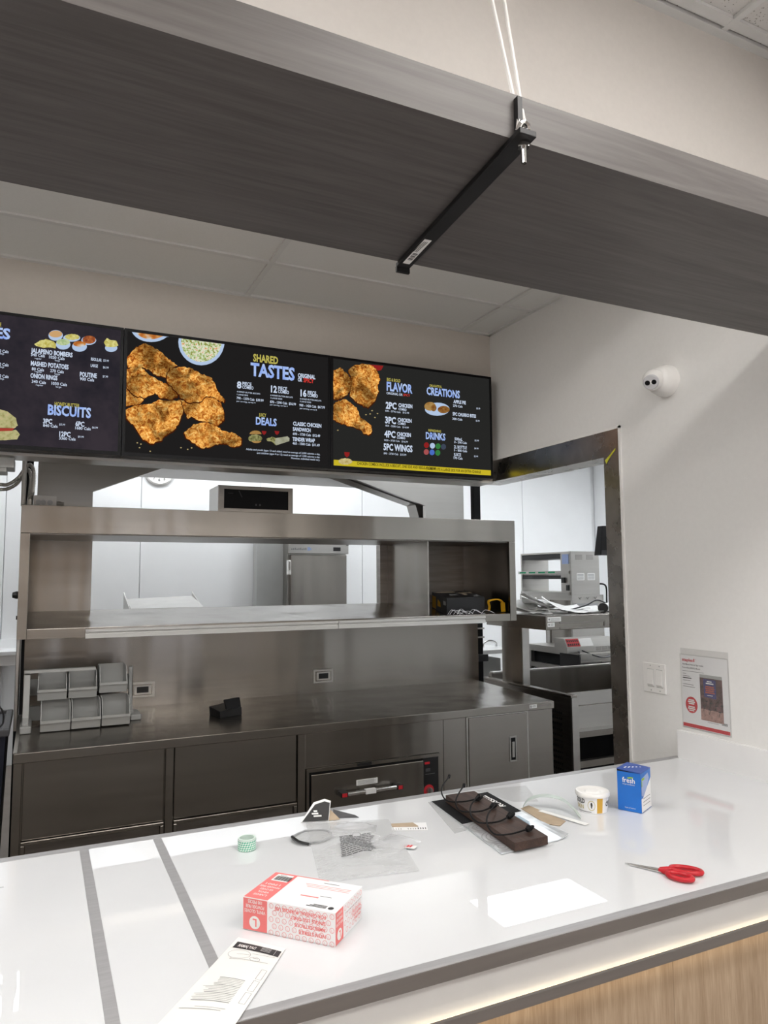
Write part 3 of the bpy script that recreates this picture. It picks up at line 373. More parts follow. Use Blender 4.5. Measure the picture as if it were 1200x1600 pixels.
MENU_PICS=[(1, 'chicken', 1, [(0.3151, 2.589), (0.3513, 2.6391), (0.3838, 2.6587), (0.4174, 2.6505), (0.4514, 2.632), (0.4858, 2.6056), (0.5154, 2.5888), (0.5304, 2.5752), (0.4966, 2.5505), (0.4828, 2.5131), (0.4537, 2.5199), (0.4248, 2.5267), (0.4053, 2.5447), (0.3627, 2.5497), (0.3209, 2.5396)]), (1, 'chicken', 2, [(0.3137, 2.4539), (0.3466, 2.4375), (0.3894, 2.4119), (0.3712, 2.385), (0.3158, 2.3697)]), (1, 'chicken', 3, [(0.3141, 2.5338), (0.3533, 2.5511), (0.3864, 2.5424), (0.4155, 2.5155), (0.4493, 2.4991), (0.4833, 2.4876), (0.5177, 2.4709), (0.533, 2.4367), (0.5041, 2.4185), (0.4606, 2.4191), (0.4361, 2.4419), (0.3894, 2.4119), (0.3469, 2.4225), (0.316, 2.4541)]), (1, 'chicken', 4, [(0.5357, 2.4217), (0.5628, 2.4193), (0.6074, 2.4237), (0.6523, 2.4438), (0.698, 2.4485), (0.7292, 2.4202), (0.7426, 2.3796), (0.7406, 2.3427), (0.7152, 2.3171), (0.6743, 2.3317), (0.6289, 2.3329), (0.5937, 2.3503), (0.579, 2.3388), (0.5635, 2.3783)]), (1, 'chicken', 5, [(0.4964, 2.5607), (0.5452, 2.5718), (0.5899, 2.572), (0.6304, 2.5508), (0.6762, 2.5404), (0.697, 2.5165), (0.713, 2.4763), (0.7444, 2.4427), (0.7394, 2.4265), (0.7032, 2.4438), (0.6623, 2.4501), (0.6325, 2.4211), (0.5827, 2.411), (0.5479, 2.428), (0.5327, 2.4521), (0.488, 2.4932), (0.485, 2.5236)]), (1, 'chicken', 6, [(0.3138, 2.3546), (0.3572, 2.3836), (0.3995, 2.3778), (0.4511, 2.4131), (0.5042, 2.4134), (0.5431, 2.4173), (0.5586, 2.3778), (0.5448, 2.3255), (0.5212, 2.2828), (0.4879, 2.2549), (0.4645, 2.2279), (0.4268, 2.2126), (0.3888, 2.2272), (0.3695, 2.2554), (0.3639, 2.2947), (0.3407, 2.2927), (0.3171, 2.3153)]), (1, 'chicken', 7, [(0.5654, 2.2763), (0.6042, 2.3153), (0.6541, 2.3274), (0.705, 2.3188), (0.736, 2.2954), (0.7879, 2.2891), (0.8248, 2.2658), (0.8199, 2.2339), (0.7835, 2.2234), (0.7472, 2.2337), (0.7062, 2.2307), (0.6761, 2.2131), (0.6409, 2.208), (0.6057, 2.2284), (0.5757, 2.2466)]), (1, 'crumb', 1, [(0.3695, 2.2123), (0.3677, 2.2096), (0.364, 2.2094), (0.3621, 2.2118), (0.3639, 2.2145), (0.3676, 2.2148)]), (1, 'crumb', 1, [(0.3846, 2.208), (0.3827, 2.2053), (0.379, 2.205), (0.3771, 2.2075), (0.3789, 2.2102), (0.3826, 2.2104)]), (1, 'crumb', 1, [(0.3793, 2.1918), (0.3775, 2.1891), (0.3738, 2.1888), (0.3719, 2.1913), (0.3737, 2.194), (0.3774, 2.1942)]), (1, 'crumb', 1, [(0.5559, 2.2044), (0.554, 2.2017), (0.5501, 2.2014), (0.5481, 2.2039), (0.55, 2.2066), (0.5539, 2.2069)]), (1, 'crumb', 1, [(0.5854, 2.1989), (0.5835, 2.1961), (0.5796, 2.1959), (0.5776, 2.1984), (0.5795, 2.2011), (0.5834, 2.2014)]), (1, 'crumb', 1, [(0.6026, 2.2068), (0.6007, 2.204), (0.5967, 2.2037), (0.5947, 2.2062), (0.5966, 2.209), (0.6006, 2.2093)]), (1, 'crumb', 1, [(0.4242, 2.1791), (0.4224, 2.1764), (0.4186, 2.1761), (0.4166, 2.1786), (0.4185, 2.1813), (0.4222, 2.1815)]), (1, 'bowl', 1, [(0.4997, 2.718), (0.4975, 2.718), (0.4911, 2.7156), (0.481, 2.7023), (0.4676, 2.6904), (0.4514, 2.6807), (0.4335, 2.6736), (0.4146, 2.6695), (0.3957, 2.6685), (0.3778, 2.6706), (0.3617, 2.6758), (0.3483, 2.6837), (0.3381, 2.694), (0.3316, 2.7061), (0.3292, 2.7183), (0.3313, 2.7183), (0.3375, 2.7183), (0.3475, 2.7183), (0.3607, 2.7183), (0.3767, 2.7182), (0.3946, 2.7182), (0.4135, 2.7182), (0.4325, 2.7181), (0.4507, 2.7181), (0.467, 2.7181), (0.4807, 2.718), (0.4911, 2.718), (0.4975, 2.718)]), (1, 'sauce', 2, [(0.4808, 2.718), (0.4791, 2.718), (0.474, 2.718), (0.4659, 2.708), (0.4552, 2.6985), (0.4423, 2.6908), (0.428, 2.6851), (0.4129, 2.6817), (0.3978, 2.6809), (0.3834, 2.6826), (0.3705, 2.6867), (0.3597, 2.693), (0.3516, 2.7013), (0.3464, 2.711), (0.3445, 2.7183), (0.3462, 2.7183), (0.3512, 2.7183), (0.3592, 2.7183), (0.3698, 2.7183), (0.3826, 2.7182), (0.3969, 2.7182), (0.4121, 2.7182), (0.4273, 2.7181), (0.4418, 2.7181), (0.4548, 2.7181), (0.4657, 2.7181), (0.474, 2.718), (0.4791, 2.718)]), (1, 'bowl', 1, [(0.7397, 2.715), (0.7374, 2.6898), (0.7298, 2.6652), (0.7174, 2.6424), (0.7008, 2.6227), (0.681, 2.6071), (0.659, 2.5962), (0.6358, 2.5906), (0.6127, 2.5905), (0.5908, 2.5959), (0.5711, 2.6065), (0.5547, 2.6217), (0.5422, 2.6407), (0.5343, 2.6626), (0.5313, 2.6865), (0.5334, 2.711), (0.5408, 2.7179), (0.5529, 2.7179), (0.5692, 2.7178), (0.5887, 2.7178), (0.6106, 2.7178), (0.6338, 2.7177), (0.6571, 2.7177), (0.6794, 2.7176), (0.6995, 2.7176), (0.7163, 2.7175), (0.7291, 2.7175), (0.737, 2.7175)]), (1, 'salad', 2, [(0.7268, 2.7159), (0.7248, 2.6937), (0.7181, 2.6721), (0.7073, 2.6521), (0.6927, 2.6348), (0.6753, 2.621), (0.6559, 2.6114), (0.6356, 2.6064), (0.6152, 2.6063), (0.5959, 2.611), (0.5786, 2.6203), (0.5641, 2.6336), (0.553, 2.6504), (0.546, 2.6697), (0.5434, 2.6907), (0.5453, 2.7124), (0.5518, 2.7179), (0.5626, 2.7179), (0.5769, 2.7178), (0.5941, 2.7178), (0.6134, 2.7178), (0.6338, 2.7177), (0.6543, 2.7177), (0.6739, 2.7176), (0.6915, 2.7176), (0.7063, 2.7176), (0.7175, 2.7175), (0.7245, 2.7175)]), (1, 'greens', 1, [(0.923, 2.2741), (0.9214, 2.2681), (0.9167, 2.2624), (0.9094, 2.2576), (0.9002, 2.2542), (0.89, 2.2525), (0.8799, 2.2527), (0.8707, 2.2547), (0.8634, 2.2583), (0.8587, 2.2633), (0.857, 2.269), (0.8586, 2.275), (0.8632, 2.2807), (0.8704, 2.2855), (0.8795, 2.2889), (0.8897, 2.2907), (0.8999, 2.2905), (0.9091, 2.2886), (0.9165, 2.2849), (0.9213, 2.2799)]), (1, 'bun', 2, [(0.8627, 2.2899), (0.863, 2.2926), (0.8641, 2.2953), (0.8657, 2.298), (0.868, 2.3005), (0.8709, 2.3027), (0.8742, 2.3048), (0.878, 2.3065), (0.8821, 2.3079), (0.8864, 2.3089), (0.8909, 2.3094), (0.8953, 2.3096), (0.8997, 2.3093), (0.9038, 2.3086), (0.9076, 2.3075), (0.9111, 2.306), (0.914, 2.3042), (0.9164, 2.3021), (0.9181, 2.2997), (0.9192, 2.2971), (0.9195, 2.2944)]), (1, 'bun', 2, [(0.9189, 2.2624), (0.9186, 2.2608), (0.9178, 2.2592), (0.9164, 2.2577), (0.9146, 2.2562), (0.9122, 2.2548), (0.9095, 2.2536), (0.9064, 2.2525), (0.9031, 2.2517), (0.8996, 2.2511), (0.896, 2.2507), (0.8924, 2.2505), (0.8889, 2.2506), (0.8856, 2.251), (0.8826, 2.2516), (0.8798, 2.2524), (0.8775, 2.2534), (0.8756, 2.2546), (0.8742, 2.2559), (0.8734, 2.2574), (0.8731, 2.2589)]), (1, 'greens', 1, [(0.9429, 2.2734), (0.9707, 2.287), (0.999, 2.2777), (1.018, 2.2607), (0.9898, 2.2471), (0.9709, 2.2617), (0.9476, 2.2646)]), (1, 'wrap', 2, [(0.9895, 2.2816), (1.0463, 2.2943), (1.0568, 2.2868), (1.0559, 2.2719), (0.9921, 2.2472), (0.9827, 2.258)]), (1, 'red', 3, [(0.9203, 2.3105), (0.9435, 2.3101), (0.9399, 2.2983), (0.9325, 2.2918), (0.9241, 2.2971)]), (1, 'red', 3, [(0.9827, 2.3156), (1.0063, 2.3152), (1.0026, 2.3034), (0.9951, 2.2968), (0.9866, 2.3021)]), (2, 'red', 1, [(1.473, 2.6972), (1.5562, 2.7006), (1.5431, 2.676), (1.5089, 2.6679), (1.4919, 2.6778)]), (2, 'chicken', 2, [(1.2829, 2.645), (1.3214, 2.6631), (1.3418, 2.6442), (1.3705, 2.6204), (1.3828, 2.5868), (1.3744, 2.5549), (1.3498, 2.5252), (1.3253, 2.5073), (1.2828, 2.4992)]), (2, 'chicken', 3, [(1.3623, 2.6544), (1.3913, 2.6813), (1.4288, 2.6937), (1.4751, 2.6974), (1.5132, 2.6803), (1.5301, 2.6506), (1.5364, 2.6236), (1.5212, 2.5982), (1.5295, 2.5636), (1.5122, 2.5224), (1.4909, 2.4968), (1.4676, 2.473), (1.428, 2.4867), (1.399, 2.4993), (1.3702, 2.5235), (1.3827, 2.5635), (1.3787, 2.6019)]), (2, 'chicken', 4, [(1.2768, 2.468), (1.309, 2.4942), (1.3416, 2.5051), (1.3784, 2.4857), (1.4072, 2.4653), (1.4236, 2.4242), (1.461, 2.4004), (1.4861, 2.3832), (1.4901, 2.3563), (1.4732, 2.3355), (1.4482, 2.3374), (1.4233, 2.3585), (1.378, 2.3701), (1.3251, 2.3771), (1.2768, 2.3957)]), (2, 'crumb', 1, [(1.462, 2.4374), (1.4595, 2.4345), (1.4545, 2.4341), (1.452, 2.4365), (1.4545, 2.4394), (1.4595, 2.4399)]), (2, 'crumb', 1, [(1.4851, 2.4435), (1.4826, 2.4405), (1.4775, 2.4401), (1.475, 2.4425), (1.4776, 2.4455), (1.4826, 2.4459)]), (2, 'crumb', 1, [(1.4958, 2.4613), (1.4932, 2.4583), (1.4882, 2.4578), (1.4856, 2.4603), (1.4882, 2.4632), (1.4933, 2.4637)]), (2, 'crumb', 1, [(1.5262, 2.4492), (1.5237, 2.4463), (1.5186, 2.4458), (1.516, 2.4483), (1.5186, 2.4512), (1.5237, 2.4517)]), (2, 'crumb', 1, [(1.5117, 2.4275), (1.5091, 2.4246), (1.504, 2.4241), (1.5015, 2.4266), (1.504, 2.4295), (1.5091, 2.43)]), (2, 'crumb', 1, [(1.3097, 2.3453), (1.3073, 2.3425), (1.3024, 2.3421), (1.3, 2.3445), (1.3024, 2.3474), (1.3073, 2.3478)]), (2, 'band', 1, [(1.283, 2.167), (2.2, 2.167), (2.2, 2.197), (1.283, 2.197)]), (2, 'chips', 2, [(1.3824, 2.1946), (1.3806, 2.1895), (1.3752, 2.1847), (1.3669, 2.1807), (1.3565, 2.1778), (1.345, 2.1763), (1.3335, 2.1764), (1.3232, 2.178), (1.315, 2.181), (1.3097, 2.1851), (1.3079, 2.1899), (1.3097, 2.1949), (1.315, 2.1996), (1.3232, 2.2037), (1.3335, 2.2066), (1.345, 2.2081), (1.3566, 2.2081), (1.367, 2.2065), (1.3753, 2.2035), (1.3806, 2.1994)]), (2, 'red', 3, [(1.339, 2.2392), (1.3675, 2.2393), (1.3654, 2.2239), (1.3532, 2.2117), (1.341, 2.2223)]), (2, 'bowl', 1, [(1.9452, 2.5116), (1.9412, 2.5003), (1.9302, 2.4893), (1.9133, 2.4799), (1.892, 2.473), (1.8687, 2.4691), (1.8456, 2.4687), (1.8249, 2.4718), (1.8085, 2.4781), (1.7981, 2.4868), (1.7947, 2.4973), (1.7984, 2.5085), (1.8091, 2.5193), (1.8257, 2.5287), (1.8466, 2.5357), (1.8698, 2.5397), (1.8931, 2.5403), (1.9142, 2.5374), (1.9309, 2.5312), (1.9416, 2.5223)]), (2, 'bun', 2, [(1.8608, 2.5186), (1.8589, 2.5112), (1.8539, 2.5041), (1.8461, 2.4981), (1.8364, 2.4939), (1.8257, 2.4917), (1.815, 2.4918), (1.8054, 2.4943), (1.7979, 2.4988), (1.7931, 2.5048), (1.7915, 2.5119), (1.7933, 2.5194), (1.7983, 2.5264), (1.806, 2.5323), (1.8156, 2.5366), (1.8263, 2.5389), (1.837, 2.5388), (1.8467, 2.5364), (1.8543, 2.5319), (1.8592, 2.5258)]), (2, 'bun2', 3, [(1.8645, 2.5104), (1.8636, 2.5047), (1.8611, 2.4995), (1.8573, 2.4951), (1.8525, 2.4921), (1.8473, 2.4907), (1.8421, 2.4911), (1.8374, 2.4932), (1.8338, 2.4969), (1.8314, 2.5017), (1.8307, 2.5072), (1.8316, 2.5128), (1.8341, 2.5181), (1.8379, 2.5224), (1.8426, 2.5254), (1.8478, 2.5268), (1.8531, 2.5265), (1.8577, 2.5244), (1.8614, 2.5207), (1.8638, 2.5159)]), (2, 'bun2', 2, [(1.9451, 2.5095), (1.9432, 2.5031), (1.9379, 2.4971), (1.9296, 2.4919), (1.9193, 2.4881), (1.9079, 2.4861), (1.8966, 2.486), (1.8865, 2.4879), (1.8784, 2.4915), (1.8734, 2.4965), (1.8717, 2.5025), (1.8735, 2.5088), (1.8788, 2.5148), (1.887, 2.52), (1.8972, 2.5238), (1.9086, 2.5259), (1.9199, 2.526), (1.9302, 2.5242), (1.9383, 2.5205), (1.9434, 2.5155)]), (2, 'red', 1, [(1.8169, 2.308), (1.8156, 2.302), (1.8122, 2.2968), (1.8073, 2.2932), (1.8014, 2.2916), (1.7956, 2.2924), (1.7907, 2.2953), (1.7875, 2.3), (1.7864, 2.3057), (1.7876, 2.3116), (1.791, 2.3168), (1.796, 2.3205), (1.8018, 2.3221), (1.8076, 2.3214), (1.8125, 2.3184), (1.8158, 2.3137)]), (2, 'bowl', 1, [(1.8528, 2.3076), (1.8515, 2.3017), (1.8481, 2.2965), (1.8431, 2.2928), (1.8372, 2.2912), (1.8313, 2.2919), (1.8264, 2.2949), (1.8232, 2.2996), (1.8221, 2.3054), (1.8233, 2.3113), (1.8267, 2.3165), (1.8317, 2.3202), (1.8376, 2.3218), (1.8435, 2.3211), (1.8484, 2.3181), (1.8517, 2.3134)]), (2, 'green', 1, [(1.8866, 2.3075), (1.8853, 2.3015), (1.8819, 2.2963), (1.8768, 2.2926), (1.8708, 2.291), (1.8649, 2.2918), (1.86, 2.2948), (1.8567, 2.2995), (1.8556, 2.3053), (1.8569, 2.3112), (1.8603, 2.3164), (1.8654, 2.3201), (1.8713, 2.3217), (1.8772, 2.321), (1.8822, 2.3181), (1.8855, 2.3133)]), (2, 'slate', 1, [(1.9196, 2.3069), (1.9183, 2.3009), (1.9149, 2.2957), (1.9098, 2.292), (1.9038, 2.2904), (1.8978, 2.2911), (1.8928, 2.2941), (1.8896, 2.2989), (1.8885, 2.3047), (1.8897, 2.3106), (1.8932, 2.3159), (1.8983, 2.3196), (1.9043, 2.3212), (1.9102, 2.3205), (1.9152, 2.3175), (1.9185, 2.3127)]), (2, 'pink', 1, [(1.8154, 2.2719), (1.8142, 2.266), (1.8108, 2.2608), (1.8058, 2.2572), (1.8, 2.2556), (1.7942, 2.2564), (1.7893, 2.2594), (1.7861, 2.2641), (1.785, 2.2698), (1.7862, 2.2757), (1.7896, 2.2808), (1.7945, 2.2845), (1.8004, 2.2861), (1.8062, 2.2853), (1.8111, 2.2824), (1.8143, 2.2776)]), (2, 'blue', 1, [(1.8499, 2.2721), (1.8486, 2.2662), (1.8452, 2.261), (1.8402, 2.2574), (1.8343, 2.2558), (1.8284, 2.2566), (1.8235, 2.2596), (1.8203, 2.2643), (1.8192, 2.27), (1.8204, 2.276), (1.8238, 2.2811), (1.8288, 2.2848), (1.8347, 2.2864), (1.8406, 2.2856), (1.8455, 2.2826), (1.8488, 2.2779)]), (2, 'green', 1, [(1.8846, 2.2724), (1.8833, 2.2665), (1.8799, 2.2612), (1.8748, 2.2576), (1.8689, 2.256), (1.863, 2.2568), (1.858, 2.2598), (1.8548, 2.2645), (1.8537, 2.2703), (1.8549, 2.2762), (1.8583, 2.2814), (1.8634, 2.2851), (1.8693, 2.2867), (1.8752, 2.2859), (1.8802, 2.2829), (1.8835, 2.2782)]), (0, 'fries', 1, [(-0.0512, 2.5976), (-0.0325, 2.6138), (-0.0086, 2.6249), (0.02, 2.6187), (0.0327, 2.6066), (0.0292, 2.5887), (0.0006, 2.5895), (-0.0194, 2.585), (-0.0437, 2.5895)]), (0, 'bowl', 1, [(0.056, 2.6491), (0.0549, 2.6418), (0.0511, 2.6348), (0.0451, 2.6289), (0.0375, 2.6245), (0.0289, 2.6222), (0.0203, 2.6222), (0.0125, 2.6244), (0.0063, 2.6286), (0.0022, 2.6344), (0.0006, 2.6413), (0.0017, 2.6486), (0.0054, 2.6555), (0.0114, 2.6615), (0.019, 2.6658), (0.0275, 2.6682), (0.0361, 2.6683), (0.044, 2.6661), (0.0503, 2.6619), (0.0544, 2.6561)]), (0, 'cream', 2, [(0.0534, 2.6548), (0.0523, 2.65), (0.0488, 2.6454), (0.0433, 2.6414), (0.0363, 2.6383), (0.0285, 2.6365), (0.0207, 2.6361), (0.0136, 2.6372), (0.0079, 2.6397), (0.0042, 2.6432), (0.0028, 2.6476), (0.0039, 2.6523), (0.0074, 2.6569), (0.0128, 2.6609), (0.0198, 2.664), (0.0276, 2.6659), (0.0354, 2.6663), (0.0425, 2.6652), (0.0483, 2.6627), (0.052, 2.6591)]), (0, 'bowl', 1, [(0.1236, 2.6479), (0.1221, 2.6425), (0.1175, 2.6371), (0.1102, 2.6324), (0.101, 2.6288), (0.0907, 2.6265), (0.0804, 2.626), (0.0712, 2.6271), (0.0638, 2.6297), (0.0589, 2.6337), (0.0572, 2.6386), (0.0586, 2.644), (0.0632, 2.6493), (0.0704, 2.654), (0.0795, 2.6576), (0.0897, 2.6599), (0.1, 2.6605), (0.1094, 2.6595), (0.1169, 2.6568), (0.1218, 2.6528)]), (0, 'fries', 2, [(0.1201, 2.6511), (0.1188, 2.6469), (0.1149, 2.6427), (0.1087, 2.639), (0.1009, 2.636), (0.0921, 2.6342), (0.0834, 2.6336), (0.0755, 2.6344), (0.0692, 2.6364), (0.0651, 2.6394), (0.0637, 2.6432), (0.0649, 2.6474), (0.0688, 2.6516), (0.0749, 2.6553), (0.0827, 2.6583), (0.0914, 2.6601), (0.1001, 2.6607), (0.1081, 2.66), (0.1144, 2.658), (0.1186, 2.655)]), (0, 'bowl', 3, [(0.0861, 2.6138), (0.0849, 2.6068), (0.0811, 2.6001), (0.0751, 2.5944), (0.0673, 2.5902), (0.0587, 2.588), (0.0501, 2.5879), (0.0422, 2.59), (0.0359, 2.5941), (0.0318, 2.5997), (0.0302, 2.6063), (0.0314, 2.6133), (0.0351, 2.62), (0.0411, 2.6257), (0.0488, 2.6299), (0.0574, 2.6322), (0.0661, 2.6323), (0.074, 2.6302), (0.0803, 2.6262), (0.0845, 2.6205)]), (0, 'salad2', 4, [(0.0841, 2.6238), (0.083, 2.6193), (0.0793, 2.615), (0.0736, 2.6111), (0.0663, 2.6081), (0.0582, 2.6064), (0.05, 2.606), (0.0427, 2.6069), (0.0368, 2.6092), (0.033, 2.6125), (0.0316, 2.6166), (0.0327, 2.621), (0.0363, 2.6254), (0.042, 2.6292), (0.0492, 2.6322), (0.0573, 2.634), (0.0655, 2.6345), (0.0729, 2.6335), (0.0788, 2.6313), (0.0827, 2.6279)]), (0, 'bowl', 3, [(0.1511, 2.6133), (0.1499, 2.6062), (0.1459, 2.5994), (0.1395, 2.5936), (0.1314, 2.5893), (0.1224, 2.587), (0.1133, 2.587), (0.1051, 2.589), (0.0985, 2.5931), (0.0942, 2.5988), (0.0926, 2.6054), (0.0938, 2.6125), (0.0977, 2.6192), (0.104, 2.625), (0.1121, 2.6293), (0.1211, 2.6316), (0.1302, 2.6318), (0.1385, 2.6297), (0.1451, 2.6257), (0.1495, 2.62)]), (0, 'sauce', 4, [(0.1466, 2.6244), (0.1454, 2.6204), (0.142, 2.6166), (0.1365, 2.6132), (0.1295, 2.6105), (0.1217, 2.6089), (0.114, 2.6084), (0.107, 2.6092), (0.1014, 2.6111), (0.0977, 2.614), (0.0964, 2.6176), (0.0975, 2.6214), (0.1009, 2.6253), (0.1064, 2.6287), (0.1133, 2.6314), (0.121, 2.633), (0.1288, 2.6335), (0.1359, 2.6328), (0.1416, 2.6308), (0.1452, 2.6279)]), (0, 'bowl', 1, [(0.1873, 2.6454), (0.186, 2.6391), (0.1819, 2.6331), (0.1754, 2.6278), (0.1672, 2.6239), (0.1581, 2.6217), (0.1489, 2.6214), (0.1406, 2.6231), (0.134, 2.6265), (0.1297, 2.6314), (0.1281, 2.6373), (0.1293, 2.6435), (0.1333, 2.6496), (0.1397, 2.6548), (0.1479, 2.6587), (0.157, 2.661), (0.1662, 2.6613), (0.1745, 2.6597), (0.1812, 2.6562), (0.1856, 2.6513)]), (0, 'rings', 2, [(0.185, 2.6484), (0.1839, 2.6427), (0.1803, 2.6372), (0.1746, 2.6325), (0.1673, 2.629), (0.1592, 2.627), (0.1511, 2.6268), (0.1437, 2.6283), (0.1379, 2.6314), (0.134, 2.6359), (0.1326, 2.6412), (0.1337, 2.6468), (0.1373, 2.6523), (0.1429, 2.657), (0.1501, 2.6606), (0.1582, 2.6626), (0.1664, 2.6628), (0.1738, 2.6613), (0.1797, 2.6582), (0.1836, 2.6538)]), (0, 'bowl', 2, [(0.2735, 2.6239), (0.2724, 2.6182), (0.269, 2.6127), (0.2635, 2.608), (0.2565, 2.6045), (0.2488, 2.6026), (0.241, 2.6025), (0.2339, 2.6041), (0.2283, 2.6073), (0.2246, 2.6119), (0.2233, 2.6172), (0.2243, 2.6229), (0.2277, 2.6284), (0.2332, 2.6331), (0.2401, 2.6366), (0.2478, 2.6386), (0.2556, 2.6387), (0.2627, 2.6371), (0.2684, 2.6339), (0.2721, 2.6293)]), (0, 'fries', 3, [(0.2187, 2.6412), (0.229, 2.6616), (0.2466, 2.6545), (0.2684, 2.6552), (0.2776, 2.635), (0.256, 2.6249), (0.2257, 2.6232)]), (0, 'bun3', 1, [(-0.2193, 2.2866), (-0.1899, 2.309), (-0.167, 2.3099), (-0.1399, 2.3036), (-0.1081, 2.2791), (-0.1, 2.2488), (-0.1124, 2.2367), (-0.2172, 2.2302)]), (0, 'red2', 1, [(-0.2172, 2.2302), (-0.1124, 2.2367), (-0.1216, 2.2227), (-0.2166, 2.215)]), (0, 'bun3', 2, [(-0.2166, 2.215), (-0.1217, 2.2249), (-0.1064, 2.2306), (-0.0917, 2.2119), (-0.1011, 2.1913), (-0.1624, 2.1831), (-0.2153, 2.1804)])]
# ================================================================ the setting
WX = 2.272      # plane of the right wall
YB = 3.363      # plane of the back wall
YU = 1.56       # plane of the upper wall above the beam
ZC = 3.416      # customer ceiling
structure(MB().box(-3.2, 6.9, -4.2, 7.5, -0.1, 0.0).build('floor', FLOOR_M))
# right wall with its wide steel-cased opening
m = MB()
m.box(WX, WX+0.12, -4.1, 2.468, 0, 3.6); m.box(WX, WX+0.12, 2.468, 3.483, 2.157, 3.4)
wall_right = structure(m.build('wall_right', PAINT_R))
m = MB(); m.box(-3.0, WX, YB, 3.483, 2.16, 3.4)
wall_back = structure(m.build('wall_back', PAINT_B))
m = MB(); m.box(-3.0, WX, YU, YU+0.12, 2.93, 3.6)
structure(m.build('wall_upper', PAINT_U))
structure(MB().box(-3.12, -3.0, -4.1, 7.42, 0, 3.6).build('wall_left', PAINT_B))
m = MB()      # rear wall of the customer area with a glazed door and a shop window
for a, b, z0, z1 in ((-3.0, -1.9, 0, 3.6), (-0.3, 1.05, 0, 3.6), (2.15, WX, 0, 3.6), (-1.9, -0.3, 2.5, 3.6), (-1.9, -0.3, 0, 0.7), (1.05, 2.15, 2.5, 3.6)): m.box(a, b, -4.2, -4.1, z0, z1)
structure(m.build('wall_rear', TAN_W))
for n_, (a, b, z0) in enumerate(((-1.9, -0.3, 0.7), (1.05, 2.15, 0.0))):
    m = MB(); m.box(a, a+0.05, -4.18, -4.12, z0, 2.5); m.box(b-0.05, b, -4.18, -4.12, z0, 2.5); m.box(a+0.05, b-0.05, -4.18, -4.12, 2.45, 2.5); m.box(a+0.05, b-0.05, -4.18, -4.12, z0, z0+0.06)
    wn = structure(m.build('window_1' if n_ == 0 else 'door_1', BLACK_M))
    bx('pane', CLEAR_H, wn, a+0.05, b-0.05, -4.153, -4.147, z0+0.06, 2.45)
structure(MB().box(-3.2, 6.9, -4.25, 7.5, 3.62, 3.70).build('ceiling', GRID))  # roof slab added above the ceilings to shut out sky light
kb = structure(MB().box(-3.0, 6.62, 7.32, 7.42, 0, 3.35).build('wall_kitchen_back', FRP_J))
seams = [-3.0, -1.5, -0.294, 0.867, 2.05, 3.202, 4.28, 5.364, 6.458]
for a, b in zip(seams[:-1], seams[1:]):
    bx('wall_panel', FRP, kb, a+0.003, b-0.003, 7.30, 7.32, 1.02 if b < 0 else 0.0, 3.26, bevel=0.003)
bx('lower_wall_panel', GREY_W, kb, -3.0, -0.3, 7.30, 7.32, 0.0, 1.0)
kr = structure(MB().box(6.52, 6.62, 1.0, 7.32, 0, 3.35).build('wall_kitchen_right', FRP_J))
for a, b in ((6.1, 7.29), (4.9, 6.1), (3.7, 4.9), (2.5, 3.7), (1.1, 2.5)):
    bx('wall_panel', FRP, kr, 6.50, 6.52, a+0.005, b-0.005, 0.0, 3.26, bevel=0.003)
structure(MB().box(WX+0.12, 6.52, 0.9, 1.0, 0, 3.35).build('wall_kitchen_front', FRP))

# steel casing of the opening: lintel, jamb, linings
tr = structure(MB().box(WX-0.006, WX+0.0, 2.378, 2.468, 0.0, 2.157).build('trim_1', STEEL_T))
bx('lintel_casing', STEEL_T, tr, WX-0.006, WX, 2.378, 3.363, 2.157, 2.265)
bx('lintel_lining', STEEL_T, tr, WX-0.006, WX+0.13, 2.468, 3.483, 2.149, 2.157)
bx('jamb_lining', STEEL_T, tr, WX-0.004, WX+0.13, 2.468, 2.474, 0.0, 2.150)
bx('edge_bead', WHITE_P, tr, WX-0.007, WX, 2.366, 2.378, 0.0, 2.275)
bx('edge_bead', WHITE_P, tr, WX-0.007, WX, 2.366, 3.363, 2.265, 2.275)
m = MB(); m.add([(WX-0.0075, 2.395, 2.180), (WX-0.0075, 2.462, 2.135), (WX-0.0075, 2.455, 2.118), (WX-0.0075, 2.43, 2.145), (WX-0.0075, 2.395, 2.172)], [(0, 1, 2, 3, 4)])
t = m.build('tape_scrap', YTAPE, tr); t['label'] = 'torn scrap of yellow-green tape'
tr2 = structure(MB().box(-2.99, WX-0.007, YB-0.012, YB, 2.15, 2.265).build('trim_2', STEEL))
bx('header_lining', STEEL_L, tr2, -2.99, WX-0.007, YB-0.012, 3.495, 2.138, 2.150)

# suspended ceiling over the passage: grid bars and tiles
gx = [0.866+1.216*k for k in range(-4, 2)]      # ... 2.082
gy = [1.73, 2.34, 2.95]
m = MB()
for x in gx: m.box(x-0.012, x+0.012, 1.68, YB, 2.984, 2.992)
for y in gy: m.box(-3.0, WX, y-0.012, y+0.012, 2.9845, 2.9925)
m.box(-3.0, WX, YB-0.022, YB, 2.983, 2.993); m.box(WX-0.022, WX, 1.68, YB, 2.983, 2.993)
ce = structure(m.build('ceiling', GRID))
xs = [-3.0]+gx+[WX]; ys = [1.68, 2.34, 2.95, YB]
lights_p = [(4, 0), (2, 0)]
for i in range(len(xs)-1):
    for j in range(3):
        if (i, j) in lights_p: continue
        if xs[i+1]-xs[i] < 0.05: continue
        bx('ceiling_tile', TILE_F, ce, xs[i]+0.004, xs[i+1]-0.004, ys[j]+0.004, ys[j+1]-0.004, 2.993, 3.006)
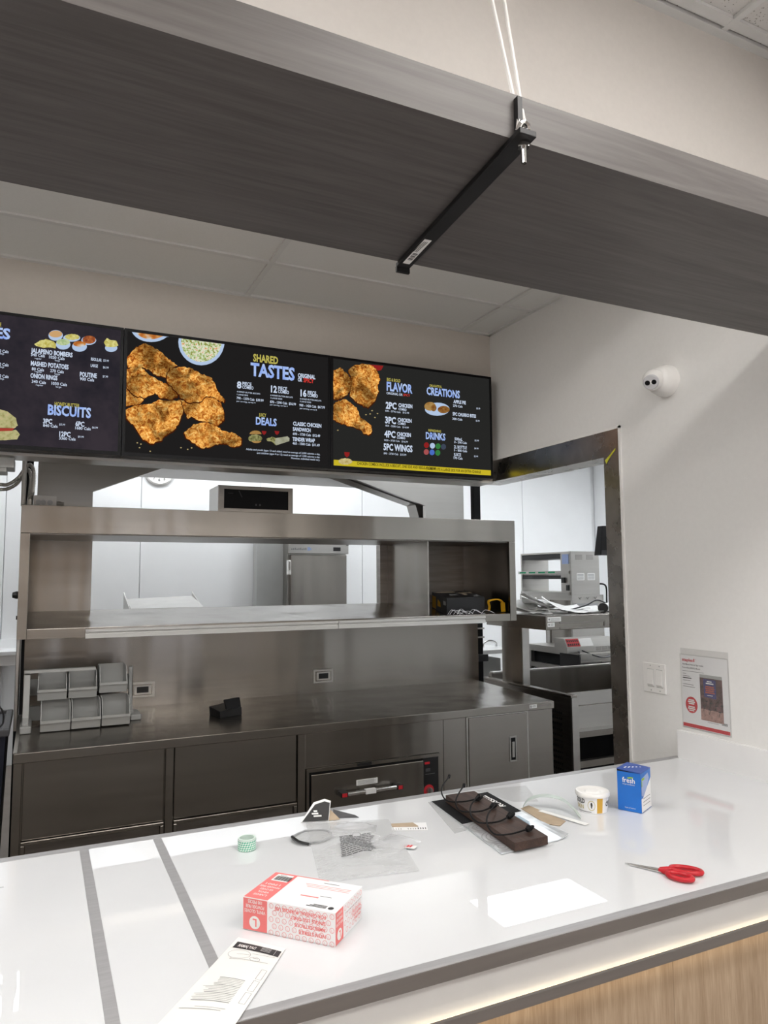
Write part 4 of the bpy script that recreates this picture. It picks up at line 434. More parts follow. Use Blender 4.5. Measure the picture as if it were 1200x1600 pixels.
def troffer(x0, x1, y0, y1, z, pm, label, cat='light', grp=None):
    t = thing('ceiling_light', label, cat, ((x0+x1)/2, (y0+y1)/2, z-0.004), group=grp)
    fr = MB(); k = 0.02
    fr.box(x0, x1, y0, y0+k, z-0.004, z+0.05); fr.box(x0, x1, y1-k, y1, z-0.004, z+0.05); fr.box(x0, x0+k, y0+k, y1-k, z-0.004, z+0.05); fr.box(x1-k, x1, y0+k, y1-k, z-0.004, z+0.05)
    fr.build('frame', GRID_W, t)
    MB().box(x0+k, x1-k, y0+k, y1-k, z+0.004, z+0.01).build('diffuser', pm, t)
    bx('housing', GRID_W, t, x0, x1, y0, y1, z+0.05, z+0.055)
    return t
for n, (i, j) in enumerate(lights_p):
    troffer(xs[i]+0.014, xs[i+1]-0.014, 1.79, 2.326, 2.99, PANEL_P, ['white ceiling light panel over the right half of the counter', 'white ceiling light panel over the left half of the counter'][n])
# higher ceiling on the customer side
m = MB()
m.box(-3.0, WX, YU-0.030, YU, ZC-0.008, ZC+0.005)
cy = [YU-0.060-0.61*k for k in range(10)]; cx = [-2.9+1.22*k for k in range(5)]
for y in cy: m.box(-3.0, WX, y-0.018, y+0.018, ZC-0.006, ZC+0.006)
for x in cx: m.box(x-0.012, x+0.012, -4.1, YU-0.03, ZC-0.0065, ZC+0.0065)
ce2 = structure(m.build('ceiling', GRID_W))
cyy = [YU]+cy+[-4.1]; cxx = [-3.0]+cx+[WX]
lc = [(2, 3), (4, 3), (2, 6), (4, 6), (3, 9)]
for i in range(len(cxx)-1):
    for j in range(len(cyy)-1):
        y1, y0 = cyy[j], cyy[j+1]; x0, x1 = cxx[i], cxx[i+1]
        if (i, j) in lc or y1-y0 < 0.02 or x1-x0 < 0.02: continue
        bx('ceiling_tile', TILE_P, ce2, x0+0.003, x1-0.003, y0+0.003, y1-0.003, ZC+0.007, ZC+0.02)
nm = ['second row left', 'second row right', 'third row left', 'third row right', 'far rear']
for n, (i, j) in enumerate(lc):
    troffer(cxx[i]+0.014, cxx[i+1]-0.014, cyy[j+1]+0.02, cyy[j]-0.02, ZC+0.004, PANEL_C, 'white ceiling light panel above the customer area, '+nm[n])
# kitchen ceiling
ck = structure(MB().box(-3.0, 6.52, 3.483, 7.32, 3.27, 3.31).build('ceiling', GRID_W))
structure(MB().box(WX+0.12, 6.52, 1.0, 3.483, 3.27, 3.31).build('ceiling', GRID_W))
for x0, y0, pm_, s_ in ((-1.19, 6.0, PANEL_B, 'far left'), (0.4, 6.45, PANEL_B, 'added unseen behind the exhaust hood'), (1.85, 6.45, PANEL_B, 'added unseen above the refrigerator'), (3.74, 5.5, PANEL_K, 'over the holding cabinet'), (5.0, 4.35, PANEL_S, 'added unseen near the right kitchen wall'), (3.0, 2.0, PANEL_K, 'added unseen just past the wall opening')):  # all but far left and holding cabinet panels are added to brighten walls
    troffer(x0, x0+1.2, y0, y0+0.61, 3.262, pm_, 'white kitchen ceiling light panel '+s_)

# ================================================================ hanging beam
t = thing('ceiling_beam', 'long grey-brown wood-grain beam hanging over the counter', 'beam', (0.2, 1.28, 2.40))
bx('front_face', BEAM, t, -2.995, 2.26, 1.008, 1.026, 2.40, 2.486)
bx('underside', BEAM, t, -2.995, 2.26, 1.0085, 1.545, 2.401, 2.418)
bx('rear_face', BEAM, t, -2.995, 2.26, 1.527, 1.545, 2.418, 2.486)
bx('top_board', BEAM, t, -2.995, 2.26, 1.026, 1.527, 2.470, 2.485)
# bracket: flat black bar across the underside
t = thing('support_bracket', 'flat black steel bar bolted across the beam underside', 'bracket', (0.77, 1.27, 2.388))
m = MB(); m.hexa([(0.728, 0.972, 2.388), (0.764, 0.972, 2.388), (0.811, 1.553, 2.388), (0.775, 1.553, 2.388)], [(0.728, 0.972, 2.3995), (0.764, 0.972, 2.3995), (0.811, 1.553, 2.3995), (0.775, 1.553, 2.3995)])
m.build('bar', BLACK_M, t, bevel=0.0015)
m = MB(); m.hexa([(0.775, 1.547, 2.376), (0.811, 1.547, 2.376), (0.811, 1.555, 2.376), (0.775, 1.555, 2.376)], [(0.775, 1.547, 2.39), (0.811, 1.547, 2.39), (0.811, 1.555, 2.39), (0.775, 1.555, 2.39)])
m.build('end_tab', BLACK_M, t)
bx('upright_tab', BLACK_M, t, 0.742, 0.752, 0.995, 1.007, 2.395, 2.475)
m = MB(); m.lathe([(0.005, -0.035), (0.005, 0.03)], (0.752, 0.995, 2.385), n=12); bo = m.build('bolt', CHROME, t)
m = MB(); m.lathe([(0.011, 0), (0.011, 0.008)], (0.752, 0.995, 2.379), n=6); m.lathe([(0.010, 0), (0.010, 0.008)], (0.752, 0.995, 2.400), n=6); m.each('nut', CHROME, bo)
st = MB(); st.hexa([(0.768, 1.39, 2.3872), (0.786, 1.39, 2.3872), (0.797, 1.522, 2.3872), (0.779, 1.522, 2.3872)], [(0.768, 1.39, 2.388), (0.786, 1.39, 2.388), (0.797, 1.522, 2.388), (0.779, 1.522, 2.388)])
so = st.build('sticker', PAPER, t); so['label'] = 'white barcode sticker'
m = MB()
for k in range(9):
    y = 1.50-0.0045*k; x = 0.779+(y-1.522)*0.083
    m.box(x+0.003, x+0.015, y-0.0012, y+0.0008*(k % 3), 2.3868, 2.3871)
for k in range(3): m.box(0.772+k*0.004, 0.7735+k*0.004, 1.40, 1.455, 2.3868, 2.3871)
m.stuff('barcode', INK, so)
# cable looping up to the ceiling
t = thing('suspension_cable', 'two-strand white steel cable holding up the beam', 'cable', (0.752, 1.0, 2.40))
MB().tube([(0.742, 0.997, 2.412), (0.745, 0.998, 2.43), (0.875, 1.385, 3.408)], 0.0035, 8).build('strand', WHITE_P, t)
MB().tube([(0.756, 0.997, 2.412), (0.757, 0.998, 2.43), (0.94, 1.385, 3.408)], 0.0035, 8).build('strand', WHITE_P, t)
MB().tube([(0.738, 0.994, 2.405), (0.744, 0.991, 2.420), (0.752, 0.990, 2.426), (0.760, 0.991, 2.420), (0.766, 0.994, 2.405)], 0.0045, 8).build('eye_loop', CHROME, t)

# ================================================================ front service counter
CT = 0.92
t = thing('service_counter', 'white glossy service counter with grey metal edging and glowing oak front', 'counter', (0.6, 1.66, 0.0))
for x0, x1 in ((-2.995, 0.117), (0.139, 0.300), (0.322, 2.27)):
    bx('top_panel', WHITE_GLASS, t, x0, x1, 1.224, 2.100, CT-0.018, CT)
for x0, x1 in ((0.117, 0.139), (0.300, 0.322)):
    bx('joint_strip', ALU, t, x0, x1, 1.224, 2.100, CT-0.018, CT+0.0006)
bx('rear_edge_strip', ALU, t, -2.995, 2.27, 2.100, 2.132, CT-0.04, CT+0.0008, bevel=0.002)
bx('front_edge_strip', ALU, t, -2.995, 2.27, 1.201, 1.224, CT-0.018, CT+0.0008, bevel=0.002)
bx('front_edge_face', EDGE_D, t, -2.995, 2.27, 1.199, 1.206, CT-0.028, CT-0.002)
bx('substrate', EDGE_D, t, -2.995, 2.27, 1.206, 2.128, CT-0.026, CT-0.018)
bx('glow_panel', SOLID_W, t, -2.995, 2.27, 1.232, 1.245, 0.79, CT-0.026)
bx('light_channel', EDGE_D, t, -2.995, 2.27, 1.196, 1.204, 0.806, 0.826)
bx('channel_web', EDGE_D, t, -2.995, 2.27, 1.204, 1.2318, 0.8055, 0.808)
led = bx('led_strip', LED, t, -2.995, 2.27, 1.2210, 1.2290, 0.8082, 0.8103); led['label'] = 'warm white led strip shining up'
led = bx('led_strip', LED_D, t, -2.995, 2.27, 1.2060, 1.2120, 0.8020, 0.8053); led['label'] = 'warm white led strip shining down'
x = -2.995
while x < 2.25:
    x1 = min(x+0.61, 2.27); bx('oak_panel', OAK, t, x+0.0004, x1-0.0004, 1.232, 1.252, 0.10, 0.80); x = x1
bx('body', mat('warm_grey_laminate', (0.52, 0.49, 0.45), 0.5), t, -2.98, 2.25, 1.255, 2.10, 0.0, 0.893)
bx('side_splash', SOLID_W, t, WX-0.021, WX-0.0003, 1.20, 2.106, CT, 1.024)

# ================================================================ menu screens
M_COL = [emit('menu_white', (0.72, 0.82, 1.0), 0.85), emit('menu_blue', (0.36, 0.52, 1.0), 0.85, [(0.28, 0.44, 1.0), (0.55, 0.70, 1.0)], 25), emit('menu_yellow', (0.62, 0.55, 0.12), 0.8), emit('menu_red', (0.75, 0.05, 0.04), 0.8), emit('menu_ink', (0.09, 0.07, 0.01), 0.6)]
PM = {'chicken': fried('menu_fried_chicken'),
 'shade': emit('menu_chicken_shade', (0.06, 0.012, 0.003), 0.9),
 'bowl': emit('menu_bowl', (0.55, 0.70, 0.95), 0.8), 'sauce': emit('menu_sauce', (1, 1, 1), 0.8, [(0.55, 0.16, 0.03), (0.75, 0.35, 0.1), (0.75, 0.75, 0.7)], 30, 1),
 'salad': emit('menu_coleslaw', (1, 1, 1), 0.9, [(0.28, 0.24, 0.05), (0.42, 0.55, 0.2), (0.85, 0.9, 0.75), (0.75, 0.35, 0.12)], 90, 2), 'salad2': emit('menu_slaw', (1, 1, 1), 0.8, [(0.4, 0.55, 0.25), (0.75, 0.85, 0.5)], 90),
 'crumb': emit('menu_crumb', (0.7, 0.55, 0.25), 0.6), 'greens': emit('menu_greens', (1, 1, 1), 0.6, [(0.1, 0.09, 0.03), (0.42, 0.42, 0.16), (0.6, 0.55, 0.28)], 90), 'bun': emit('menu_bun', (1, 1, 1), 0.6, [(0.5, 0.25, 0.06), (0.72, 0.45, 0.16)], 18),
 'bun2': emit('menu_churro', (1, 1, 1), 0.55, [(0.32, 0.09, 0.015), (0.55, 0.30, 0.08)], 60), 'bun3': emit('menu_biscuit', (1, 1, 1), 0.7, [(0.40, 0.34, 0.12), (0.62, 0.60, 0.28), (0.75, 0.62, 0.33)], 45), 'wrap': emit('menu_wrap', (1, 1, 1), 0.6, [(0.42, 0.42, 0.28), (0.66, 0.66, 0.5)], 40),
 'red': emit('menu_dark_red', (0.34, 0.02, 0.02), 0.8), 'red2': emit('menu_jam', (0.45, 0.06, 0.04), 0.8), 'band': emit('menu_band', (0.78, 0.62, 0.03), 0.75), 'chips': emit('menu_potato', (1, 1, 1), 0.8, [(0.5, 0.35, 0.08), (0.85, 0.75, 0.4)], 80), 'green': emit('menu_green', (0.05, 0.28, 0.07), 0.7), 'slate': emit('menu_slate', (0.07, 0.09, 0.14), 0.7), 'pink': emit('menu_pink', (0.55, 0.12, 0.12), 0.7), 'blue': emit('menu_deep_blue', (0.10, 0.22, 0.75), 0.7),
 'fries': emit('menu_fries', (1, 1, 1), 0.85, [(0.5, 0.42, 0.06), (0.85, 0.80, 0.32)], 90), 'cream': emit('menu_gravy', (0.75, 0.45, 0.2), 0.8), 'rings': emit('menu_onion_rings', (1, 1, 1), 0.8, [(0.25, 0.05, 0.02), (0.62, 0.2, 0.06)], 60)}
SCR = [emit('menu_background_plum', (0.03, 0.026, 0.032), 1.0, [(0.017, 0.016, 0.022), (0.040, 0.032, 0.040)], 4), emit('menu_background', (0.014, 0.013, 0.013), 1.0), emit('menu_background_grey', (0.020, 0.020, 0.019), 1.0)]
TVL = ['leftmost menu screen listing side dishes and honey-butter biscuits', 'middle menu screen with big fried chicken pieces and shared tastes heading', 'right menu screen with flavor heading and yellow band along the bottom']
TVX = [(-0.662, 0.2985), (0.3015, 1.2655), (1.2675, 2.212)]
YF = 3.27
def jag(pts, amp, n):
    out = []
    for i in range(len(pts)):
        a = Vector(pts[i]); b = Vector(pts[(i+1) % len(pts)]); d = b-a; nn = Vector((-d.y, d.x)).normalized() if d.length > 1e-6 else Vector((0, 0))
        for k in range(n):
            q = a+d*(k/n)
            if k or n == 1: q = q+nn*random.uniform(-amp, amp)
            out.append((q.x, q.y))
    return out
def flat_poly(mb, pts, y):
    bm = bmesh.new(); vs = [bm.verts.new((p[0], y, p[1])) for p in pts]
    try: f = bm.faces.new(vs)
    except Exception: bm.free(); return
    bmesh.ops.triangulate(bm, faces=[f]); bm.verts.index_update()
    bm.normal_update()
    fs = []
    for f in bm.faces:
        ix = tuple(v.index for v in f.verts); fs.append(ix if f.normal.y < 0 else tuple(reversed(ix)))
    mb.add([v.co[:] for v in bm.verts], fs); bm.free()
for i, (x0, x1) in enumerate(TVX):
    t = thing('menu_screen', TVL[i], 'screen', ((x0+x1)/2, YF+0.03, 2.152), group='menu screens in a row over the kitchen opening')
    bx('housing', BEZEL, t, x0, x1, YF+0.004, YF+0.060, 2.152, 2.717)
    m = MB(); b = 0.0125
    m.box(x0, x1, YF-0.002, YF+0.004, 2.152, 2.152+0.016); m.box(x0, x1, YF-0.002, YF+0.004, 2.717-b, 2.717); m.box(x0, x0+b, YF-0.002, YF+0.004, 2.168, 2.717-b); m.box(x1-b, x1, YF-0.002, YF+0.004, 2.168, 2.717-b)
    m.build('bezel', BEZEL, t)
    bx('wall_mount', BLACK_M, t, x0+0.3, x1-0.3, YF+0.060, YB-0.0125, 2.30, 2.55)
    sc = bx('screen', SCR[i], t, x0+b, x1-b, YF, YF+0.004, 2.168, 2.717-b)
    lim = (x0+b+0.001, x1-b-0.001)
    by = {}
    for tv, kind, lay, pts in MENU_PICS:
        if tv != i: continue
        pts = [(max(lim[0], min(lim[1], p[0])), max(2.169, min(2.7035, p[1]))) for p in pts]
        if kind in ('chicken',): pts = jag(pts, 0.0035, 5)
        elif kind in ('greens', 'fries', 'chips', 'bun3'): pts = jag(pts, 0.0015, 3)
        pts = [(max(lim[0], min(lim[1], p[0])), max(2.169, min(2.7035, p[1]))) for p in pts]
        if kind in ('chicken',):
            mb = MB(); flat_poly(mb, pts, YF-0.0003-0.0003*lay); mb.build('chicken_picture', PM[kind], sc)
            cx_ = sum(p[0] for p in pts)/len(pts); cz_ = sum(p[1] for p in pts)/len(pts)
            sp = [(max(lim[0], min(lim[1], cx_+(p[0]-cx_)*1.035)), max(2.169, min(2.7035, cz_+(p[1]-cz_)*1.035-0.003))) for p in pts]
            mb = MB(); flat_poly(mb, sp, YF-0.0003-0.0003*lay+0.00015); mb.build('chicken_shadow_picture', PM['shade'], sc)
        else:
            flat_poly(by.setdefault(kind, MB()), pts, YF-0.0003-0.00025*lay)
    for k, mb in by.items():
        if mb.v: mb.each({'band': 'yellow_band', 'crumb': 'crumb_picture'}.get(k, 'food_picture'), PM[k], sc)
    byc = {}
    for s_, x, z, w_, h, c in MENU_TEXT[i]:
        if x < lim[0]: continue
        mb = MB() if h > 0.017 else byc.setdefault(c, MB())
        mb.text(s_, (x, YF-0.0026, z), (1, 0, 0), (0, 0, 1), h, w_, bold=0.035 if h > 0.017 else (0.02 if h > 0.011 else 0.008))
        if h > 0.017: mb.build('heading_lettering', M_COL[c], sc)
    for c, mb in byc.items(): mb.stuff('small_lettering', M_COL[c], sc)
# ================================================================ steel work counter behind
t = thing('work_counter', 'long stainless steel work counter with panelled front under the pass-through shelf', 'counter', (1.3, 3.95, 0.0))
m = MB(); m.hexa([(-0.075, 3.445, 0.858), (2.723, 3.445, 0.858), (2.80, 4.40, 0.858), (-0.075, 4.40, 0.858)], [(-0.075, 3.445, 0.90), (2.723, 3.445, 0.90), (2.80, 4.40, 0.90), (-0.075, 4.40, 0.90)])
wt = m.build('worktop', STEEL, t, bevel=0.003)
m = MB(); m.box(-0.0755, -0.060, 3.445, 4.385, 0.9003, 0.905); m.build('marine_edge', STEEL_L, wt)
m = MB(); m.box(2.548, 2.598, 3.4436, 3.445, 0.872, 0.892); s_ = m.build('maker_label', PAPER, wt); s_['label'] = 'small white maker sticker on the counter edge'
m = MB(); m.box(2.553, 2.560, 3.4430, 3.4436, 0.876, 0.888); m.box(2.565, 2.592, 3.4430, 3.4436, 0.879, 0.881); m.box(2.565, 2.59, 3.4430, 3.4436, 0.884, 0.886); m.stuff('label_print', INK_G, s_)
bx('maker_plate', STEEL_D, wt, 2.605, 2.70, 3.4436, 3.445, 0.876, 0.888)
bs = bx('backsplash', STEEL, t, -0.06, 2.812, 4.385, 4.40, 0.9, 1.338)
bx('end_panel', STEEL, t, -0.088, -0.076, 3.93, 4.40, 0.905, 1.336)
for x0, z0 in ((1.582, 0.958), (0.486, 0.950)):
    o = bx('outlet_plate', STEEL_L, bs, x0, x0+0.132, 4.379, 4.385, z0, z0+0.086, bevel=0.002)
    fr = MB(); fr.box(x0+0.012, x0+0.120, 4.3765, 4.379, z0+0.012, z0+0.018); fr.box(x0+0.012, x0+0.120, 4.3765, 4.379, z0+0.068, z0+0.074); fr.box(x0+0.012, x0+0.02, 4.3765, 4.379, z0+0.018, z0+0.068); fr.box(x0+0.112, x0+0.120, 4.3765, 4.379, z0+0.018, z0+0.068)
    fr.build('outlet_frame', STEEL, bs)
    bx('outlet_socket', BLACK, bs, x0+0.034, x0+0.098, 4.3765, 4.379, z0+0.027, z0+0.060)
F0 = 3.455
bx('post', STEEL, t, -0.073, -0.040, F0, F0+0.03, 0.06, 0.858, bevel=0.002)
bx('post', STEEL, t, 0.543, 0.577, F0-0.001, F0+0.03, 0.06, 0.858, bevel=0.002)
bx('post', STEEL, t, 1.168, 1.207, F0, F0+0.03, 0.06, 0.858, bevel=0.002)
for a, b in ((-0.040, 0.543), (0.577, 1.168)):
    bx('front_panel', STEEL, t, a+0.006, b-0.006, F0+0.006, F0+0.02, 0.540, 0.858, bevel=0.003)
    m = MB(); k = 0.016
    m.box(a+0.004, b-0.004, F0-0.004, F0+0.02, 0.522, 0.537); m.box(a+0.004, a+0.004+k, F0-0.004, F0+0.02, 0.12, 0.522); m.box(b-0.004-k, b-0.004, F0-0.004, F0+0.02, 0.12, 0.522)
    fr = m.build('lower_frame', STEEL, t, bevel=0.003)
    bx('lower_door', STEEL_D, t, a+0.022, b-0.022, F0+0.012, F0+0.02, 0.12, 0.520)
bx('drawer_surround', STEEL, t, 1.207, 1.985, F0+0.002, F0+0.02, 0.690, 0.858)
bx('drawer_surround', STEEL, t, 1.958, 1.985, F0+0.002, F0+0.02, 0.10, 0.690)
bx('cabinet_face', STEEL, t, 1.9865, 2.712, F0-0.001, F0+0.02, 0.10, 0.858)
fr = MB(); fr.box(2.128, 2.138, F0-0.006, F0-0.001, 0.10, 0.862); fr.box(2.531, 2.539, F0-0.006, F0-0.001, 0.10, 0.862); fr.box(2.138, 2.531, F0-0.006, F0-0.001, 0.853, 0.862); fr.build('door_frame', STEEL_L, t)
dr = bx('cabinet_door', STEEL, t, 2.140, 2.529, F0-0.010, F0-0.002, 0.12, 0.851, bevel=0.002)
m = MB(); m.box(2.404, 2.452, F0-0.013, F0-0.010, 0.592, 0.600); m.box(2.404, 2.452, F0-0.013, F0-0.010, 0.722, 0.730); m.box(2.404, 2.412, F0-0.013, F0-0.010, 0.600, 0.722); m.box(2.444, 2.452, F0-0.013, F0-0.010, 0.600, 0.722); m.build('latch_rim', STEEL_L, dr)
bx('latch_recess', BLACK_MATTE, dr, 2.412, 2.444, F0-0.0115, F0-0.010, 0.600, 0.722); bx('latch_tongue', STEEL_L, dr, 2.419, 2.437, F0-0.016, F0-0.0115, 0.615, 0.700, bevel=0.002)
m = MB(); m.hexa([(-0.07, 3.48, 0.1), (2.70, 3.48, 0.1), (2.775, 4.38, 0.1), (-0.07, 4.38, 0.1)], [(-0.07, 3.48, 0.857), (2.70, 3.48, 0.857), (2.775, 4.38, 0.857), (-0.07, 4.38, 0.857)]); m.build('carcass', STEEL, t)
bx('toe_kick', BLACK_MATTE, t, -0.05, 2.68, 3.52, 4.3, 0.0, 0.1)

# ---------------------------------------------------------------- warming drawer built into the counter
t = thing('warming_drawer', 'stainless warming drawer with long bar handle and black control strip', 'drawer', (1.58, 3.45, 0.35))
m = MB(); m.box(1.209, 1.222, F0-0.012, F0, 0.35, 0.688); m.box(1.946, 1.957, F0-0.012, F0, 0.35, 0.688); m.box(1.222, 1.946, F0-0.012, F0, 0.672, 0.688); m.box(1.222, 1.946, F0-0.012, F0, 0.35, 0.37); m.build('bezel', STEEL, t)
bx('gap', BLACK_MATTE, t, 1.222, 1.946, F0-0.004, F0, 0.37, 0.672)
d = bx('drawer_front', STEEL, t, 1.230, 1.852, F0-0.022, F0-0.004, 0.40, 0.662, bevel=0.003)
h = MB().tube([(1.385, F0-0.060, 0.560), (1.690, F0-0.060, 0.560)], 0.010, 12).build('handle', CHROME, d, smooth=True)
m = MB(); m.box(1.366, 1.405, F0-0.072, F0-0.022, 0.548, 0.572); m.box(1.672, 1.708, F0-0.072, F0-0.022, 0.548, 0.572); m.each('handle_bracket', BLACK, d, bevel=0.003)
m = MB(); m.box(1.372, 1.398, F0-0.074, F0-0.072, 0.551, 0.569); m.box(1.679, 1.702, F0-0.074, F0-0.072, 0.551, 0.569); m.each('end_badge', RED_P, d)
bx('handle_wrap', PAPER, d, 1.50, 1.555, F0-0.072, F0-0.048, 0.549, 0.571)
s_ = bx('warning_sticker', PAPER, d, 1.468, 1.585, F0-0.0235, F0-0.022, 0.583, 0.610)
m = MB()
for k in range(4): m.box(1.474, 1.575-0.01*(k % 2), F0-0.024, F0-0.0235, 0.587+0.0055*k, 0.589+0.0055*k)
m.stuff('sticker_print', INK_G, s_)
bx('top_latch', BLACK, t, 1.478, 1.556, F0-0.016, F0-0.012, 0.675, 0.689)
c = bx('control_panel', BLACK, t, 1.856, 1.944, F0-0.014, F0-0.004, 0.372, 0.670)
bx('logo_plate', RED_P, c, 1.862, 1.892, F0-0.0155, F0-0.014, 0.640, 0.651)
bx('display', DGREY, c, 1.868, 1.895, F0-0.0155, F0-0.014, 0.602, 0.618)
m = MB()
for k in range(5): m.box(1.866+k*0.012, 1.873+k*0.012, F0-0.0155, F0-0.014, 0.588, 0.590)
m.stuff('control_print', INK_G, c)
MB().lathe([(0.030, 0.0), (0.030, 0.002), (0.025, 0.002)], (1.885, F0-0.014, 0.505), (0, -1, 0), 24).build('dial_ring', RED_P, c)
m = MB().lathe([(0.018, 0.0), (0.017, 0.018), (0.0, 0.018)], (1.885, F0-0.016, 0.505), (0, -1, 0), 20); m.box(1.882, 1.888, F0-0.042, F0-0.034, 0.489, 0.521); m.build('dial_knob', STEEL_L, c)

# ================================================================ pass-through shelf box
t = thing('pass_through_shelf', 'stainless pass-through shelf cabinet open at front and back above the steel counter', 'shelf', (1.35, 4.22, 1.336))
X0, X1, Y0, Y1, Z0, Z1 = -0.09, 2.80, 3.90, 4.54, 1.336, 1.985
bx('top_fascia', STEEL, t, X0, X1, Y0, Y0+0.02, 1.847, Z1, bevel=0.002)
bx('left_post', STEEL, t, X0, -0.047, Y0, Y0+0.02, Z0, 1.847, bevel=0.002)
bx('right_post', STEEL, t, 2.752, X1, Y0, Y0+0.02, Z0, 1.847, bevel=0.002)
bx('bottom_rail', STEEL, t, -0.047, 2.752, Y0+0.001, Y0+0.02, Z0, 1.384, bevel=0.002)
bx('top_panel', STEEL, t, X0, X1, Y0+0.02, Y1, 1.968, Z1)
bx('inner_ceiling', STEEL_D, t, X0+0.01, X1-0.01, Y0+0.02, Y1, 1.843, 1.852)
bx('side_panel', STEEL, t, X0, X0+0.01, Y0+0.02, Y1, Z0, 1.968); bx('side_panel', STEEL, t, X1-0.01, X1, Y0+0.02, Y1, Z0, 1.968)
m = MB(); m.hexa([(X0+0.01, Y0+0.02, 1.368), (X1-0.01, Y0+0.02, 1.368), (X1-0.01, Y1, 1.430), (X0+0.01, Y1, 1.430)], [(X0+0.01, Y0+0.02, 1.380), (X1-0.01, Y0+0.02, 1.380), (X1-0.01, Y1, 1.445), (X0+0.01, Y1, 1.445)]); m.build('shelf_floor', STEEL, t)
bx('underside', STEEL, t, X0+0.01, X1-0.01, Y0+0.02, Y1, Z0, 1.345)
bx('back_panel', STEEL, t, X0+0.01, 0.272, Y1-0.012, Y1, 1.430, 1.843); bx('back_panel', STEEL_D, t, 2.185, X1-0.01, Y1-0.012, Y1, 1.430, 1.843)
bx('back_header', STEEL, t, 0.272, 2.185, Y1-0.012, Y1, 1.852, 1.968)
bx('divider', STEEL, t, 2.176, 2.186, 3.955, Y1-0.012, 1.384, 1.843)
bx('opening_jamb', STEEL_D, t, 2.120, 2.176, Y1-0.012, Y1+0.05, 1.445, 1.843)
bx('rear_flange', STEEL_D, t, -0.08, 2.79, Y1, Y1+0.012, 1.336, 1.43)
for a, b in ((0.214, 1.553), (1.557, 2.553)):
    m = MB(); m.box(a, b, Y0-0.006, Y0+0.001, 1.331, 1.375); m.box(a, b, Y0-0.014, Y0-0.006, 1.362, 1.375); m.box(a, b, Y0-0.012, Y0-0.006, 1.331, 1.351); s_ = m.build('price_rail', RAIL, t); s_['label'] = 'pale grey price rail'
m = MB(); m.lathe([(0.018, 0), (0.020, 0.012), (0.014, 0.030), (0.0, 0.032)], (X0, 4.10, 1.545), (-1, 0, 0), 10); m.build('knob', BLACK, t)
m = MB(); m.lathe([(0.010, 0), (0.010, 0.010), (0.0, 0.010)], (X0, 4.10, 1.432), (-1, 0, 0), 10); m.build('knob', BLACK, t)

# things standing on the pass-through shelf
t = thing('order_display', 'boxy steel order display with dark face standing on top of the shelf cabinet', 'display', (1.07, 4.0, 1.9853))
bx('housing', STEEL_L, t, 0.862, 1.285, 3.925, 4.14, 1.9853, 2.128, bevel=0.002)
m = MB(); m.box(0.862, 1.285, 3.908, 3.925, 1.9853, 2.003); m.box(0.862, 1.285, 3.908, 3.925, 2.108, 2.128); m.box(0.862, 0.894, 3.908, 3.925, 2.003, 2.108); m.box(1.258, 1.285, 3.908, 3.925, 2.003, 2.108); m.build('frame', STEEL, t)
f_ = bx('dark_face', BEZEL, t, 0.894, 1.258, 3.915, 3.925, 2.003, 2.108)
m = MB(); m.box(1.07, 1.078, 3.9143, 3.9148, 2.022, 2.032); m.box(1.092, 1.10, 3.9143, 3.9148, 2.022, 2.032); m.box(0.918, 0.945, 3.9143, 3.9148, 2.086, 2.0875)
for k in range(6): m.box(0.976+0.003*k, 0.980+0.003*k, 3.9143, 3.9148, 2.098-0.006*k, 2.102-0.006*k)
m.stuff('face_marks', DGREY, f_)
t = thing('junction_box', 'grey metal junction box on the left end of the shelf cabinet', 'box', (0.015, 4.0, 1.9853))
bx('body', ALU_L, t, -0.040, 0.066, 3.965, 4.035, 1.9853, 2.040, bevel=0.003)
m = MB()
for x in (-0.022, 0.0, 0.030): m.lathe([(0.013, 0), (0.013, 0.002), (0.010, 0.002)], (x+0.005, 3.965, 2.005), (0, -1, 0), 16)
m.each('knockout', ALU, t)
MB().lathe([(0.013, 0), (0.013, 0.02), (0.009, 0.02), (0.009, 0.034)], (0.066, 4.0, 2.003), (1, 0, 0), 12).build('connector', STEEL_L, t)
MB().lathe([(0.014, 0), (0.014, 0.03)], (-0.055, 4.0, 1.992), (0, 0, 1), 12).build('connector', STEEL_L, t)
hA = [(-0.30, 4.0, 2.09), (-0.191, 4.0, 2.089), (-0.157, 4.0, 2.091), (-0.113, 4.0, 2.125), (-0.081, 4.0, 2.178), (-0.060, 4.0, 2.196), (-0.043, 4.0, 2.158), (-0.043, 4.0, 2.071), (-0.050, 4.0, 2.02)]
hB = [(-0.30, 4.03, 2.065), (-0.190, 4.02, 2.067), (-0.156, 4.02, 2.072), (-0.118, 4.02, 2.099), (-0.091, 4.02, 2.142), (-0.069, 4.02, 2.173), (-0.055, 4.015, 2.135), (-0.056, 4.01, 2.07), (-0.060, 4.01, 2.02)]
for pts, lb in ((hA, 'upper ribbed grey metal hose arching into the junction box'), (hB, 'lower ribbed grey metal hose arching into the junction box')):
    P = smoothpts(pts, 14); rr = [0.0095 if k % 2 else 0.0078 for k in range(len(P))]
    tag(MB().tube(P, rr, 10).build('flexible_conduit', STEEL_L, smooth=True), lb, 'hose', 'flexible conduits')
tag(MB().tube([(-0.085, 4.0, 1.9853), (-0.085, 4.0, 3.268)], 0.011, 14).build('conduit_pipe', ALU_L, smooth=True), 'thin grey conduit pipe rising from the left end of the shelf cabinet', 'pipe')
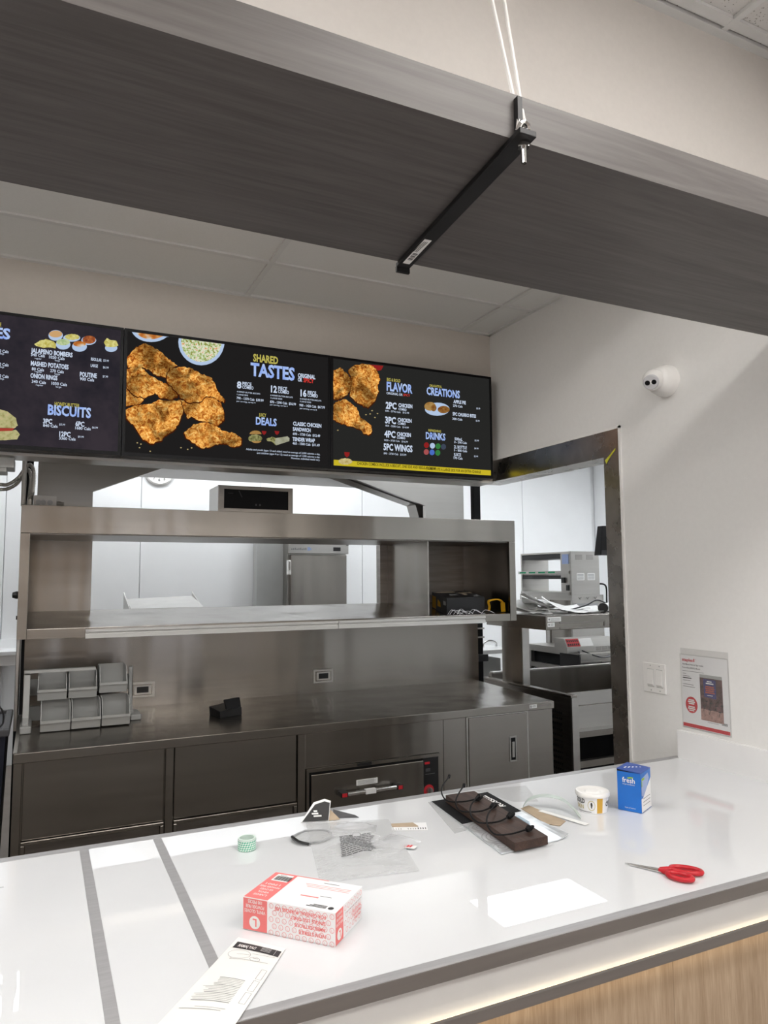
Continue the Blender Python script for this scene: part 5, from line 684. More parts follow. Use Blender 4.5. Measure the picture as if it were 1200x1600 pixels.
for x, lb in ((-0.078, 'black square post behind the left end of the shelf cabinet'), (2.966, 'black square post behind the right end of the shelf cabinet')):
    t = thing('black_post', lb, 'post', (x, 4.62, 0.0), group='black posts')
    bx('shaft', BLACK_MATTE, t, x-0.027, x+0.027, 4.60, 4.65, 0.0, 3.268)
    if x > 1:
        for z in (1.265, 1.20, 1.06): bx('clamp', STEEL_D, t, x-0.033, x+0.036, 4.59, 4.66, z-0.03, z-0.02)
        bx('valve', BLACK, t, x-0.030, x+0.055, 4.575, 4.60, 1.0, 1.05)
def gusset(pts, y0, y1, label):
    a = MB(); a.prism([(p[0], y0, p[1]) for p in pts], (0, y1-y0, 0)); o = a.build('hood_end_panel', STEEL_L); tag(o, label, 'hood panel', 'slanted hood end panels'); return o  # lighter steel: kitchen light on these panels is put into the colour
gusset([(-0.027, 1.987), (0.268, 1.987), (0.268, 2.136), (1.10, 2.48), (1.10, 3.268), (-0.027, 3.268)], 4.556, 4.59, 'slanted stainless hood end panel above the left of the shelf cabinet')
gusset([(2.495, 1.987), (2.818, 1.987), (2.818, 3.268), (1.34, 3.268), (1.34, 2.478), (2.40, 2.162), (2.495, 2.134)], 4.556, 4.59, 'front slanted stainless hood end panel above the right of the shelf cabinet')
gusset([(2.52, 1.987), (2.818, 1.987), (2.818, 3.268), (1.34, 3.268), (1.34, 2.478), (2.47, 2.15)], 4.66, 4.80, 'rear slanted stainless hood end panel above the right of the shelf cabinet')

t = thing('unseen_exhaust_hood', 'large unseen stainless exhaust hood added behind the slanted panels over the pass-through', 'hood', (1.4, 5.35, 2.36))  # canopy out of view, added to block lamp reflections and hold the panels
bx('canopy', STEEL, t, -0.02, 2.81, 4.802, 5.90, 2.42, 3.268); bx('filter_bank', STEEL_D, t, 0.1, 2.7, 4.95, 5.75, 2.40, 2.42)
# grey box under the header, far left
t = thing('control_box', 'grey box fixed under the header left of the hoses', 'box', (-0.19, 3.47, 2.07))
bx('body', GREY_P, t, -0.30, -0.112, 3.40, 3.54, 2.092, 2.1375, bevel=0.004); bx('lower_cover', GREY_P, t, -0.30, -0.14, 3.405, 3.53, 2.074, 2.092, bevel=0.003)

# carton of tools and yellow strap in the right compartment
def sf(y): return 1.380+(y-3.92)*(0.065/0.62)
t = thing('tool_carton', 'black and yellow tool carton lying in the right end of the shelf cabinet', 'box', (2.46, 4.13, sf(4.13)))
m = MB()
bot = [(2.311, 3.955, sf(3.955)+0.001), (2.613, 3.99, sf(3.99)+0.001), (2.68, 4.31, sf(4.31)+0.001), (2.382, 4.27, sf(4.27)+0.001)]
top = [(p[0], p[1], p[2]+0.104) for p in bot]
m.hexa(bot, top); m.build('carton', BLACK, t)
def lerp3(a, b, k): return Vector(a)+(Vector(b)-Vector(a))*k
m = MB()   # left side print (facing -x)
A, B = Vector(bot[0]), Vector(bot[3]); n_ = Vector((-0.976, 0.22, 0)).normalized()*0.0008; H = Vector((0, 0, 1))
m.add([lerp3(A, B, 0.72)+n_+H*0.004, lerp3(A, B, 0.98)+n_+H*0.004, lerp3(A, B, 0.98)+n_+H*0.084, lerp3(A, B, 0.72)+n_+H*0.084], [(3, 2, 1, 0)])
m.add([lerp3(A, B, 0.40)+n_+H*0.030, lerp3(A, B, 0.62)+n_+H*0.030, lerp3(A, B, 0.60)+n_+H*0.075, lerp3(A, B, 0.42)+n_+H*0.060], [(3, 2, 1, 0)])
m.stuff('yellow_print', YELLOW, t)
m = MB(); m.add([lerp3(A, B, 0.06)+n_+H*0.055, lerp3(A, B, 0.22)+n_+H*0.055, lerp3(A, B, 0.22)+n_+H*0.080, lerp3(A, B, 0.06)+n_+H*0.080], [(3, 2, 1, 0)]); m.build('white_print', GREY_P, t)
m = MB()
T_ = [Vector(p)+Vector((0, 0, 0.0008)) for p in top]
def tq(u, v): return T_[0]+(T_[1]-T_[0])*u+(T_[3]-T_[0])*v
for u0, u1, v0, v1 in ((0.05, 0.55, 0.80, 0.96), (0.6, 0.95, 0.62, 0.74), (0.62, 0.72, 0.35, 0.6)): m.add([tq(u0, v0), tq(u1, v0), tq(u1, v1), tq(u0, v1)], [(0, 1, 2, 3)])
m.stuff('yellow_print', KRAFT, t)
m = MB()
for u0, u1, v0, v1 in ((0.25, 0.45, 0.35, 0.5), (0.78, 0.95, 0.1, 0.3)): m.add([tq(u0, v0), tq(u1, v0), tq(u1, v1), tq(u0, v1)], [(0, 1, 2, 3)])
m.stuff('grey_print', INK_G, t)
P = smoothpts([(2.625, 3.96, sf(3.96)+0.02), (2.635, 3.965, 1.428), (2.645, 3.99, 1.462), (2.69, 4.0, 1.472), (2.735, 4.0, 1.470), (2.765, 4.0, 1.445), (2.772, 4.0, sf(4.0)+0.012)], 6)
t = thing('tool_strap', 'yellow webbing strap arched beside the tool carton', 'strap', (2.67, 4.0, sf(4.0)))
m = MB()
for k in range(len(P)-1):
    a, b = P[k], P[k+1]; w_ = 0.012
    m.hexa([a+Vector((0, -w_, -0.004)), b+Vector((0, -w_, -0.004)), b+Vector((0, w_, -0.004)), a+Vector((0, w_, -0.004))], [a+Vector((0, -w_, 0.004)), b+Vector((0, -w_, 0.004)), b+Vector((0, w_, 0.004)), a+Vector((0, w_, 0.004))])
m.build('webbing', YELLOW, t)
m = MB()
for k in range(5): m.tube([(2.742+0.007*k, 3.985, sf(3.98)+0.006), (2.738+0.007*k, 3.985, 1.452)], 0.003, 6)
m.stuff('cord_bundle', YELLOW, t)
m = MB()
random.seed(3)
for k in range(9):
    x = 2.30+random.random()*0.30; m.tube(smoothpts([(x, 3.935, sf(3.935)+0.006), (x+0.03, 3.937, 1.400+random.random()*0.02), (x+0.07, 3.936, 1.392+random.random()*0.015), (x+0.10, 3.935, sf(3.935)+0.006)], 5), 0.0022, 6)
tag(m.stuff('wire_bundle', CHROME), 'tangle of thin silver wires in front of the tool carton', 'wires')

# ================================================================ condiment bins
t = thing('bin_rack', 'pale grey two-tier plastic rack holding six bins on the steel counter', 'rack', (0.22, 4.0, 0.9005))
def upright(x0, x1, yf):
    a = MB(); a.prism([(x0, yf, 0.9005), (x0, 4.12, 0.9005), (x0, 4.12, 0.955), (x0, 4.10, 0.965), (x0, 4.08, 1.160), (x0, yf+0.10, 1.160), (x0, yf+0.045, 0.965), (x0, yf, 0.945)], (x1-x0, 0, 0)); return a.build('upright', GREY_P, t, bevel=0.003)
upright(-0.052, -0.024, 3.87); upright(0.444, 0.462, 4.01)
bx('foot', GREY_P, t, -0.062, -0.012, 3.85, 4.13, 0.9005, 0.935, bevel=0.006); bx('foot', GREY_P, t, 0.444, 0.497, 3.97, 4.13, 0.9005, 0.930, bevel=0.006)
bx('top_bar', GREY_P, t, -0.052, 0.272, 3.965, 4.01, 1.166, 1.180, bevel=0.002)
bx('back_bar', GREY_P, t, -0.03, 0.465, 4.113, 4.122, 1.04, 1.12); bx('back_bar', GREY_P, t, -0.03, 0.465, 4.085, 4.10, 0.92, 0.99)
def make_bin():
    b = MB(); w, d, h = 0.130, 0.175, 0.128; tk = 0.0035
    prof = [(0.018, 0.0), (d, 0.0), (d, h), (0.060, h), (0.040, h-0.012), (0.0, 0.048), (0.004, 0.040)]
    for s_ in (0, w-tk): b.prism([(s_, p[0], p[1]) for p in prof], (tk, 0, 0))
    b.box(tk, w-tk, 0.018, d, 0.0, tk)                                   # floor
    b.hexa([(tk, 0.016, 0.0), (w-tk, 0.016, 0.0), (w-tk, 0.021, 0.0), (tk, 0.021, 0.0)], [(tk, 0.0, 0.046), (w-tk, 0.0, 0.046), (w-tk, 0.005, 0.046), (tk, 0.005, 0.046)])
    b.box(tk, w-tk, d-tk, d, tk, h)
    b.box(-0.001, w+0.001, -0.003, 0.006, 0.040, 0.052)                   # rolled lip
    return b
protoM = None
bins = [(0.026, 3.830, 0.905, 'lower left'), (0.161, 3.830, 0.907, 'lower middle'), (0.297, 3.830, 0.909, 'lower right'), (0.010, 3.935, 1.036, 'upper left'), (0.148, 3.935, 1.037, 'upper middle'), (0.290, 3.935, 1.053, 'upper right')]
proto = None
for k, (x, y, z, n_) in enumerate(bins):
    if proto is None:
        b = make_bin(); o = b.build('storage_bin', GREY_P); proto = o
        base = ORG[o.name].copy()
    else:
        o = proto.copy(); C.objects.link(o)
    o.location = (x+base.x, y+base.y, z+base.z)
    tag(o, n_+' grey open-fronted plastic bin of the six-bin rack', 'bin', 'bins in the grey rack')
t = thing('card_holder', 'small black plastic holder lying on the steel counter', 'holder', (0.92, 3.93, 0.9005))
m = MB(); m.hexa([(0.838, 3.935, 0.9005), (0.868, 3.815, 0.9005), (0.992, 3.855, 0.9005), (0.962, 3.975, 0.9005)], [(0.836, 3.945, 0.945), (0.864, 3.810, 0.935), (0.990, 3.850, 0.945), (0.960, 3.985, 0.955)]); m.build('tray', BLACK, t, bevel=0.003)
m = MB(); m.hexa([(0.905, 3.835, 0.940), (0.990, 3.862, 0.940), (0.985, 3.878, 0.940), (0.900, 3.851, 0.940)], [(0.905, 3.88, 0.982), (0.993, 3.91, 0.985), (0.988, 3.925, 0.985), (0.90, 3.896, 0.982)]); m.build('lip', BLACK, t, bevel=0.002)
# ================================================================ kitchen beyond
# refrigerator seen through the pass-through
t = thing('refrigerator', 'tall grey upright refrigerator seen through the shelf opening', 'refrigerator', (2.58, 7.0, 0.0))
FX0, FX1, FY = 2.255, 2.890, 7.0
FY1 = 7.29
bx('body', STEEL_L, t, FX0-0.002, FX1, FY-0.0+0.02, FY1, 0.0, 2.03)
bx('side_panel', GREY_P, t, FX0-0.28, FX0-0.004, 7.15, FY1, 0.0, 2.08)
d = bx('door', STEEL, t, FX0+0.02, FX1-0.005, FY-0.02, FY+0.02, 0.2, 1.855, bevel=0.006)
h = bx('handle', WHITE_P, d, FX0-0.018, FX0+0.016, FY-0.05, FY-0.0, 1.655, 1.80, bevel=0.006)
bx('handle_grip', STEEL_D, h, FX0-0.006, FX0+0.006, FY-0.054, FY-0.05, 1.70, 1.785)
p = bx('header_panel', STEEL_L, t, FX0-0.01, FX1+0.012, FY-0.03, FY+0.02, 1.868, 1.99, bevel=0.004)
m = MB()
for k in range(9): m.box(FX0+0.022+0.0185*k, FX0+0.034+0.0185*k, FY-0.0315, FY-0.03, 1.905, 1.918+0.004*(k % 3))
m.stuff('lettering', INK_G, p)
m = MB(); m.add([(FX0+0.195, FY-0.0315, 1.897), (FX0+0.215, FY-0.0315, 1.897), (FX0+0.240, FY-0.0315, 1.914), (FX0+0.215, FY-0.0315, 1.934), (FX0+0.195, FY-0.0315, 1.934)], [(0, 1, 2, 3, 4)]); m.build('logo_arrow', BLUE_L, p)
bx('thermostat_display', BLACK, p, FX0+0.475, FX0+0.555, FY-0.033, FY-0.03, 1.895, 1.935)
bx('vent_slot', BLACK, p, FX0+0.62, FX0+0.645, FY-0.033, FY-0.03, 1.955, 1.966)
# wall clock
t = thing('wall_clock', 'round white wall clock partly hidden behind the hood panel', 'clock', (1.03, 7.29, 2.54))
MB().lathe([(0.15, 0), (0.15, 0.02), (0.135, 0.028), (0.13, 0.02), (0.0, 0.02)], (1.03, 7.2995, 2.685), (0, -1, 0), 36).build('case', WHITE_P, t, smooth=True)
m = MB()
for n_ in range(1, 13):
    a = PI/2-n_*PI/6; m.text(str(n_), (1.03+0.098*math.cos(a)-(0.012 if n_ < 10 else 0.02), 7.2785, 2.685+0.098*math.sin(a)-0.014), (1, 0, 0), (0, 0, 1), 0.03, bold=0.01)
for n_ in range(60):
    a = n_*PI/30; c_, s_ = math.cos(a), math.sin(a); m.add([(1.03+0.124*c_-0.001*s_, 7.2785, 2.685+0.124*s_+0.001*c_), (1.03+0.124*c_+0.001*s_, 7.2785, 2.685+0.124*s_-0.001*c_), (1.03+0.130*c_+0.001*s_, 7.2785, 2.685+0.130*s_-0.001*c_), (1.03+0.130*c_-0.001*s_, 7.2785, 2.685+0.130*s_+0.001*c_)], [(0, 1, 2, 3)])
m.stuff('numerals', INK, t)
m = MB(); m.hexa([(1.028, 7.275, 2.685), (1.032, 7.275, 2.685), (1.032, 7.277, 2.685), (1.028, 7.277, 2.685)], [(1.06, 7.275, 2.76), (1.064, 7.275, 2.76), (1.064, 7.277, 2.76), (1.06, 7.277, 2.76)]); m.box(1.03, 1.12, 7.275, 7.277, 2.683, 2.687); m.each('hands', INK, t)
# steel stand with a tilted tray
t = thing('steel_stand', 'low steel stand with tilted tray top behind the pass-through opening', 'stand', (0.86, 5.75, 0.0))
bx('cabinet', STEEL_L, t, 0.60, 1.12, 5.52, 5.98, 0.0, 1.405)
m = MB(); m.hexa([(0.60, 5.50, 1.405), (1.12, 5.50, 1.405), (1.12, 5.98, 1.405), (0.60, 5.98, 1.405)], [(0.60, 5.50, 1.41), (1.12, 5.50, 1.41), (1.11, 5.94, 1.485), (0.61, 5.94, 1.47)]); m.build('tilted_tray', ALU_L, t)
m = MB()
for x in (0.597, 1.118): m.prism([(x, 5.50, 1.39), (x, 5.99, 1.39), (x, 5.99, 1.52), (x, 5.94, 1.50)], (0.006, 0, 0))
m.each('side_flange', STEEL_L, t)
# white ledge and bin at far left
t = thing('wall_ledge', 'white ledge along the far kitchen wall at left', 'ledge', (-1.0, 7.1, 0.90))
bx('top', SOLID_W, t, -2.9, -0.12, 6.95, 7.295, 0.985, 1.02, bevel=0.004); bx('apron', SOLID_W, t, -2.9, -0.12, 6.97, 7.29, 0.90, 0.985, bevel=0.004); bx('upstand', FRP, t, -2.9, -0.12, 7.275, 7.298, 1.02, 1.10)
m = MB()
for x in (-2.7, -0.3): m.box(x-0.03, x+0.03, 7.0, 7.28, 0.0, 0.90)
m.each('bracket_leg', GREY_W, t)
t = thing('trash_bin', 'dark navy plastic trash bin at the left end of the steel counter', 'bin', (-0.36, 3.95, 0.0))
m = MB(); m.hexa([(-0.58, 3.72, 0), (-0.14, 3.72, 0), (-0.14, 4.14, 0), (-0.58, 4.14, 0)], [(-0.64, 3.66, 0.95), (-0.112, 3.66, 0.95), (-0.112, 4.20, 0.95), (-0.64, 4.20, 0.95)]); m.build('body', NAVY, t)
m = MB(); m.box(-0.655, -0.098, 3.645, 3.675, 0.935, 0.965); m.box(-0.655, -0.098, 4.185, 4.215, 0.935, 0.965); m.box(-0.655, -0.625, 3.675, 4.185, 0.935, 0.965); m.box(-0.128, -0.098, 3.675, 4.185, 0.935, 0.965); m.build('rim', DGREY, t, bevel=0.005)
tag(MB().tube(smoothpts([(-0.30, 3.70, 1.10), (-0.20, 3.70, 1.09), (-0.135, 3.70, 1.05), (-0.125, 3.70, 0.99), (-0.145, 3.69, 0.968)], 8), 0.004, 8).build('power_cord', BLACK), 'thin black cord curving over the trash bin', 'cord')

# ---------------------------------------------------------------- steel prep station right of the counter
t = thing('prep_station', 'stainless prep station with open sunken top behind the wall opening', 'prep table', (3.4, 4.0, 0.0))
PX = 2.935
s_ = bx('side_panel', STEEL_D, t, PX, PX+0.035, 3.56, 4.50, 0.08, 0.885)
m = MB()
for i in range(12):
    for j in range(9): m.box(PX-0.002, PX, 3.64+0.02*j, 3.652+0.02*j, 0.40+0.034*i, 0.414+0.034*i)
m.stuff('side_perforations', BLACK, s_)
bx('rim', STEEL, t, PX-0.004, PX+0.045, 3.548, 4.50, 0.885, 0.90, bevel=0.002)
bx('front_post', STEEL_L, t, PX+0.0, PX+0.05, 3.545, 3.56, 0.08, 0.885)  # lighter steel puts the lit front of the post into its colour
bx('back_panel', STEEL, t, PX+0.036, 4.30, 4.46, 4.50, 0.55, 0.925)
bx('right_panel', STEEL, t, 4.30, 4.34, 3.60, 4.50, 0.08, 0.925)
bx('back_rim', STEEL_L, t, PX+0.05, 4.35, 4.452, 4.505, 0.925, 0.935)
bx('front_panel', STEEL_L, t, PX+0.036, 4.31, 3.70, 3.72, 0.66, 0.885)
bx('front_crease', STEEL, t, PX+0.055, 4.31, 3.695, 3.70, 0.80, 0.806)
bx('front_lip', STEEL_L, t, PX+0.05, 4.31, 3.62, 3.72, 0.645, 0.66); bx('front_lip_face', STEEL, t, PX+0.05, 4.31, 3.615, 3.62, 0.625, 0.66)
bx('inner_floor', STEEL_D, t, PX+0.036, 4.31, 3.72, 4.46, 0.60, 0.62)
bx('lower_rail', STEEL, t, PX+0.05, 4.31, 3.565, 3.60, 0.46, 0.50)
bx('void_shade_sheet', BLACK_MATTE, t, PX+0.036, 4.31, 4.30, 4.32, 0.08, 0.60)  # black sheet stands in for the shade of the void under the lip
for x in (PX, 4.31): bx('leg', STEEL_D, t, x, x+0.04, 4.40, 4.44, 0.0, 0.08); bx('leg', STEEL_D, t, x, x+0.04, 3.57, 3.61, 0.0, 0.08)
# overshelf on a column
t = thing('overshelf', 'thick stainless overshelf on a square column above the prep station', 'shelf', (3.4, 4.1, 0.9))
bx('shelf_slab', STEEL, t, PX, 4.30, 3.775, 4.46, 1.277, 1.367, bevel=0.003)
c = bx('column', STEEL, t, PX, PX+0.055, 4.04, 4.27, 0.9005, 1.277)
bx('column_lit_face', STEEL_L, t, PX, PX+0.055, 4.03, 4.04, 0.9005, 1.277)  # front of the column in paler steel, its light put into the colour
m = MB(); m.box(3.045, 3.42, 3.770, 3.775, 1.318, 1.325); m.box(3.045, 3.42, 3.770, 3.775, 1.284, 1.291); m.box(3.413, 3.42, 3.770, 3.775, 1.291, 1.318); m.build('drawer_line', STEEL_D, t)
for x0, x1, z0, z1, n_ in ((2.948, 3.055, 1.331, 1.360, 'white printed sticker'), (2.946, 3.003, 1.298, 1.325, 'small white printed sticker')):
    s_ = bx('sticker', PAPER, t, x0, x1, 3.7735, 3.775, z0, z1); s_['label'] = n_
    m = MB(); m.lathe([(0.006, 0), (0.006, 0.0004)], (x0+0.012, 3.7735, (z0+z1)/2), (0, -1, 0), 10)
    for k in range(3): m.box(x0+0.024, x1-0.01, 3.773, 3.7735, z0+0.006+0.006*k, z0+0.008+0.006*k)
    m.stuff('sticker_print', INK_G, s_)
# heap of papers
random.seed(11)
SH = 1.3675
pap = [(3.05, 4.02, 0.06, 0.004, 0.25), (3.08, 4.16, 0.5, 0.010, -0.2), (3.20, 4.03, 0.9, 0.016, 0.5), (3.02, 4.20, -0.6, 0.022, 0.6), (3.28, 4.15, 0.3, 0.028, -0.5), (3.13, 4.06, -0.9, 0.036, 0.7), (3.38, 3.98, 0.4, 0.004, 0.15), (3.20, 4.22, 1.3, 0.044, -0.6), (3.45, 4.05, -0.5, 0.010, 0.3), (3.08, 4.08, 0.95, 0.052, 0.8), (3.22, 4.10, 0.25, 0.058, -0.8), (3.36, 4.12, -0.4, 0.024, 0.6), (3.15, 4.15, 0.6, 0.064, 0.9)]
wd = ['flat at the left edge of', 'second from the bottom of', 'turned crosswise low in', 'tilted at the back left of', 'curled in the middle of', 'bent over the front of', 'flat at the front right of', 'crumpled near the top of', 'spread at the right of', 'folded on the upper left of', 'curled on the upper middle of', 'lying at the right rear of', 'topmost on']
for k, (x, y, a, z, cv) in enumerate(pap):
    m = MB()
    def fn(u, v, x=x, y=y, a=a, z=z, cv=cv, k=k):
        sz = 0.62+0.38*((k*3) % 5)/4; lx = (u-0.5)*0.279*sz; ly = (v-0.5)*0.216*sz
        tilt = (0.06+0.05*((k*5) % 4)/3)*(0.5 if k in (0, 6, 8) else 1)
        zz = z*0.7+tilt*v*(0.6+0.4*math.sin(k))+0.05*abs(cv)*(u-0.5)**2*2*(1 if cv > 0 else 0.3)+0.010*math.sin(6*u+k)*math.cos(3*v+k)
        return (x+lx*math.cos(a)-ly*math.sin(a), y+lx*math.sin(a)+ly*math.cos(a), SH+max(0.002+0.0012*k, zz))
    m.grid(fn, 8, 6, 0.0006)
    tag(m.build('paper_sheet', PAPER, smooth=True), 'loose white paper sheet '+wd[k]+' the heap on the overshelf', 'paper', 'papers heaped on the overshelf')
# black handset with cables
t = thing('hand_scanner', 'white and black handheld device with tangled cables at the right end of the overshelf', 'device', (3.60, 4.0, SH))
MB().tube([(3.545, 3.92, SH+0.033), (3.72, 4.06, SH+0.036)], [0.032, 0.028], 14).build('barrel', WHITE_P, t, smooth=True)
MB().tube([(3.527, 3.905, SH+0.033), (3.552, 3.925, SH+0.033)], [0.035, 0.034], 14).build('nose', BLACK, t, smooth=True)
MB().tube([(3.44, 4.06, SH+0.014), (3.52, 4.03, SH+0.020)], [0.013, 0.016], 10).build('plug', WHITE_P, t, smooth=True)
MB().tube(smoothpts([(3.36, 4.05, SH+0.02), (3.46, 4.0, SH+0.05), (3.54, 3.98, SH+0.085), (3.64, 3.99, SH+0.06), (3.75, 4.0, SH+0.03)], 6), 0.005, 8).build('cable', BLACK, t)
MB().tube(smoothpts([(3.30, 4.0, SH+0.008), (3.42, 3.95, SH+0.012), (3.50, 4.0, SH+0.008), (3.62, 3.92, SH+0.006)], 6), 0.004, 8).build('cable', DGREY, t)
# heated holding cabinet on its stand
HX, HY0, HY1 = 4.40, 5.27, 6.02
t = thing('holding_cabinet', 'two-tier steel food holding cabinet with green readouts beyond the overshelf', 'cabinet', (4.57, 5.65, 1.45))
bx('end_panel', STEEL_L, t, HX, HX+0.33, HY0, HY0+0.02, 1.45, 1.85)
m = MB()
for i in range(2):
    for j in range(4): m.box(HX+0.05+i*0.13, HX+0.13+i*0.13, HY0-0.003, HY0, 1.775+0.012*j, 1.781+0.012*j)
m.each('vent_louvres', STEEL_D, t)
for x in (HX+0.06, HX+0.185):
    s_ = bx('notice', PAPER, t, x, x+0.09, HY0-0.002, HY0, 1.585, 1.65); m = MB()
    for k in range(5): m.box(x+0.008, x+0.08, HY0-0.0026, HY0-0.002, 1.592+0.011*k, 1.596+0.011*k)
    m.stuff('notice_print', INK_G, s_)
bx('top', STEEL_L, t, HX, HX+0.33, HY0+0.02, HY1, 1.835, 1.85); bx('middle_shelf', STEEL, t, HX+0.01, HX+0.33, HY0+0.02, HY1, 1.635, 1.65); bx('bottom', STEEL_L, t, HX-0.02, HX+0.33, HY0+0.02, HY1, 1.45, 1.475)
bx('far_end_panel', STEEL_L, t, HX, HX+0.33, HY1, HY1+0.02, 1.45, 1.85); bx('near_bulkhead', STEEL_D, t, HX+0.002, HX+0.33, HY0+0.14, HY0+0.15, 1.475, 1.835)
bx('back_sheet', STEEL_L, t, HX+0.31, HX+0.33, HY0+0.15, HY0+0.36, 1.475, 1.835)
bx('heater_bar', BLACK, t, HX+0.004, HX+0.30, HY0+0.15, HY1, 1.785, 1.830); bx('heater_bar', BLACK, t, HX+0.004, HX+0.30, HY0+0.15, HY1, 1.595, 1.632)
r_ = bx('readout_rail', STEEL_L, t, HX-0.012, HX+0.01, HY0+0.02, HY1+0.05, 1.645, 1.672)
for k in range(4): bx('green_readout', LED_G, r_, HX-0.014, HX-0.012, HY0+0.22+0.15*k, HY0+0.32+0.15*k, 1.652, 1.666)
bx('control_screen', BLUE_L, t, HX-0.006, HX, HY0+0.03, HY0+0.12, 1.735, 1.825); bx('switch', BLACK, t, HX-0.008, HX, HY0+0.03, HY0+0.07, 1.49, 1.54); bx('switch', BLACK, t, HX-0.02, HX, HY0+0.08, HY0+0.12, 1.56, 1.61)
bx('control_face', STEEL_L, t, HX-0.002, HX+0.002, HY0+0.02, HY0+0.145, 1.475, 1.835)
t = thing('cabinet_stand', 'steel stand with open bay carrying the holding cabinet', 'stand', (4.57, 5.65, 0.0))
bx('end_panel', STEEL_L, t, HX-0.01, HX+0.36, HY0-0.01, HY0+0.01, 0.0, 1.449); bx('top_rail', STEEL_L, t, HX-0.01, HX+0.02, HY0+0.01, HY1+0.03, 1.40, 1.449)
bx('post', STEEL_L, t, HX-0.01, HX+0.02, HY0+0.32, HY0+0.36, 0.0, 1.40); bx('post', STEEL_L, t, HX-0.01, HX+0.02, HY1, HY1+0.03, 0.0, 1.40); bx('rear_sheet', STEEL_D, t, HX+0.30, HX+0.36, HY0+0.01, HY1+0.03, 0.0, 1.449)
bx('near_sheet', STEEL, t, HX, HX+0.02, HY0+0.01, HY0+0.32, 0.0, 1.40)
f_ = bx('hanging_flap', ALU, t, HX+0.02, HX+0.27, HY0-0.035, HY0-0.012, 1.25, 1.375)
m = MB()
for k in range(3): m.tube([(HX+0.06+0.09*k, HY0-0.02, 1.43), (HX+0.075+0.09*k, HY0-0.02, 1.41), (HX+0.09+0.09*k, HY0-0.02, 1.43)], 0.003, 6)
m.each('hook', STEEL_D, t)
tag(MB().tube(smoothpts([(HX+0.335, HY0+0.02, 1.55), (HX+0.375, HY0-0.03, 1.53), (HX+0.382, HY0-0.03, 1.40), (HX+0.37, HY0-0.03, 1.22)], 6), 0.008, 8).build('power_cord', BLACK), 'black power cord hanging beside the holding cabinet', 'cord')
# order monitor at the edge of the opening
t = thing('kitchen_monitor', 'black flat kitchen monitor tilted on its arm at the edge of the wall opening', 'monitor', (4.2, 4.6, 1.79))
m = MB(); m.hexa([(4.115, 4.56, 1.79), (4.50, 4.46, 1.79), (4.50, 4.54, 1.79), (4.115, 4.64, 1.79)], [(4.088, 4.50, 2.025), (4.50, 4.40, 2.025), (4.50, 4.46, 2.025), (4.088, 4.56, 2.025)]); m.build('screen_body', BLACK, t, bevel=0.004)
m = MB(); m.tube([(4.35, 4.55, 1.9), (5.2, 5.2, 2.0), (5.2, 5.2, 3.268)], 0.025, 10); m.build('arm', BLACK_M, t)
m = MB(); m.hexa([(4.113, 4.545, 1.792), (4.3, 4.497, 1.792), (4.3, 4.503, 1.792), (4.113, 4.551, 1.792)], [(4.108, 4.535, 1.83), (4.3, 4.485, 1.83), (4.3, 4.492, 1.83), (4.108, 4.542, 1.83)]); m.build('chin', DGREY, t)
# fryer cabinets and controller below the overshelf
t = thing('undercounter_cabinet', 'steel cabinet with two dark open bays behind the prep station', 'cabinet', (4.25, 5.2, 0.0))
CX, CY0, CY1 = 4.12, 4.89, 5.58
bx('top', STEEL_L, t, CX, CX+0.25, CY0, CY1, 0.97, 1.0)
for y in (CY0, CY1-0.05): bx('post', STEEL_L, t, CX, CX+0.04, y, y+0.05, 0.0, 0.97)
bx('rail', STEEL_L, t, CX, CX+0.04, CY0+0.05, CY1-0.05, 0.80, 0.845); bx('top_rail', STEEL_L, t, CX, CX+0.04, CY0+0.05, CY1-0.05, 0.945, 0.97)
bx('dark_back', BLACK_MATTE, t, CX+0.05, CX+0.25, CY0+0.02, CY1-0.02, 0.0, 0.968); bx('near_side', STEEL_L, t, CX+0.041, CX+0.25, CY0, CY0+0.018, 0.0, 0.968)
t = thing('fryer_unit', 'low steel unit with dark front panel behind the prep station', 'appliance', (4.14, 4.74, 0.0))
bx('body', STEEL_L, t, 3.93, 4.36, 4.64, 4.87, 0.0, 1.0); bx('dark_front', DGREY, t, 3.94, 4.35, 4.625, 4.64, 0.74, 0.925); bx('side_gap', BLACK, t, 3.92, 3.93, 4.64, 4.87, 0.70, 0.99); bx('top_edge', STEEL_L, t, 3.93, 4.36, 4.62, 4.64, 0.96, 1.0); bx('front_edge', STEEL_L, t, 3.93, 4.36, 4.615, 4.64, 0.925, 0.935)
t = thing('counter_controller', 'steel controller with red and white button panel on the low unit', 'controller', (4.1, 4.78, 1.0))
m = MB(); m.prism([(3.86, 4.86, 1.002), (3.86, 4.70, 1.002), (3.86, 4.70, 1.045), (3.86, 4.74, 1.115), (3.86, 4.86, 1.115)], (0.50, 0, 0)); m.build('housing', STEEL_L, t)
def cpt(u, v): return Vector((3.86+0.50*u, 4.70+0.04*v-0.0015, 1.045+0.070*v+0.001))
m = MB(); m.add([cpt(0.02, 0.1), cpt(0.28, 0.1), cpt(0.28, 0.95), cpt(0.02, 0.95)], [(0, 1, 2, 3)]); pn = m.build('red_panel', RED_P, t)
m = MB()
for i in range(6):
    for j in range(2): m.add([cpt(0.035+0.04*i, 0.2+0.4*j), cpt(0.06+0.04*i, 0.2+0.4*j), cpt(0.06+0.04*i, 0.42+0.4*j), cpt(0.035+0.04*i, 0.42+0.4*j)], [(0, 1, 2, 3)])
m.v = [(v[0], v[1]-0.001, v[2]+0.001) for v in m.v]; m.stuff('buttons', BLACK, pn)
m = MB(); m.add([cpt(0.29, 0.1), cpt(0.55, 0.1), cpt(0.55, 0.95), cpt(0.29, 0.95)], [(0, 1, 2, 3)]); m.build('white_panel', WHITE_P, t)
m = MB()
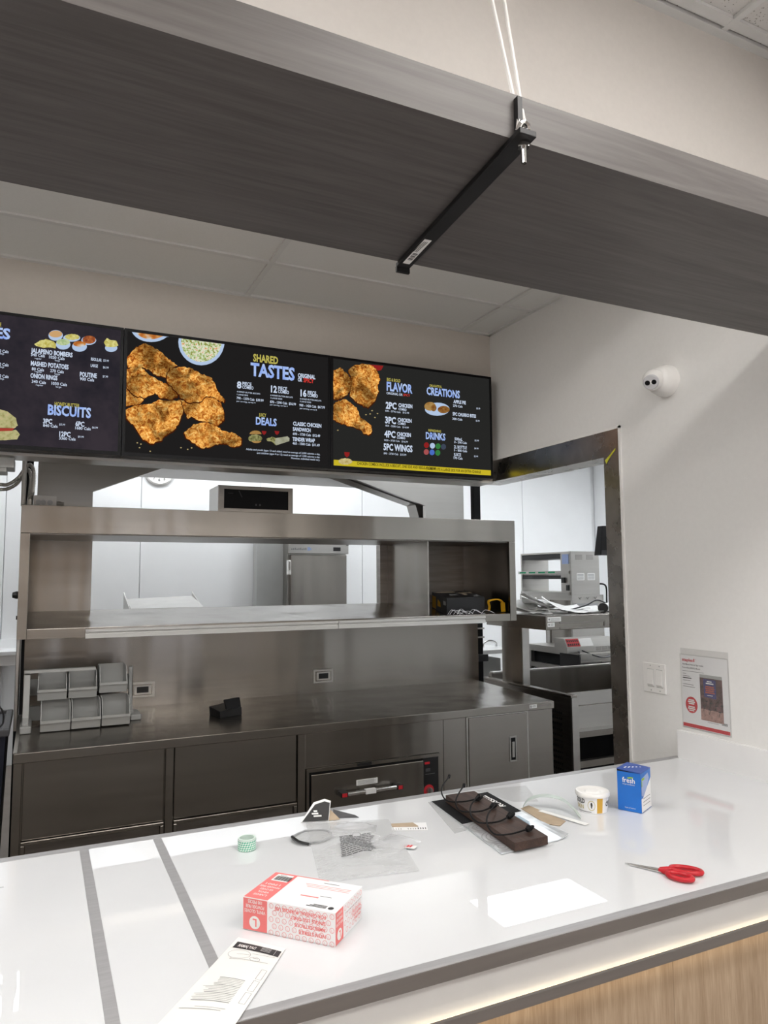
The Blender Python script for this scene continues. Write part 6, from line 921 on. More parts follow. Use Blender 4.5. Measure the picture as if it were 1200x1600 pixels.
for i in range(3):
    for j in range(4): m.box(3.86+0.30+0.065*i, 3.86+0.35+0.065*i, 4.697, 4.70, 1.010+0.009*j, 1.014+0.009*j)
m.each('louvre', STEEL_D, t)
for k, pts in enumerate(([(3.98, 4.70, 1.01), (3.92, 4.62, 0.98), (3.90, 4.60, 0.86), (3.93, 4.60, 0.80), (4.02, 4.60, 0.84), (4.12, 4.60, 0.93)], [(4.0, 4.69, 1.02), (4.06, 4.61, 0.985), (4.16, 4.60, 0.965), (4.30, 4.60, 0.99)])):
    tag(MB().tube(smoothpts(pts, 6), 0.005, 8).build('appliance_cable', BLACK), ['black cable looping down from the controller', 'black cable running right along the low unit'][k], 'cable')
t = thing('side_table', 'white-topped kitchen table beyond the overshelf column', 'table', (4.9, 6.8, 0.0))
bx('top', SOLID_W, t, 3.62, 4.34, 6.10, 6.90, 0.86, 0.90, bevel=0.003)
for x in (3.64, 4.29):
    for y in (6.12, 6.85): bx('leg', STEEL_L, t, x, x+0.035, y, y+0.035, 0.0, 0.86)
bx('lower_box', GREY_P, t, 3.70, 4.24, 6.2, 6.8, 0.0, 0.80)
tag(MB().tube(smoothpts([(4.10, 6.3, 0.905), (4.11, 6.3, 0.95), (4.18, 6.3, 0.97), (4.25, 6.3, 0.95), (4.26, 6.3, 0.905)], 6), 0.012, 10).build('tray_handle', CHROME, smooth=True), 'bright chrome loop handle on the white-topped table', 'handle')
# perforated rubber mat on the kitchen floor
m = MB()
for i in range(31): m.box(2.75+0.05*i, 2.77+0.05*i, 2.45, 3.40, 0.001, 0.014)
for j in range(20): m.box(2.75, 4.27, 2.45+0.05*j, 2.466+0.05*j, 0.001, 0.0135)
tag(m.stuff('rubber_mat', RUBBER), 'black perforated rubber mat on the kitchen floor by the prep station', 'mat')

# ================================================================ on the right wall
t = thing('security_camera', 'white dome security camera mounted on the right wall', 'camera', (WX, 2.10, 2.35))
ax = Vector((-1, 0, 0)); o0 = Vector((WX-0.0005, 2.098, 2.404))
MB().lathe([(0.064, 0), (0.064, 0.018), (0.060, 0.026), (0.060, 0.032), (0.056, 0.050), (0.050, 0.062), (0.044, 0.066), (0.0, 0.066)], o0, ax, 36).build('base', WHITE_P, t, smooth=True)
bc = o0+Vector((-0.080, -0.002, -0.004)); prof = [(0.042*math.sin(a), -0.042*math.cos(a)) for a in [PI*k/14 for k in range(15)]]
ball = MB().lathe(prof, bc, ax, 28).build('ball', WHITE_P, t, smooth=True)
look = Vector((-0.78, -0.45, -0.44)).normalized(); fc = bc+look*0.026
MB().lathe([(0.030, -0.006), (0.030, 0.012), (0.027, 0.015), (0.0, 0.015)], fc, look, 28).build('face_plate', mat('camera_face_grey', (0.55, 0.55, 0.57), 0.3), ball, smooth=True)
side = look.cross(Vector((0, 0, 1))).normalized()
for s_, r_ in ((1, 0.010), (-1, 0.0095)): MB().lathe([(r_, 0.0), (r_, 0.0016), (r_*0.7, 0.001), (0, 0.001)], fc+look*0.015+side*0.0125*s_, look, 20).build('lens', BEZEL, ball)
t = thing('light_switch', 'white double rocker light switch plate on the right wall', 'switch', (WX, 2.226, 1.148))
bx('plate', WHITE_P, t, WX-0.006, WX-0.0003, 2.168, 2.284, 1.148, 1.266, bevel=0.002)
for y in (2.196, 2.243):
    bx('rocker_frame', GREY_P, t, WX-0.0072, WX-0.006, y-0.0165, y+0.0165, 1.171, 1.243)
    m = MB(); m.prism([(WX-0.0072, y-0.015, 1.173), (WX-0.0125, y-0.015, 1.182), (WX-0.0082, y-0.015, 1.241), (WX-0.0072, y-0.015, 1.241)], (0, 0.030, 0)); m.build('rocker', WHITE_P, t)
m = MB()
for y in (2.196, 2.243):
    for z in (1.158, 1.256): m.lathe([(0.003, 0), (0.003, 0.001), (0, 0.001)], (WX-0.006, y, z), (-1, 0, 0), 10)
m.each('screw', GREY_P, t)
# sign holder
t = thing('sign_holder', 'clear wall sign holder with red and white packaging insert above the side splash', 'sign', (WX, 1.98, 1.04))
ya, yb = 2.089, 1.873   # left edge, right edge as seen
bx('acrylic_back', CLEAR_H, t, WX-0.0025, WX-0.0005, yb, ya, 1.040, 1.340)
ins = bx('insert_sheet', PAPER_S, t, WX-0.0042, WX-0.0030, yb+0.003, ya-0.002, 1.042, 1.314)
bx('acrylic_front', CLEAR_H, t, WX-0.0075, WX-0.006, yb, ya, 1.040, 1.318)
bx('acrylic_fold', CLEAR_H, t, WX-0.0075, WX-0.0005, yb, ya, 1.038, 1.040)
xf = WX-0.0045; dx, dz = (0, -1, 0), (0, 0, 1)
def rect(mb, y0, y1, z0, z1, k=0): mb.add([(xf-0.0002*k, y0, z0), (xf-0.0002*k, y1, z0), (xf-0.0002*k, y1, z1), (xf-0.0002*k, y0, z1)], [(3, 2, 1, 0) if y1 > y0 else (0, 1, 2, 3)]); return mb
m = MB(); rect(m, ya-0.002, yb+0.003, 1.044, 1.057); m.build('red_stripe', RED_P, ins)
m = MB().text('staples', (xf, ya-0.008, 1.291), dx, dz, 0.0115, 0.052, bold=0.03); m.build('brand_lettering', RED_P, ins)
m = MB(); rect(m, ya-0.062, ya-0.067, 1.291, 1.303); m.text('TM', (xf, ya-0.069, 1.299), dx, dz, 0.003); m.build('brand_mark', RED_P, ins)
m = MB(); m.text('Wall Mount Vertical Sign Holder', (xf, ya-0.008, 1.277), dx, dz, 0.0058, 0.100, bold=0.015); m.text('Porte-affiche MURAL Murale', (xf, ya-0.008, 1.264), dx, dz, 0.0058, 0.084, bold=0.015)
for k in range(1): rect(m, ya-0.008, ya-0.108, 1.2535, 1.2548)
for k, wl in enumerate((0.016, 0.034, 0.042, 0.036, 0.05, 0.056)): rect(m, ya-0.008, ya-0.008-wl, 1.243-0.0085*k-(0.006 if k > 3 else 0), (1.2465 if k == 2 else 1.2446)-0.0085*k-(0.006 if k > 3 else 0))
rect(m, ya-0.115, ya-0.165, 1.0745, 1.0755); rect(m, ya-0.135, ya-0.163, 1.0795, 1.0805)
for k in range(11): rect(m, ya-0.178-0.0024*k, ya-0.1792-0.0024*k-0.0006*(k % 2), 1.074, 1.083)
m.stuff('lettering', INK, ins)
m = MB()
pts = [(ya-0.045+0.028*math.cos(2*PI*k/28), 1.128+0.031*math.sin(2*PI*k/28)) for k in range(28)]; pts = [(p[0], p[1]) for p in pts]
m.add([(xf, p[0], p[1]) for p in pts]+[(xf, ya-0.045, 1.128)], [(28, k, (k+1) % 28) for k in range(28)]); rs = m.build('red_seal', RED_P, ins)
m = MB()
for k, hw in enumerate((0.013, 0.017, 0.013, 0.015, 0.017, 0.012)): rect(m, ya-0.045+hw, ya-0.045-hw, 1.144-0.0068*k-(0.005 if k > 2 else 0), 1.1485-0.0068*k-(0.005 if k > 2 else 0), 2)
m.stuff('seal_lettering', PAPER, ins)
# product photo on the insert
p0, p1 = ya-0.088, yb+0.028
m = MB(); rect(m, p0, p1, 1.080, 1.246); m.build('photo', mat('photo_street', (0.10, 0.05, 0.048), 0.5, 0, 0.8, 45), ins)
m = MB(); rect(m, p0, p1, 1.237, 1.249, 1); m.build('photo_top', GREY_P, ins)
m = MB(); m.add([(xf-0.0004, p0, 1.08), (xf-0.0004, p1, 1.08), (xf-0.0004, p1, 1.120), (xf-0.0004, p0, 1.122)], [(0, 1, 2, 3)]); m.build('photo_pavement', mat('photo_paving', (0.36, 0.215, 0.185), 0.6, 0, 0.3, 70), ins)
m = MB(); m.add([(xf-0.0004, p0-0.018, 1.168), (xf-0.0004, p0-0.072, 1.164), (xf-0.0004, p0-0.072, 1.232), (xf-0.0004, p0-0.016, 1.234)], [(0, 1, 2, 3)]); m.build('photo_poster', NAVY_P, ins)
m = MB()
for k in range(4): rect(m, p0-0.024-0.002*(k % 2), p0-0.066+0.003*(k % 2), 1.182+0.0072*k, 1.187+0.0072*k, 4)
m.stuff('poster_lettering', mat('poster_orange', (0.42, 0.09, 0.05), 0.5), ins)
m = MB(); rect(m, p0-0.033, p0-0.055, 1.2235, 1.227, 4); rect(m, p0-0.028, p0-0.062, 1.216, 1.220, 4); rect(m, p0-0.032, p0-0.057, 1.1735, 1.1755, 4); m.stuff('poster_lettering', PAPER, ins)
m = MB()
for (a_, b_) in ((0.010, 1.130), (0.035, 1.120), (0.040, 1.145), (0.062, 1.138), (0.078, 1.118), (0.088, 1.142), (0.02, 1.150)):
    y = p0-a_
    m.add([(xf-0.0005, y, b_), (xf-0.0005, y-0.014, b_), (xf-0.0005, y-0.012, b_+0.004), (xf-0.0005, y-0.002, b_+0.004)], [(0, 1, 2, 3)]); m.add([(xf-0.0005, y-0.002, b_-0.016), (xf-0.0005, y-0.004, b_-0.016), (xf-0.0005, y-0.008, b_), (xf-0.0005, y-0.006, b_)], [(0, 1, 2, 3)])
m.stuff('photo_furniture', INK, ins)
# ================================================================ things lying on the service counter
Z = CT+0.0008
# ---- glove carton (upside down)
gl, gd, gh = 0.205, 0.130, 0.062; ga = math.radians(-47.0)
ctr = Vector((0.531, 1.346))-Vector((math.cos(ga), math.sin(ga)))*gl/2+Vector((-math.sin(ga), math.cos(ga)))*gd/2
t = thing('glove_box', 'pink and white carton of vinyl gloves lying upside down on the counter', 'box', (ctr.x, ctr.y, Z), ga)
x0, x1, y0, y1 = -gl/2, gl/2, -gd/2, gd/2
bx('carton', PAPER_S, t, x0, x1, y0, y1, 0, gh, local=True, bevel=0.0008)
e = 0.0004; xs_ = x0+0.056
m = MB(); m.add([(x0+0.001, y0-e, 0.001), (xs_, y0-e, 0.001), (xs_, y0-e, gh-0.001), (x0+0.001, y0-e, gh-0.001)], [(0, 1, 2, 3)]); m.add([(x0+0.001, y0+0.001, gh+e), (xs_, y0+0.001, gh+e), (xs_, y1-0.001, gh+e), (x0+0.001, y1-0.001, gh+e)], [(0, 1, 2, 3)])
m.add([(x1+e, y0+0.001, 0.001), (x1+e, y0+0.036, 0.001), (x1+e, y0+0.036, gh-0.001), (x1+e, y0+0.001, gh-0.001)], [(0, 1, 2, 3)]); m.add([(xs_, y1-0.004, gh+e), (x1-0.075, y1-0.004, gh+e), (x1-0.075, y1-0.001, gh+e), (xs_, y1-0.001, gh+e)], [(0, 1, 2, 3)])
m.each('pink_band', PINK, t, local=True)
m = MB(); FX, FU = (-1, 0, 0), (0, 0, -1)
def ring(mb, c, r, wd, ux, uy, n=16):
    c = Vector(c); ux = Vector(ux); uy = Vector(uy); vs = []
    for k in range(n):
        a = 2*PI*k/n; d = ux*math.cos(a)+uy*math.sin(a); vs += [c+d*r, c+d*(r-wd)]
    mb.add(vs, [(2*k, (2*k+2) % (2*n), (2*k+3) % (2*n), 2*k+1) for k in range(n)])
def disc(mb, c, r, ux, uy, n=20):
    c = Vector(c); mb.add([c]+[c+Vector(ux)*r*math.cos(2*PI*k/n)+Vector(uy)*r*math.sin(2*PI*k/n) for k in range(n)], [(0, 1+k, 1+(k+1) % n) for k in range(n)])
UX, UZ, UY = (1, 0, 0), (0, 0, 1), (0, 1, 0)
for r_ in range(5):
    z = gh-0.008-0.0125*r_
    for k in range(10):
        x = xs_+0.009+0.0148*k+(0.0074 if r_ % 2 else 0)
        if x > x1-0.006: continue
        ring(m, (x, y0-e, z), 0.0052, 0.0011, UX, UZ); m.text('L', (x-0.0015, y0-e, z-0.0024), UX, UZ, 0.0045)
for r_ in range(4):
    z = gh-0.009-0.014*r_
    for k in range(6):
        y = y0+0.045+0.0150*k+(0.0075 if r_ % 2 else 0)
        if y < y1-0.006: ring(m, (x1+e, y, z), 0.0050, 0.0011, UY, UZ)
for k in range(3): m.box(x0+0.09+0.004*k, x1-0.012, y1-0.030-0.006*k, y1-0.0285-0.006*k, gh, gh+e)
m.stuff('ring_pattern', PINK_T, t, local=True)
m = MB()
for k, (s_, w_) in enumerate((('NON STERILE', 0.058), ('AMBIDEXTROUS', 0.068), ('SINGLE USE ONLY', 0.078), ('FOR GENERAL PURPOSE USE', 0.112))): m.text(s_, (x1-0.020, y0-2*e, 0.012+0.0118*k+0.0065), FX, FU, 0.0068, w_, bold=0.02)
for k, (s_, w_) in enumerate((('NON STERILE', 0.034), ('AMBIDEXTROUS', 0.040), ('SINGLE USE ONLY', 0.046))): m.text(s_, (x1+2*e, y1-0.010, 0.014+0.0080*k+0.0045), (0, -1, 0), FU, 0.0050, w_, bold=0.02)
m.box(x0+0.105, x0+0.145, y0+0.046, y0+0.0495, gh, gh+e)
m.stuff('red_lettering', PINK, t, local=True)
m = MB(); cxp = (x0+xs_)/2
disc(m, (cxp, y0-2*e, 0.0165), 0.0125, UX, UZ); disc(m, (x1+2*e, y0+0.018, 0.0165), 0.0105, UY, UZ)
for k, (s_, w_) in enumerate((('VINYL GLOVES', 0.048), ('POWDER FREE', 0.042), ('100 PIECES', 0.032))): m.text(s_, (cxp+w_/2, y0-2*e, 0.0345+0.0090*k+0.0062), FX, FU, 0.0062, w_, bold=0.01)
for k, (s_, w_) in enumerate((('VINYL GLOVES', 0.030), ('POWDER FREE', 0.026), ('100 PIECES', 0.022))): m.text(s_, (x1+2*e, y0+0.018+w_/2, 0.0330+0.0090*k+0.0058), (0, -1, 0), FU, 0.0050, w_, bold=0.01)
for k, (s_, w_) in enumerate((('LARGE', 0.030), ('VINYL', 0.026), ('GLOVES', 0.030), ('POWDER FREE', 0.046), ('17001', 0.034))): m.text(s_, (cxp+w_/2, y0+0.022+0.0130*k, gh+2*e), FX, (0, -1, 0), 0.0072, w_, bold=0.01)
m.add([(x0+0.012, y1-0.042, gh+2*e), (xs_-0.006, y1-0.042, gh+2*e), (xs_-0.006, y1-0.008, gh+2*e), (x0+0.012, y1-0.008, gh+2*e)], [(0, 1, 2, 3)])
m.stuff('white_print', PAPER, t, local=True)
m = MB(); m.text('L', (cxp+0.0045, y0-3*e, 0.0235), FX, FU, 0.014, 0.009, bold=0.03); m.text('L', (x1+3*e, y0+0.018+0.004, 0.0225), (0, -1, 0), FU, 0.012, 0.007, bold=0.03); m.stuff('size_letter', PINK, t, local=True)
m = MB(); xx = x0+0.016
for k in range(16):
    w_ = 0.0009+0.0011*((k*7) % 3)/2; m.add([(xx, y1-0.038, gh+3*e), (xx+w_, y1-0.038, gh+3*e), (xx+w_, y1-0.017, gh+3*e), (xx, y1-0.017, gh+3*e)], [(0, 1, 2, 3)]); xx += w_+0.0009
m.box(x0+0.02, x0+0.036, y1-0.0135, y1-0.0125, gh+2*e, gh+3*e)
disc(m, (x1-0.016, y0+0.014, gh+e), 0.006, UX, UY)
for k in range(3): m.box(x1-0.068+0.006*k, x1-0.026, y0+0.010+0.0042*k, y0+0.0122+0.0042*k, gh, gh+e)
m.box(x1-0.080, x1-0.045, y1-0.016, y1-0.0148, gh, gh+e); m.box(x1-0.060, x1-0.035, y0+0.056, y0+0.0568, gh, gh+e)
m.stuff('black_print', INK, t, local=True)
m = MB(); m.add([(x1+2*e, y0+0.045, 0.043), (x1+2*e, y1-0.006, 0.043), (x1+2*e, y1-0.006, 0.0437), (x1+2*e, y0+0.045, 0.0437)], [(0, 1, 2, 3)]); m.build('dashed_perforation', INK_G, t, local=True)
# ---- folded instruction sheet
q00, q10, q11, q01 = Vector((0.374, 1.464)), Vector((0.444, 1.381)), Vector((0.289, 1.172)), Vector((0.186, 1.236))
def sheet(u, v, k=0.0):
    p = (q00*(1-u)+q10*u)*(1-v)+(q01*(1-u)+q11*u)*v
    z = Z+0.0012+0.005*math.sin(PI*min(1, v*0.9))*math.sin(PI*u)+0.0025*v+k
    return Vector((p.x, p.y, z))
t = thing('instruction_sheet', 'folded white instruction leaflet with black heading at the counter front edge', 'paper', (0.32, 1.31, Z))
MB().grid(lambda u, v: sheet(u, v), 10, 16, 0.0004).build('paper', PAPER_Y, t, smooth=True)
def onsheet(pts, k=0.0006): return [sheet(u, v, k) for u, v in pts]
m = MB()
for i in range(8): m.add(onsheet([(0.07+0.90*i/8, 0.055), (0.07+0.90*(i+1)/8, 0.055), (0.07+0.90*(i+1)/8, 0.135), (0.07+0.90*i/8, 0.135)]), [(0, 3, 2, 1)])
m.build('black_heading', INK, t)
m = MB()
vs, fs = glyphs('DAY JAMAR', 0.02); a = min(v[0] for v in vs); b = max(v[0] for v in vs)
m.add([sheet(0.50-0.36*(v[0]-a)/(b-a), 0.118-0.035*v[1]/CAP, 0.0012) for v in vs], fs)
for k in range(4): m.add(onsheet([(0.60, 0.070+0.014*k), (0.79, 0.070+0.014*k), (0.79, 0.073+0.014*k), (0.60, 0.073+0.014*k)], 0.0012), [(0, 3, 2, 1)])
m.add(onsheet([(0.875, 0.058), (0.879, 0.058), (0.879, 0.13), (0.875, 0.13)], 0.0012), [(0, 3, 2, 1)])
m.stuff('heading_lettering', PAPER, t)
m = MB()
def line(uv, wd=0.003):
    uu = []
    for (u0, v0), (u1, v1) in zip(uv[:-1], uv[1:]):
        ns = max(1, int(abs(u1-u0)/0.06)); uu += [(u0+(u1-u0)*q/ns, v0+(v1-v0)*q/ns) for q in range(ns)]
    uu.append(uv[-1])
    for (u0, v0), (u1, v1) in zip(uu[:-1], uu[1:]):
        d = Vector((u1-u0, (v1-v0)*2.4)); n_ = Vector((-d.y, d.x)).normalized()*wd; n_.y /= 2.4
        m.add(onsheet([(u0+n_.x, v0+n_.y), (u1+n_.x, v1+n_.y), (u1-n_.x, v1-n_.y), (u0-n_.x, v0-n_.y)]), [(0, 1, 2, 3), (3, 2, 1, 0)][:1])
line([(0.30+0.21*math.cos(2*PI*k/24), 0.205+0.055*math.sin(2*PI*k/24)) for k in range(25)]); line([(0.63+0.09*math.cos(2*PI*k/18), 0.235+0.025*math.sin(2*PI*k/18)) for k in range(19)])
line([(0.52, 0.175), (0.93, 0.155)]); line([(0.20, 0.275), (0.88, 0.245)]); line([(0.20, 0.275), (0.22, 0.255)]); line([(0.25, 0.205), (0.50, 0.195)]); line([(0.58, 0.225), (0.68, 0.222)], 0.005)
for v0 in (0.33, 0.47, 0.61): line([(0.86, v0), (0.95, v0), (0.95, v0+0.12), (0.86, v0+0.12), (0.86, v0)])
random.seed(5)
for k in range(16):
    v0 = 0.50+0.0165*k; a = 0.30-0.010*k+random.uniform(-0.08, 0.08); line([(max(0.08, a), v0), (0.74, v0)], 0.0035 if k % 5 else 0.006)
line([(0.1, 0.83), (0.7, 0.83)], 0.005); line([(0.3, 0.81), (0.75, 0.81)], 0.003)
m.stuff('diagram_print', INK_G, t)
# ---- roll of green checked tape
m = MB(); n = 40; R0, R1, hh = 0.0235, 0.0185, 0.0285; cx_, cy_ = 0.510, 1.917
prof = [(R0, 0.0), (R0, hh), (R1, hh), (R1, 0.0), (R0, 0.0)]
t = thing('tape_roll', 'roll of green and white checked tape standing on the counter', 'tape', (cx_, cy_, Z))
o = MB().lathe([(R0, 0.0), (R0, hh*0.86)], (cx_, cy_, Z), n=48)
o.f = o.f[:-2]; o = o.build('checked_band', None, t); 
uvl = o.data.uv_layers.new(name='UVMap')
for pg in o.data.polygons:
    k = pg.index
    for li, (uu, vv) in zip(pg.loop_indices, ((k, 0), (k+1, 0), (k+1, 1), (k, 1))): uvl.data[li].uv = (uu/48*22+vv*3.0, vv*6-uu/48*22*1.0)
o.data.materials.append(TAPE_G)
m = MB().lathe([(R0-0.0004, hh*0.86), (R0-0.0004, hh), (R1, hh), (R1, 0.0005), (R0-0.0004, 0.0005)], (cx_, cy_, Z), n=48); m.f = m.f[:-2]; m.build('clear_core', GREEN_G, t, smooth=True)
# ---- clear plastic bag with printed patch
b00, b10, b11, b01 = Vector((0.710, 2.028)), Vector((0.936, 1.952)), Vector((0.842, 1.588)), Vector((0.604, 1.627))
def bag(u, v, k=0.0):
    p = (b00*(1-u)+b10*u)*(1-v)+(b01*(1-u)+b11*u)*v
    bul = math.sin(PI*u)*math.sin(PI*v)
    z = Z+0.002+0.016*bul*(1-0.55*v)+0.0030*math.sin(22*v+3*u+2*math.sin(7*u))*bul+0.004*math.exp(-((v-0.82-0.10*u)/0.03)**2)*bul+0.003*math.sin(15*u-9*v)*bul
    return Vector((p.x, p.y, max(Z+0.0015, z)+k))
t = thing('plastic_bag', 'flat clear plastic bag with small grey printed warning lying on torn packaging', 'bag', (0.77, 1.80, Z))
MB().grid(lambda u, v: bag(u, v), 36, 44).build('film', CLEAR, t, smooth=True)
m = MB(); random.seed(21)
for k in range(15):
    v0 = 0.37+0.021*k
    u = 0.32+0.01*random.random()-0.003*k
    while u < 0.66-0.004*k:
        w_ = random.uniform(0.02, 0.06); m.add([bag(u, v0, 0.0008), bag(u+w_, v0, 0.0008), bag(u+w_, v0+0.009, 0.0008), bag(u, v0+0.009, 0.0008)], [(0, 3, 2, 1)]); u += w_+0.008
m.stuff('warning_print', INK, t)
MB().add([bag(0.0, 0.0, 0.001), bag(0.5, 0.0, 0.001), bag(1.0, 0.0, 0.001), bag(1.0, 0.012, 0.0015), bag(0.5, 0.012, 0.0015), bag(0.0, 0.012, 0.0015)], [(0, 5, 4, 1), (1, 4, 3, 2)]).build('sealed_edge', CLEAR_T, t)
# ---- torn blister pieces under / beside the bag
def wire_ring(cx, cy, rx, ry, rot, n=14, jit=0.06):
    random.seed(int(cx*1000)); out = []
    for k in range(n):
        a = 2*PI*k/n; j = 1+random.uniform(-jit, jit); x = rx*math.cos(a)*j; y = ry*math.sin(a)*j
        out.append((cx+x*math.cos(rot)-y*math.sin(rot), cy+x*math.sin(rot)+y*math.cos(rot)))
    return out
t = thing('blister_cutout', 'clear oval blister cut-out with dark cut edge left of the plastic bag', 'packaging', (0.69, 1.915, Z))
pts = wire_ring(0.688, 1.915, 0.055, 0.047, 0.3); MB().tube([(p[0], p[1], Z+0.004) for p in pts], 0.0030, 6, closed=True).build('cut_edge', mat('clear_edge_grey', (0.30, 0.31, 0.32), 0.2, 0, 0.3, 30), t)
MB().prism([(p[0], p[1], Z+0.0012) for p in pts], (0, 0, 0.0004)).build('clear_window', CLEAR, t)
MB().tube(smoothpts([(0.640, 1.935, Z+0.004), (0.632, 1.912, Z+0.012), (0.640, 1.880, Z+0.009), (0.662, 1.865, Z+0.004)], 5), 0.0036, 8).build('dark_rim', BLACK, t)
t = thing('blister_shell', 'moulded clear plastic blister shell lying under the plastic bag', 'packaging', (0.83, 1.84, Z))
m = MB()
def shell(cx, cy, rx, ry, h, rot):
    m.grid(lambda u, v: (cx+(rx*(u-0.5)*2)*math.cos(rot)-(ry*(v-0.5)*2)*math.sin(rot), cy+(rx*(u-0.5)*2)*math.sin(rot)+(ry*(v-0.5)*2)*math.cos(rot), Z+0.001+h*max(0, (1-abs(2*u-1)**5))*max(0, (1-abs(2*v-1)**5))*(1 if 0.35 < u < 0.85 else 0.7)), 14, 10)
shell(0.815, 1.93, 0.065, 0.032, 0.012, -0.5); shell(0.872, 1.78, 0.050, 0.050, 0.011, -1.1); shell(0.79, 1.855, 0.022, 0.018, 0.014, -0.4)
m.build('moulded_shell', CLEAR_T, t, smooth=True)
t = thing('torn_card', 'torn black backing card standing up behind the plastic bag', 'packaging', (0.75, 2.035, Z))
m = MB(); m.prism([(0.700, 2.045, Z), (0.778, 2.022, Z), (0.793, 2.045, Z+0.048), (0.776, 2.052, Z+0.054), (0.745, 2.060, Z+0.046)], (0.001, 0.0025, 0)); m.build('white_backing', PAPER_S, t)
m = MB(); m.add([(0.704, 2.0434, Z+0.003), (0.776, 2.0222, Z+0.003), (0.789, 2.0435, Z+0.045), (0.775, 2.0500, Z+0.049), (0.748, 2.0565, Z+0.042)], [(0, 1, 2, 3, 4)]); m.v = [(v[0]-0.0006, v[1]-0.0022, v[2]) for v in m.v]; m.build('black_face', BLACK, t)
m = MB()
for k, (u, v, w_) in enumerate(((0.732, 0.020, 0.018), (0.736, 0.014, 0.022), (0.738, 0.026, 0.010))): m.add([(u, 2.0335-0.3*(u-0.732)-0.0012+0.5*v, Z+v), (u+w_, 2.0335-0.3*(u+w_-0.732)-0.0012+0.5*v, Z+v), (u+w_, 2.0335-0.3*(u+w_-0.732)-0.0012+0.5*(v+0.004), Z+v+0.004), (u, 2.0335-0.3*(u-0.732)-0.0012+0.5*(v+0.004), Z+v+0.004)], [(0, 1, 2, 3)])
m.v = [(v[0], v[1]-0.004, v[2]) for v in m.v]; m.stuff('white_print', PAPER, t)
m = MB(); m.add([(0.778, 2.022, Z+0.001), (0.812, 2.018, Z+0.001), (0.790, 2.046, Z+0.026)], [(0, 1, 2)]); m.build('kraft_fold', KRAFT, t)
m = MB(); m.add([(0.795, 2.035, Z+0.001), (0.868, 2.008, Z+0.001), (0.86, 2.020, Z+0.006), (0.802, 2.050, Z+0.022)], [(0, 1, 2, 3)]); m.build('dark_flap', DGREY, t)
t = thing('barcode_card', 'torn card strip with barcode lettering and brown back beside the plastic bag', 'packaging', (0.965, 1.87, Z))
m = MB(); m.prism([(0.905, 1.868, Z), (0.997, 1.827, Z), (1.022, 1.884, Z), (0.990, 1.897, Z), (0.925, 1.912, Z)], (0, 0, 0.0012)); m.build('card', PAPER_S, t)
m = MB(); m.prism([(0.918, 1.892, Z+0.0013), (0.985, 1.862, Z+0.0013), (0.985, 1.895, Z+0.0013), (0.925, 1.914, Z+0.0013)], (0, 0, 0.002)); m.build('brown_back', KRAFT, t)
m = MB()
for k in range(13):
    if k in (3, 4): continue
    a = Vector((0.918, 1.868, Z+0.0014))+Vector((0.0063, -0.0026, 0))*k; d1 = Vector((0.0026 if k > 8 else 0.0015, -0.0008, 0)); d2 = Vector((0.0055, 0.0130, 0))*(0.9 if k > 8 else 0.65)
    m.add([a, a+d1, a+d1+d2, a+d2], [(0, 1, 2, 3)])
m.stuff('barcode', INK, t)
t = thing('price_tag', 'tiny red and white tag at the right edge of the plastic bag', 'tag', (0.90, 1.72, Z))
m = MB(); m.prism([(0.868, 1.735, Z+0.004), (0.893, 1.712, Z+0.004), (0.910, 1.726, Z+0.004), (0.888, 1.750, Z+0.004)], (0, 0, 0.0006)); m.build('tag_card', PAPER, t)
m = MB()
for k in range(3): m.add([(0.873+0.006*k, 1.737-0.0045*k, Z+0.0048), (0.8775+0.006*k, 1.733-0.0045*k, Z+0.0048), (0.890+0.006*k, 1.743-0.0045*k, Z+0.0048), (0.886+0.006*k, 1.7475-0.0045*k, Z+0.0048)], [(0, 1, 2, 3)])
m.stuff('red_print', RED_P, t)
# ---- wood sample pack with looped black cords
t = thing('sample_pack', 'black and silver display pack under the wooden sample board', 'package', (1.20, 1.82, Z))
c00, c10, c11, c01 = Vector((1.126, 2.043)), Vector((1.339, 2.048)), Vector((1.303, 1.605)), Vector((1.077, 1.588))
def pk(u, v, k=0.0):
    p = (c00*(1-u)+c10*u)*(1-v)+(c01*(1-u)+c11*u)*v
    curl = 0.010*max(0, (u-0.80)/0.20)**2*max(0, (v-0.55)/0.45)
    return Vector((p.x, p.y, Z+0.003+curl+k))
MB().grid(lambda u, v: pk(u, v), 20, 20, 0.0025).build('backing_card', SILVER_L, t)
m = MB()
m.grid(lambda u, v: pk(0.004+0.992*u, 0.004+(0.49-0.02*u)*v, 0.0005), 8, 8); m.build('black_half', BLACK_MATTE, t)
m = MB(); m.grid(lambda u, v: pk(0.004+0.60*u, 0.50+0.49*v, 0.0005), 8, 8); m.build('swirl_half', SILVER, t)
m = MB()
for cu, cv, rs in ((0.16, 0.60, 3), (0.22, 0.78, 4), (0.10, 0.92, 3), (0.40, 0.93, 2)):
    for q in range(1, rs+1):
        P_ = [pk(max(0.005, min(0.6, cu+0.055*q*math.cos(2*PI*k/20))), max(0.50, min(0.99, cv+0.026*q*math.sin(2*PI*k/20))), 0.0009) for k in range(20)]
        Q_ = [pk(max(0.005, min(0.6, cu+(0.055*q-0.014)*math.cos(2*PI*k/20))), max(0.50, min(0.99, cv+(0.026*q-0.006)*math.sin(2*PI*k/20))), 0.0009) for k in range(20)]
        m.add(P_+Q_, [(k, (k+1) % 20, 20+(k+1) % 20, 20+k) for k in range(20)])
m.stuff('swirl_print', ALU, t)
m = MB(); m.text('ROSSI', pk(0.905, 0.34, 0.0012), (pk(0.885, 0.10)-pk(0.905, 0.34)), (-1, 0.1, 0), 0.018, 0.085, bold=0.03); 
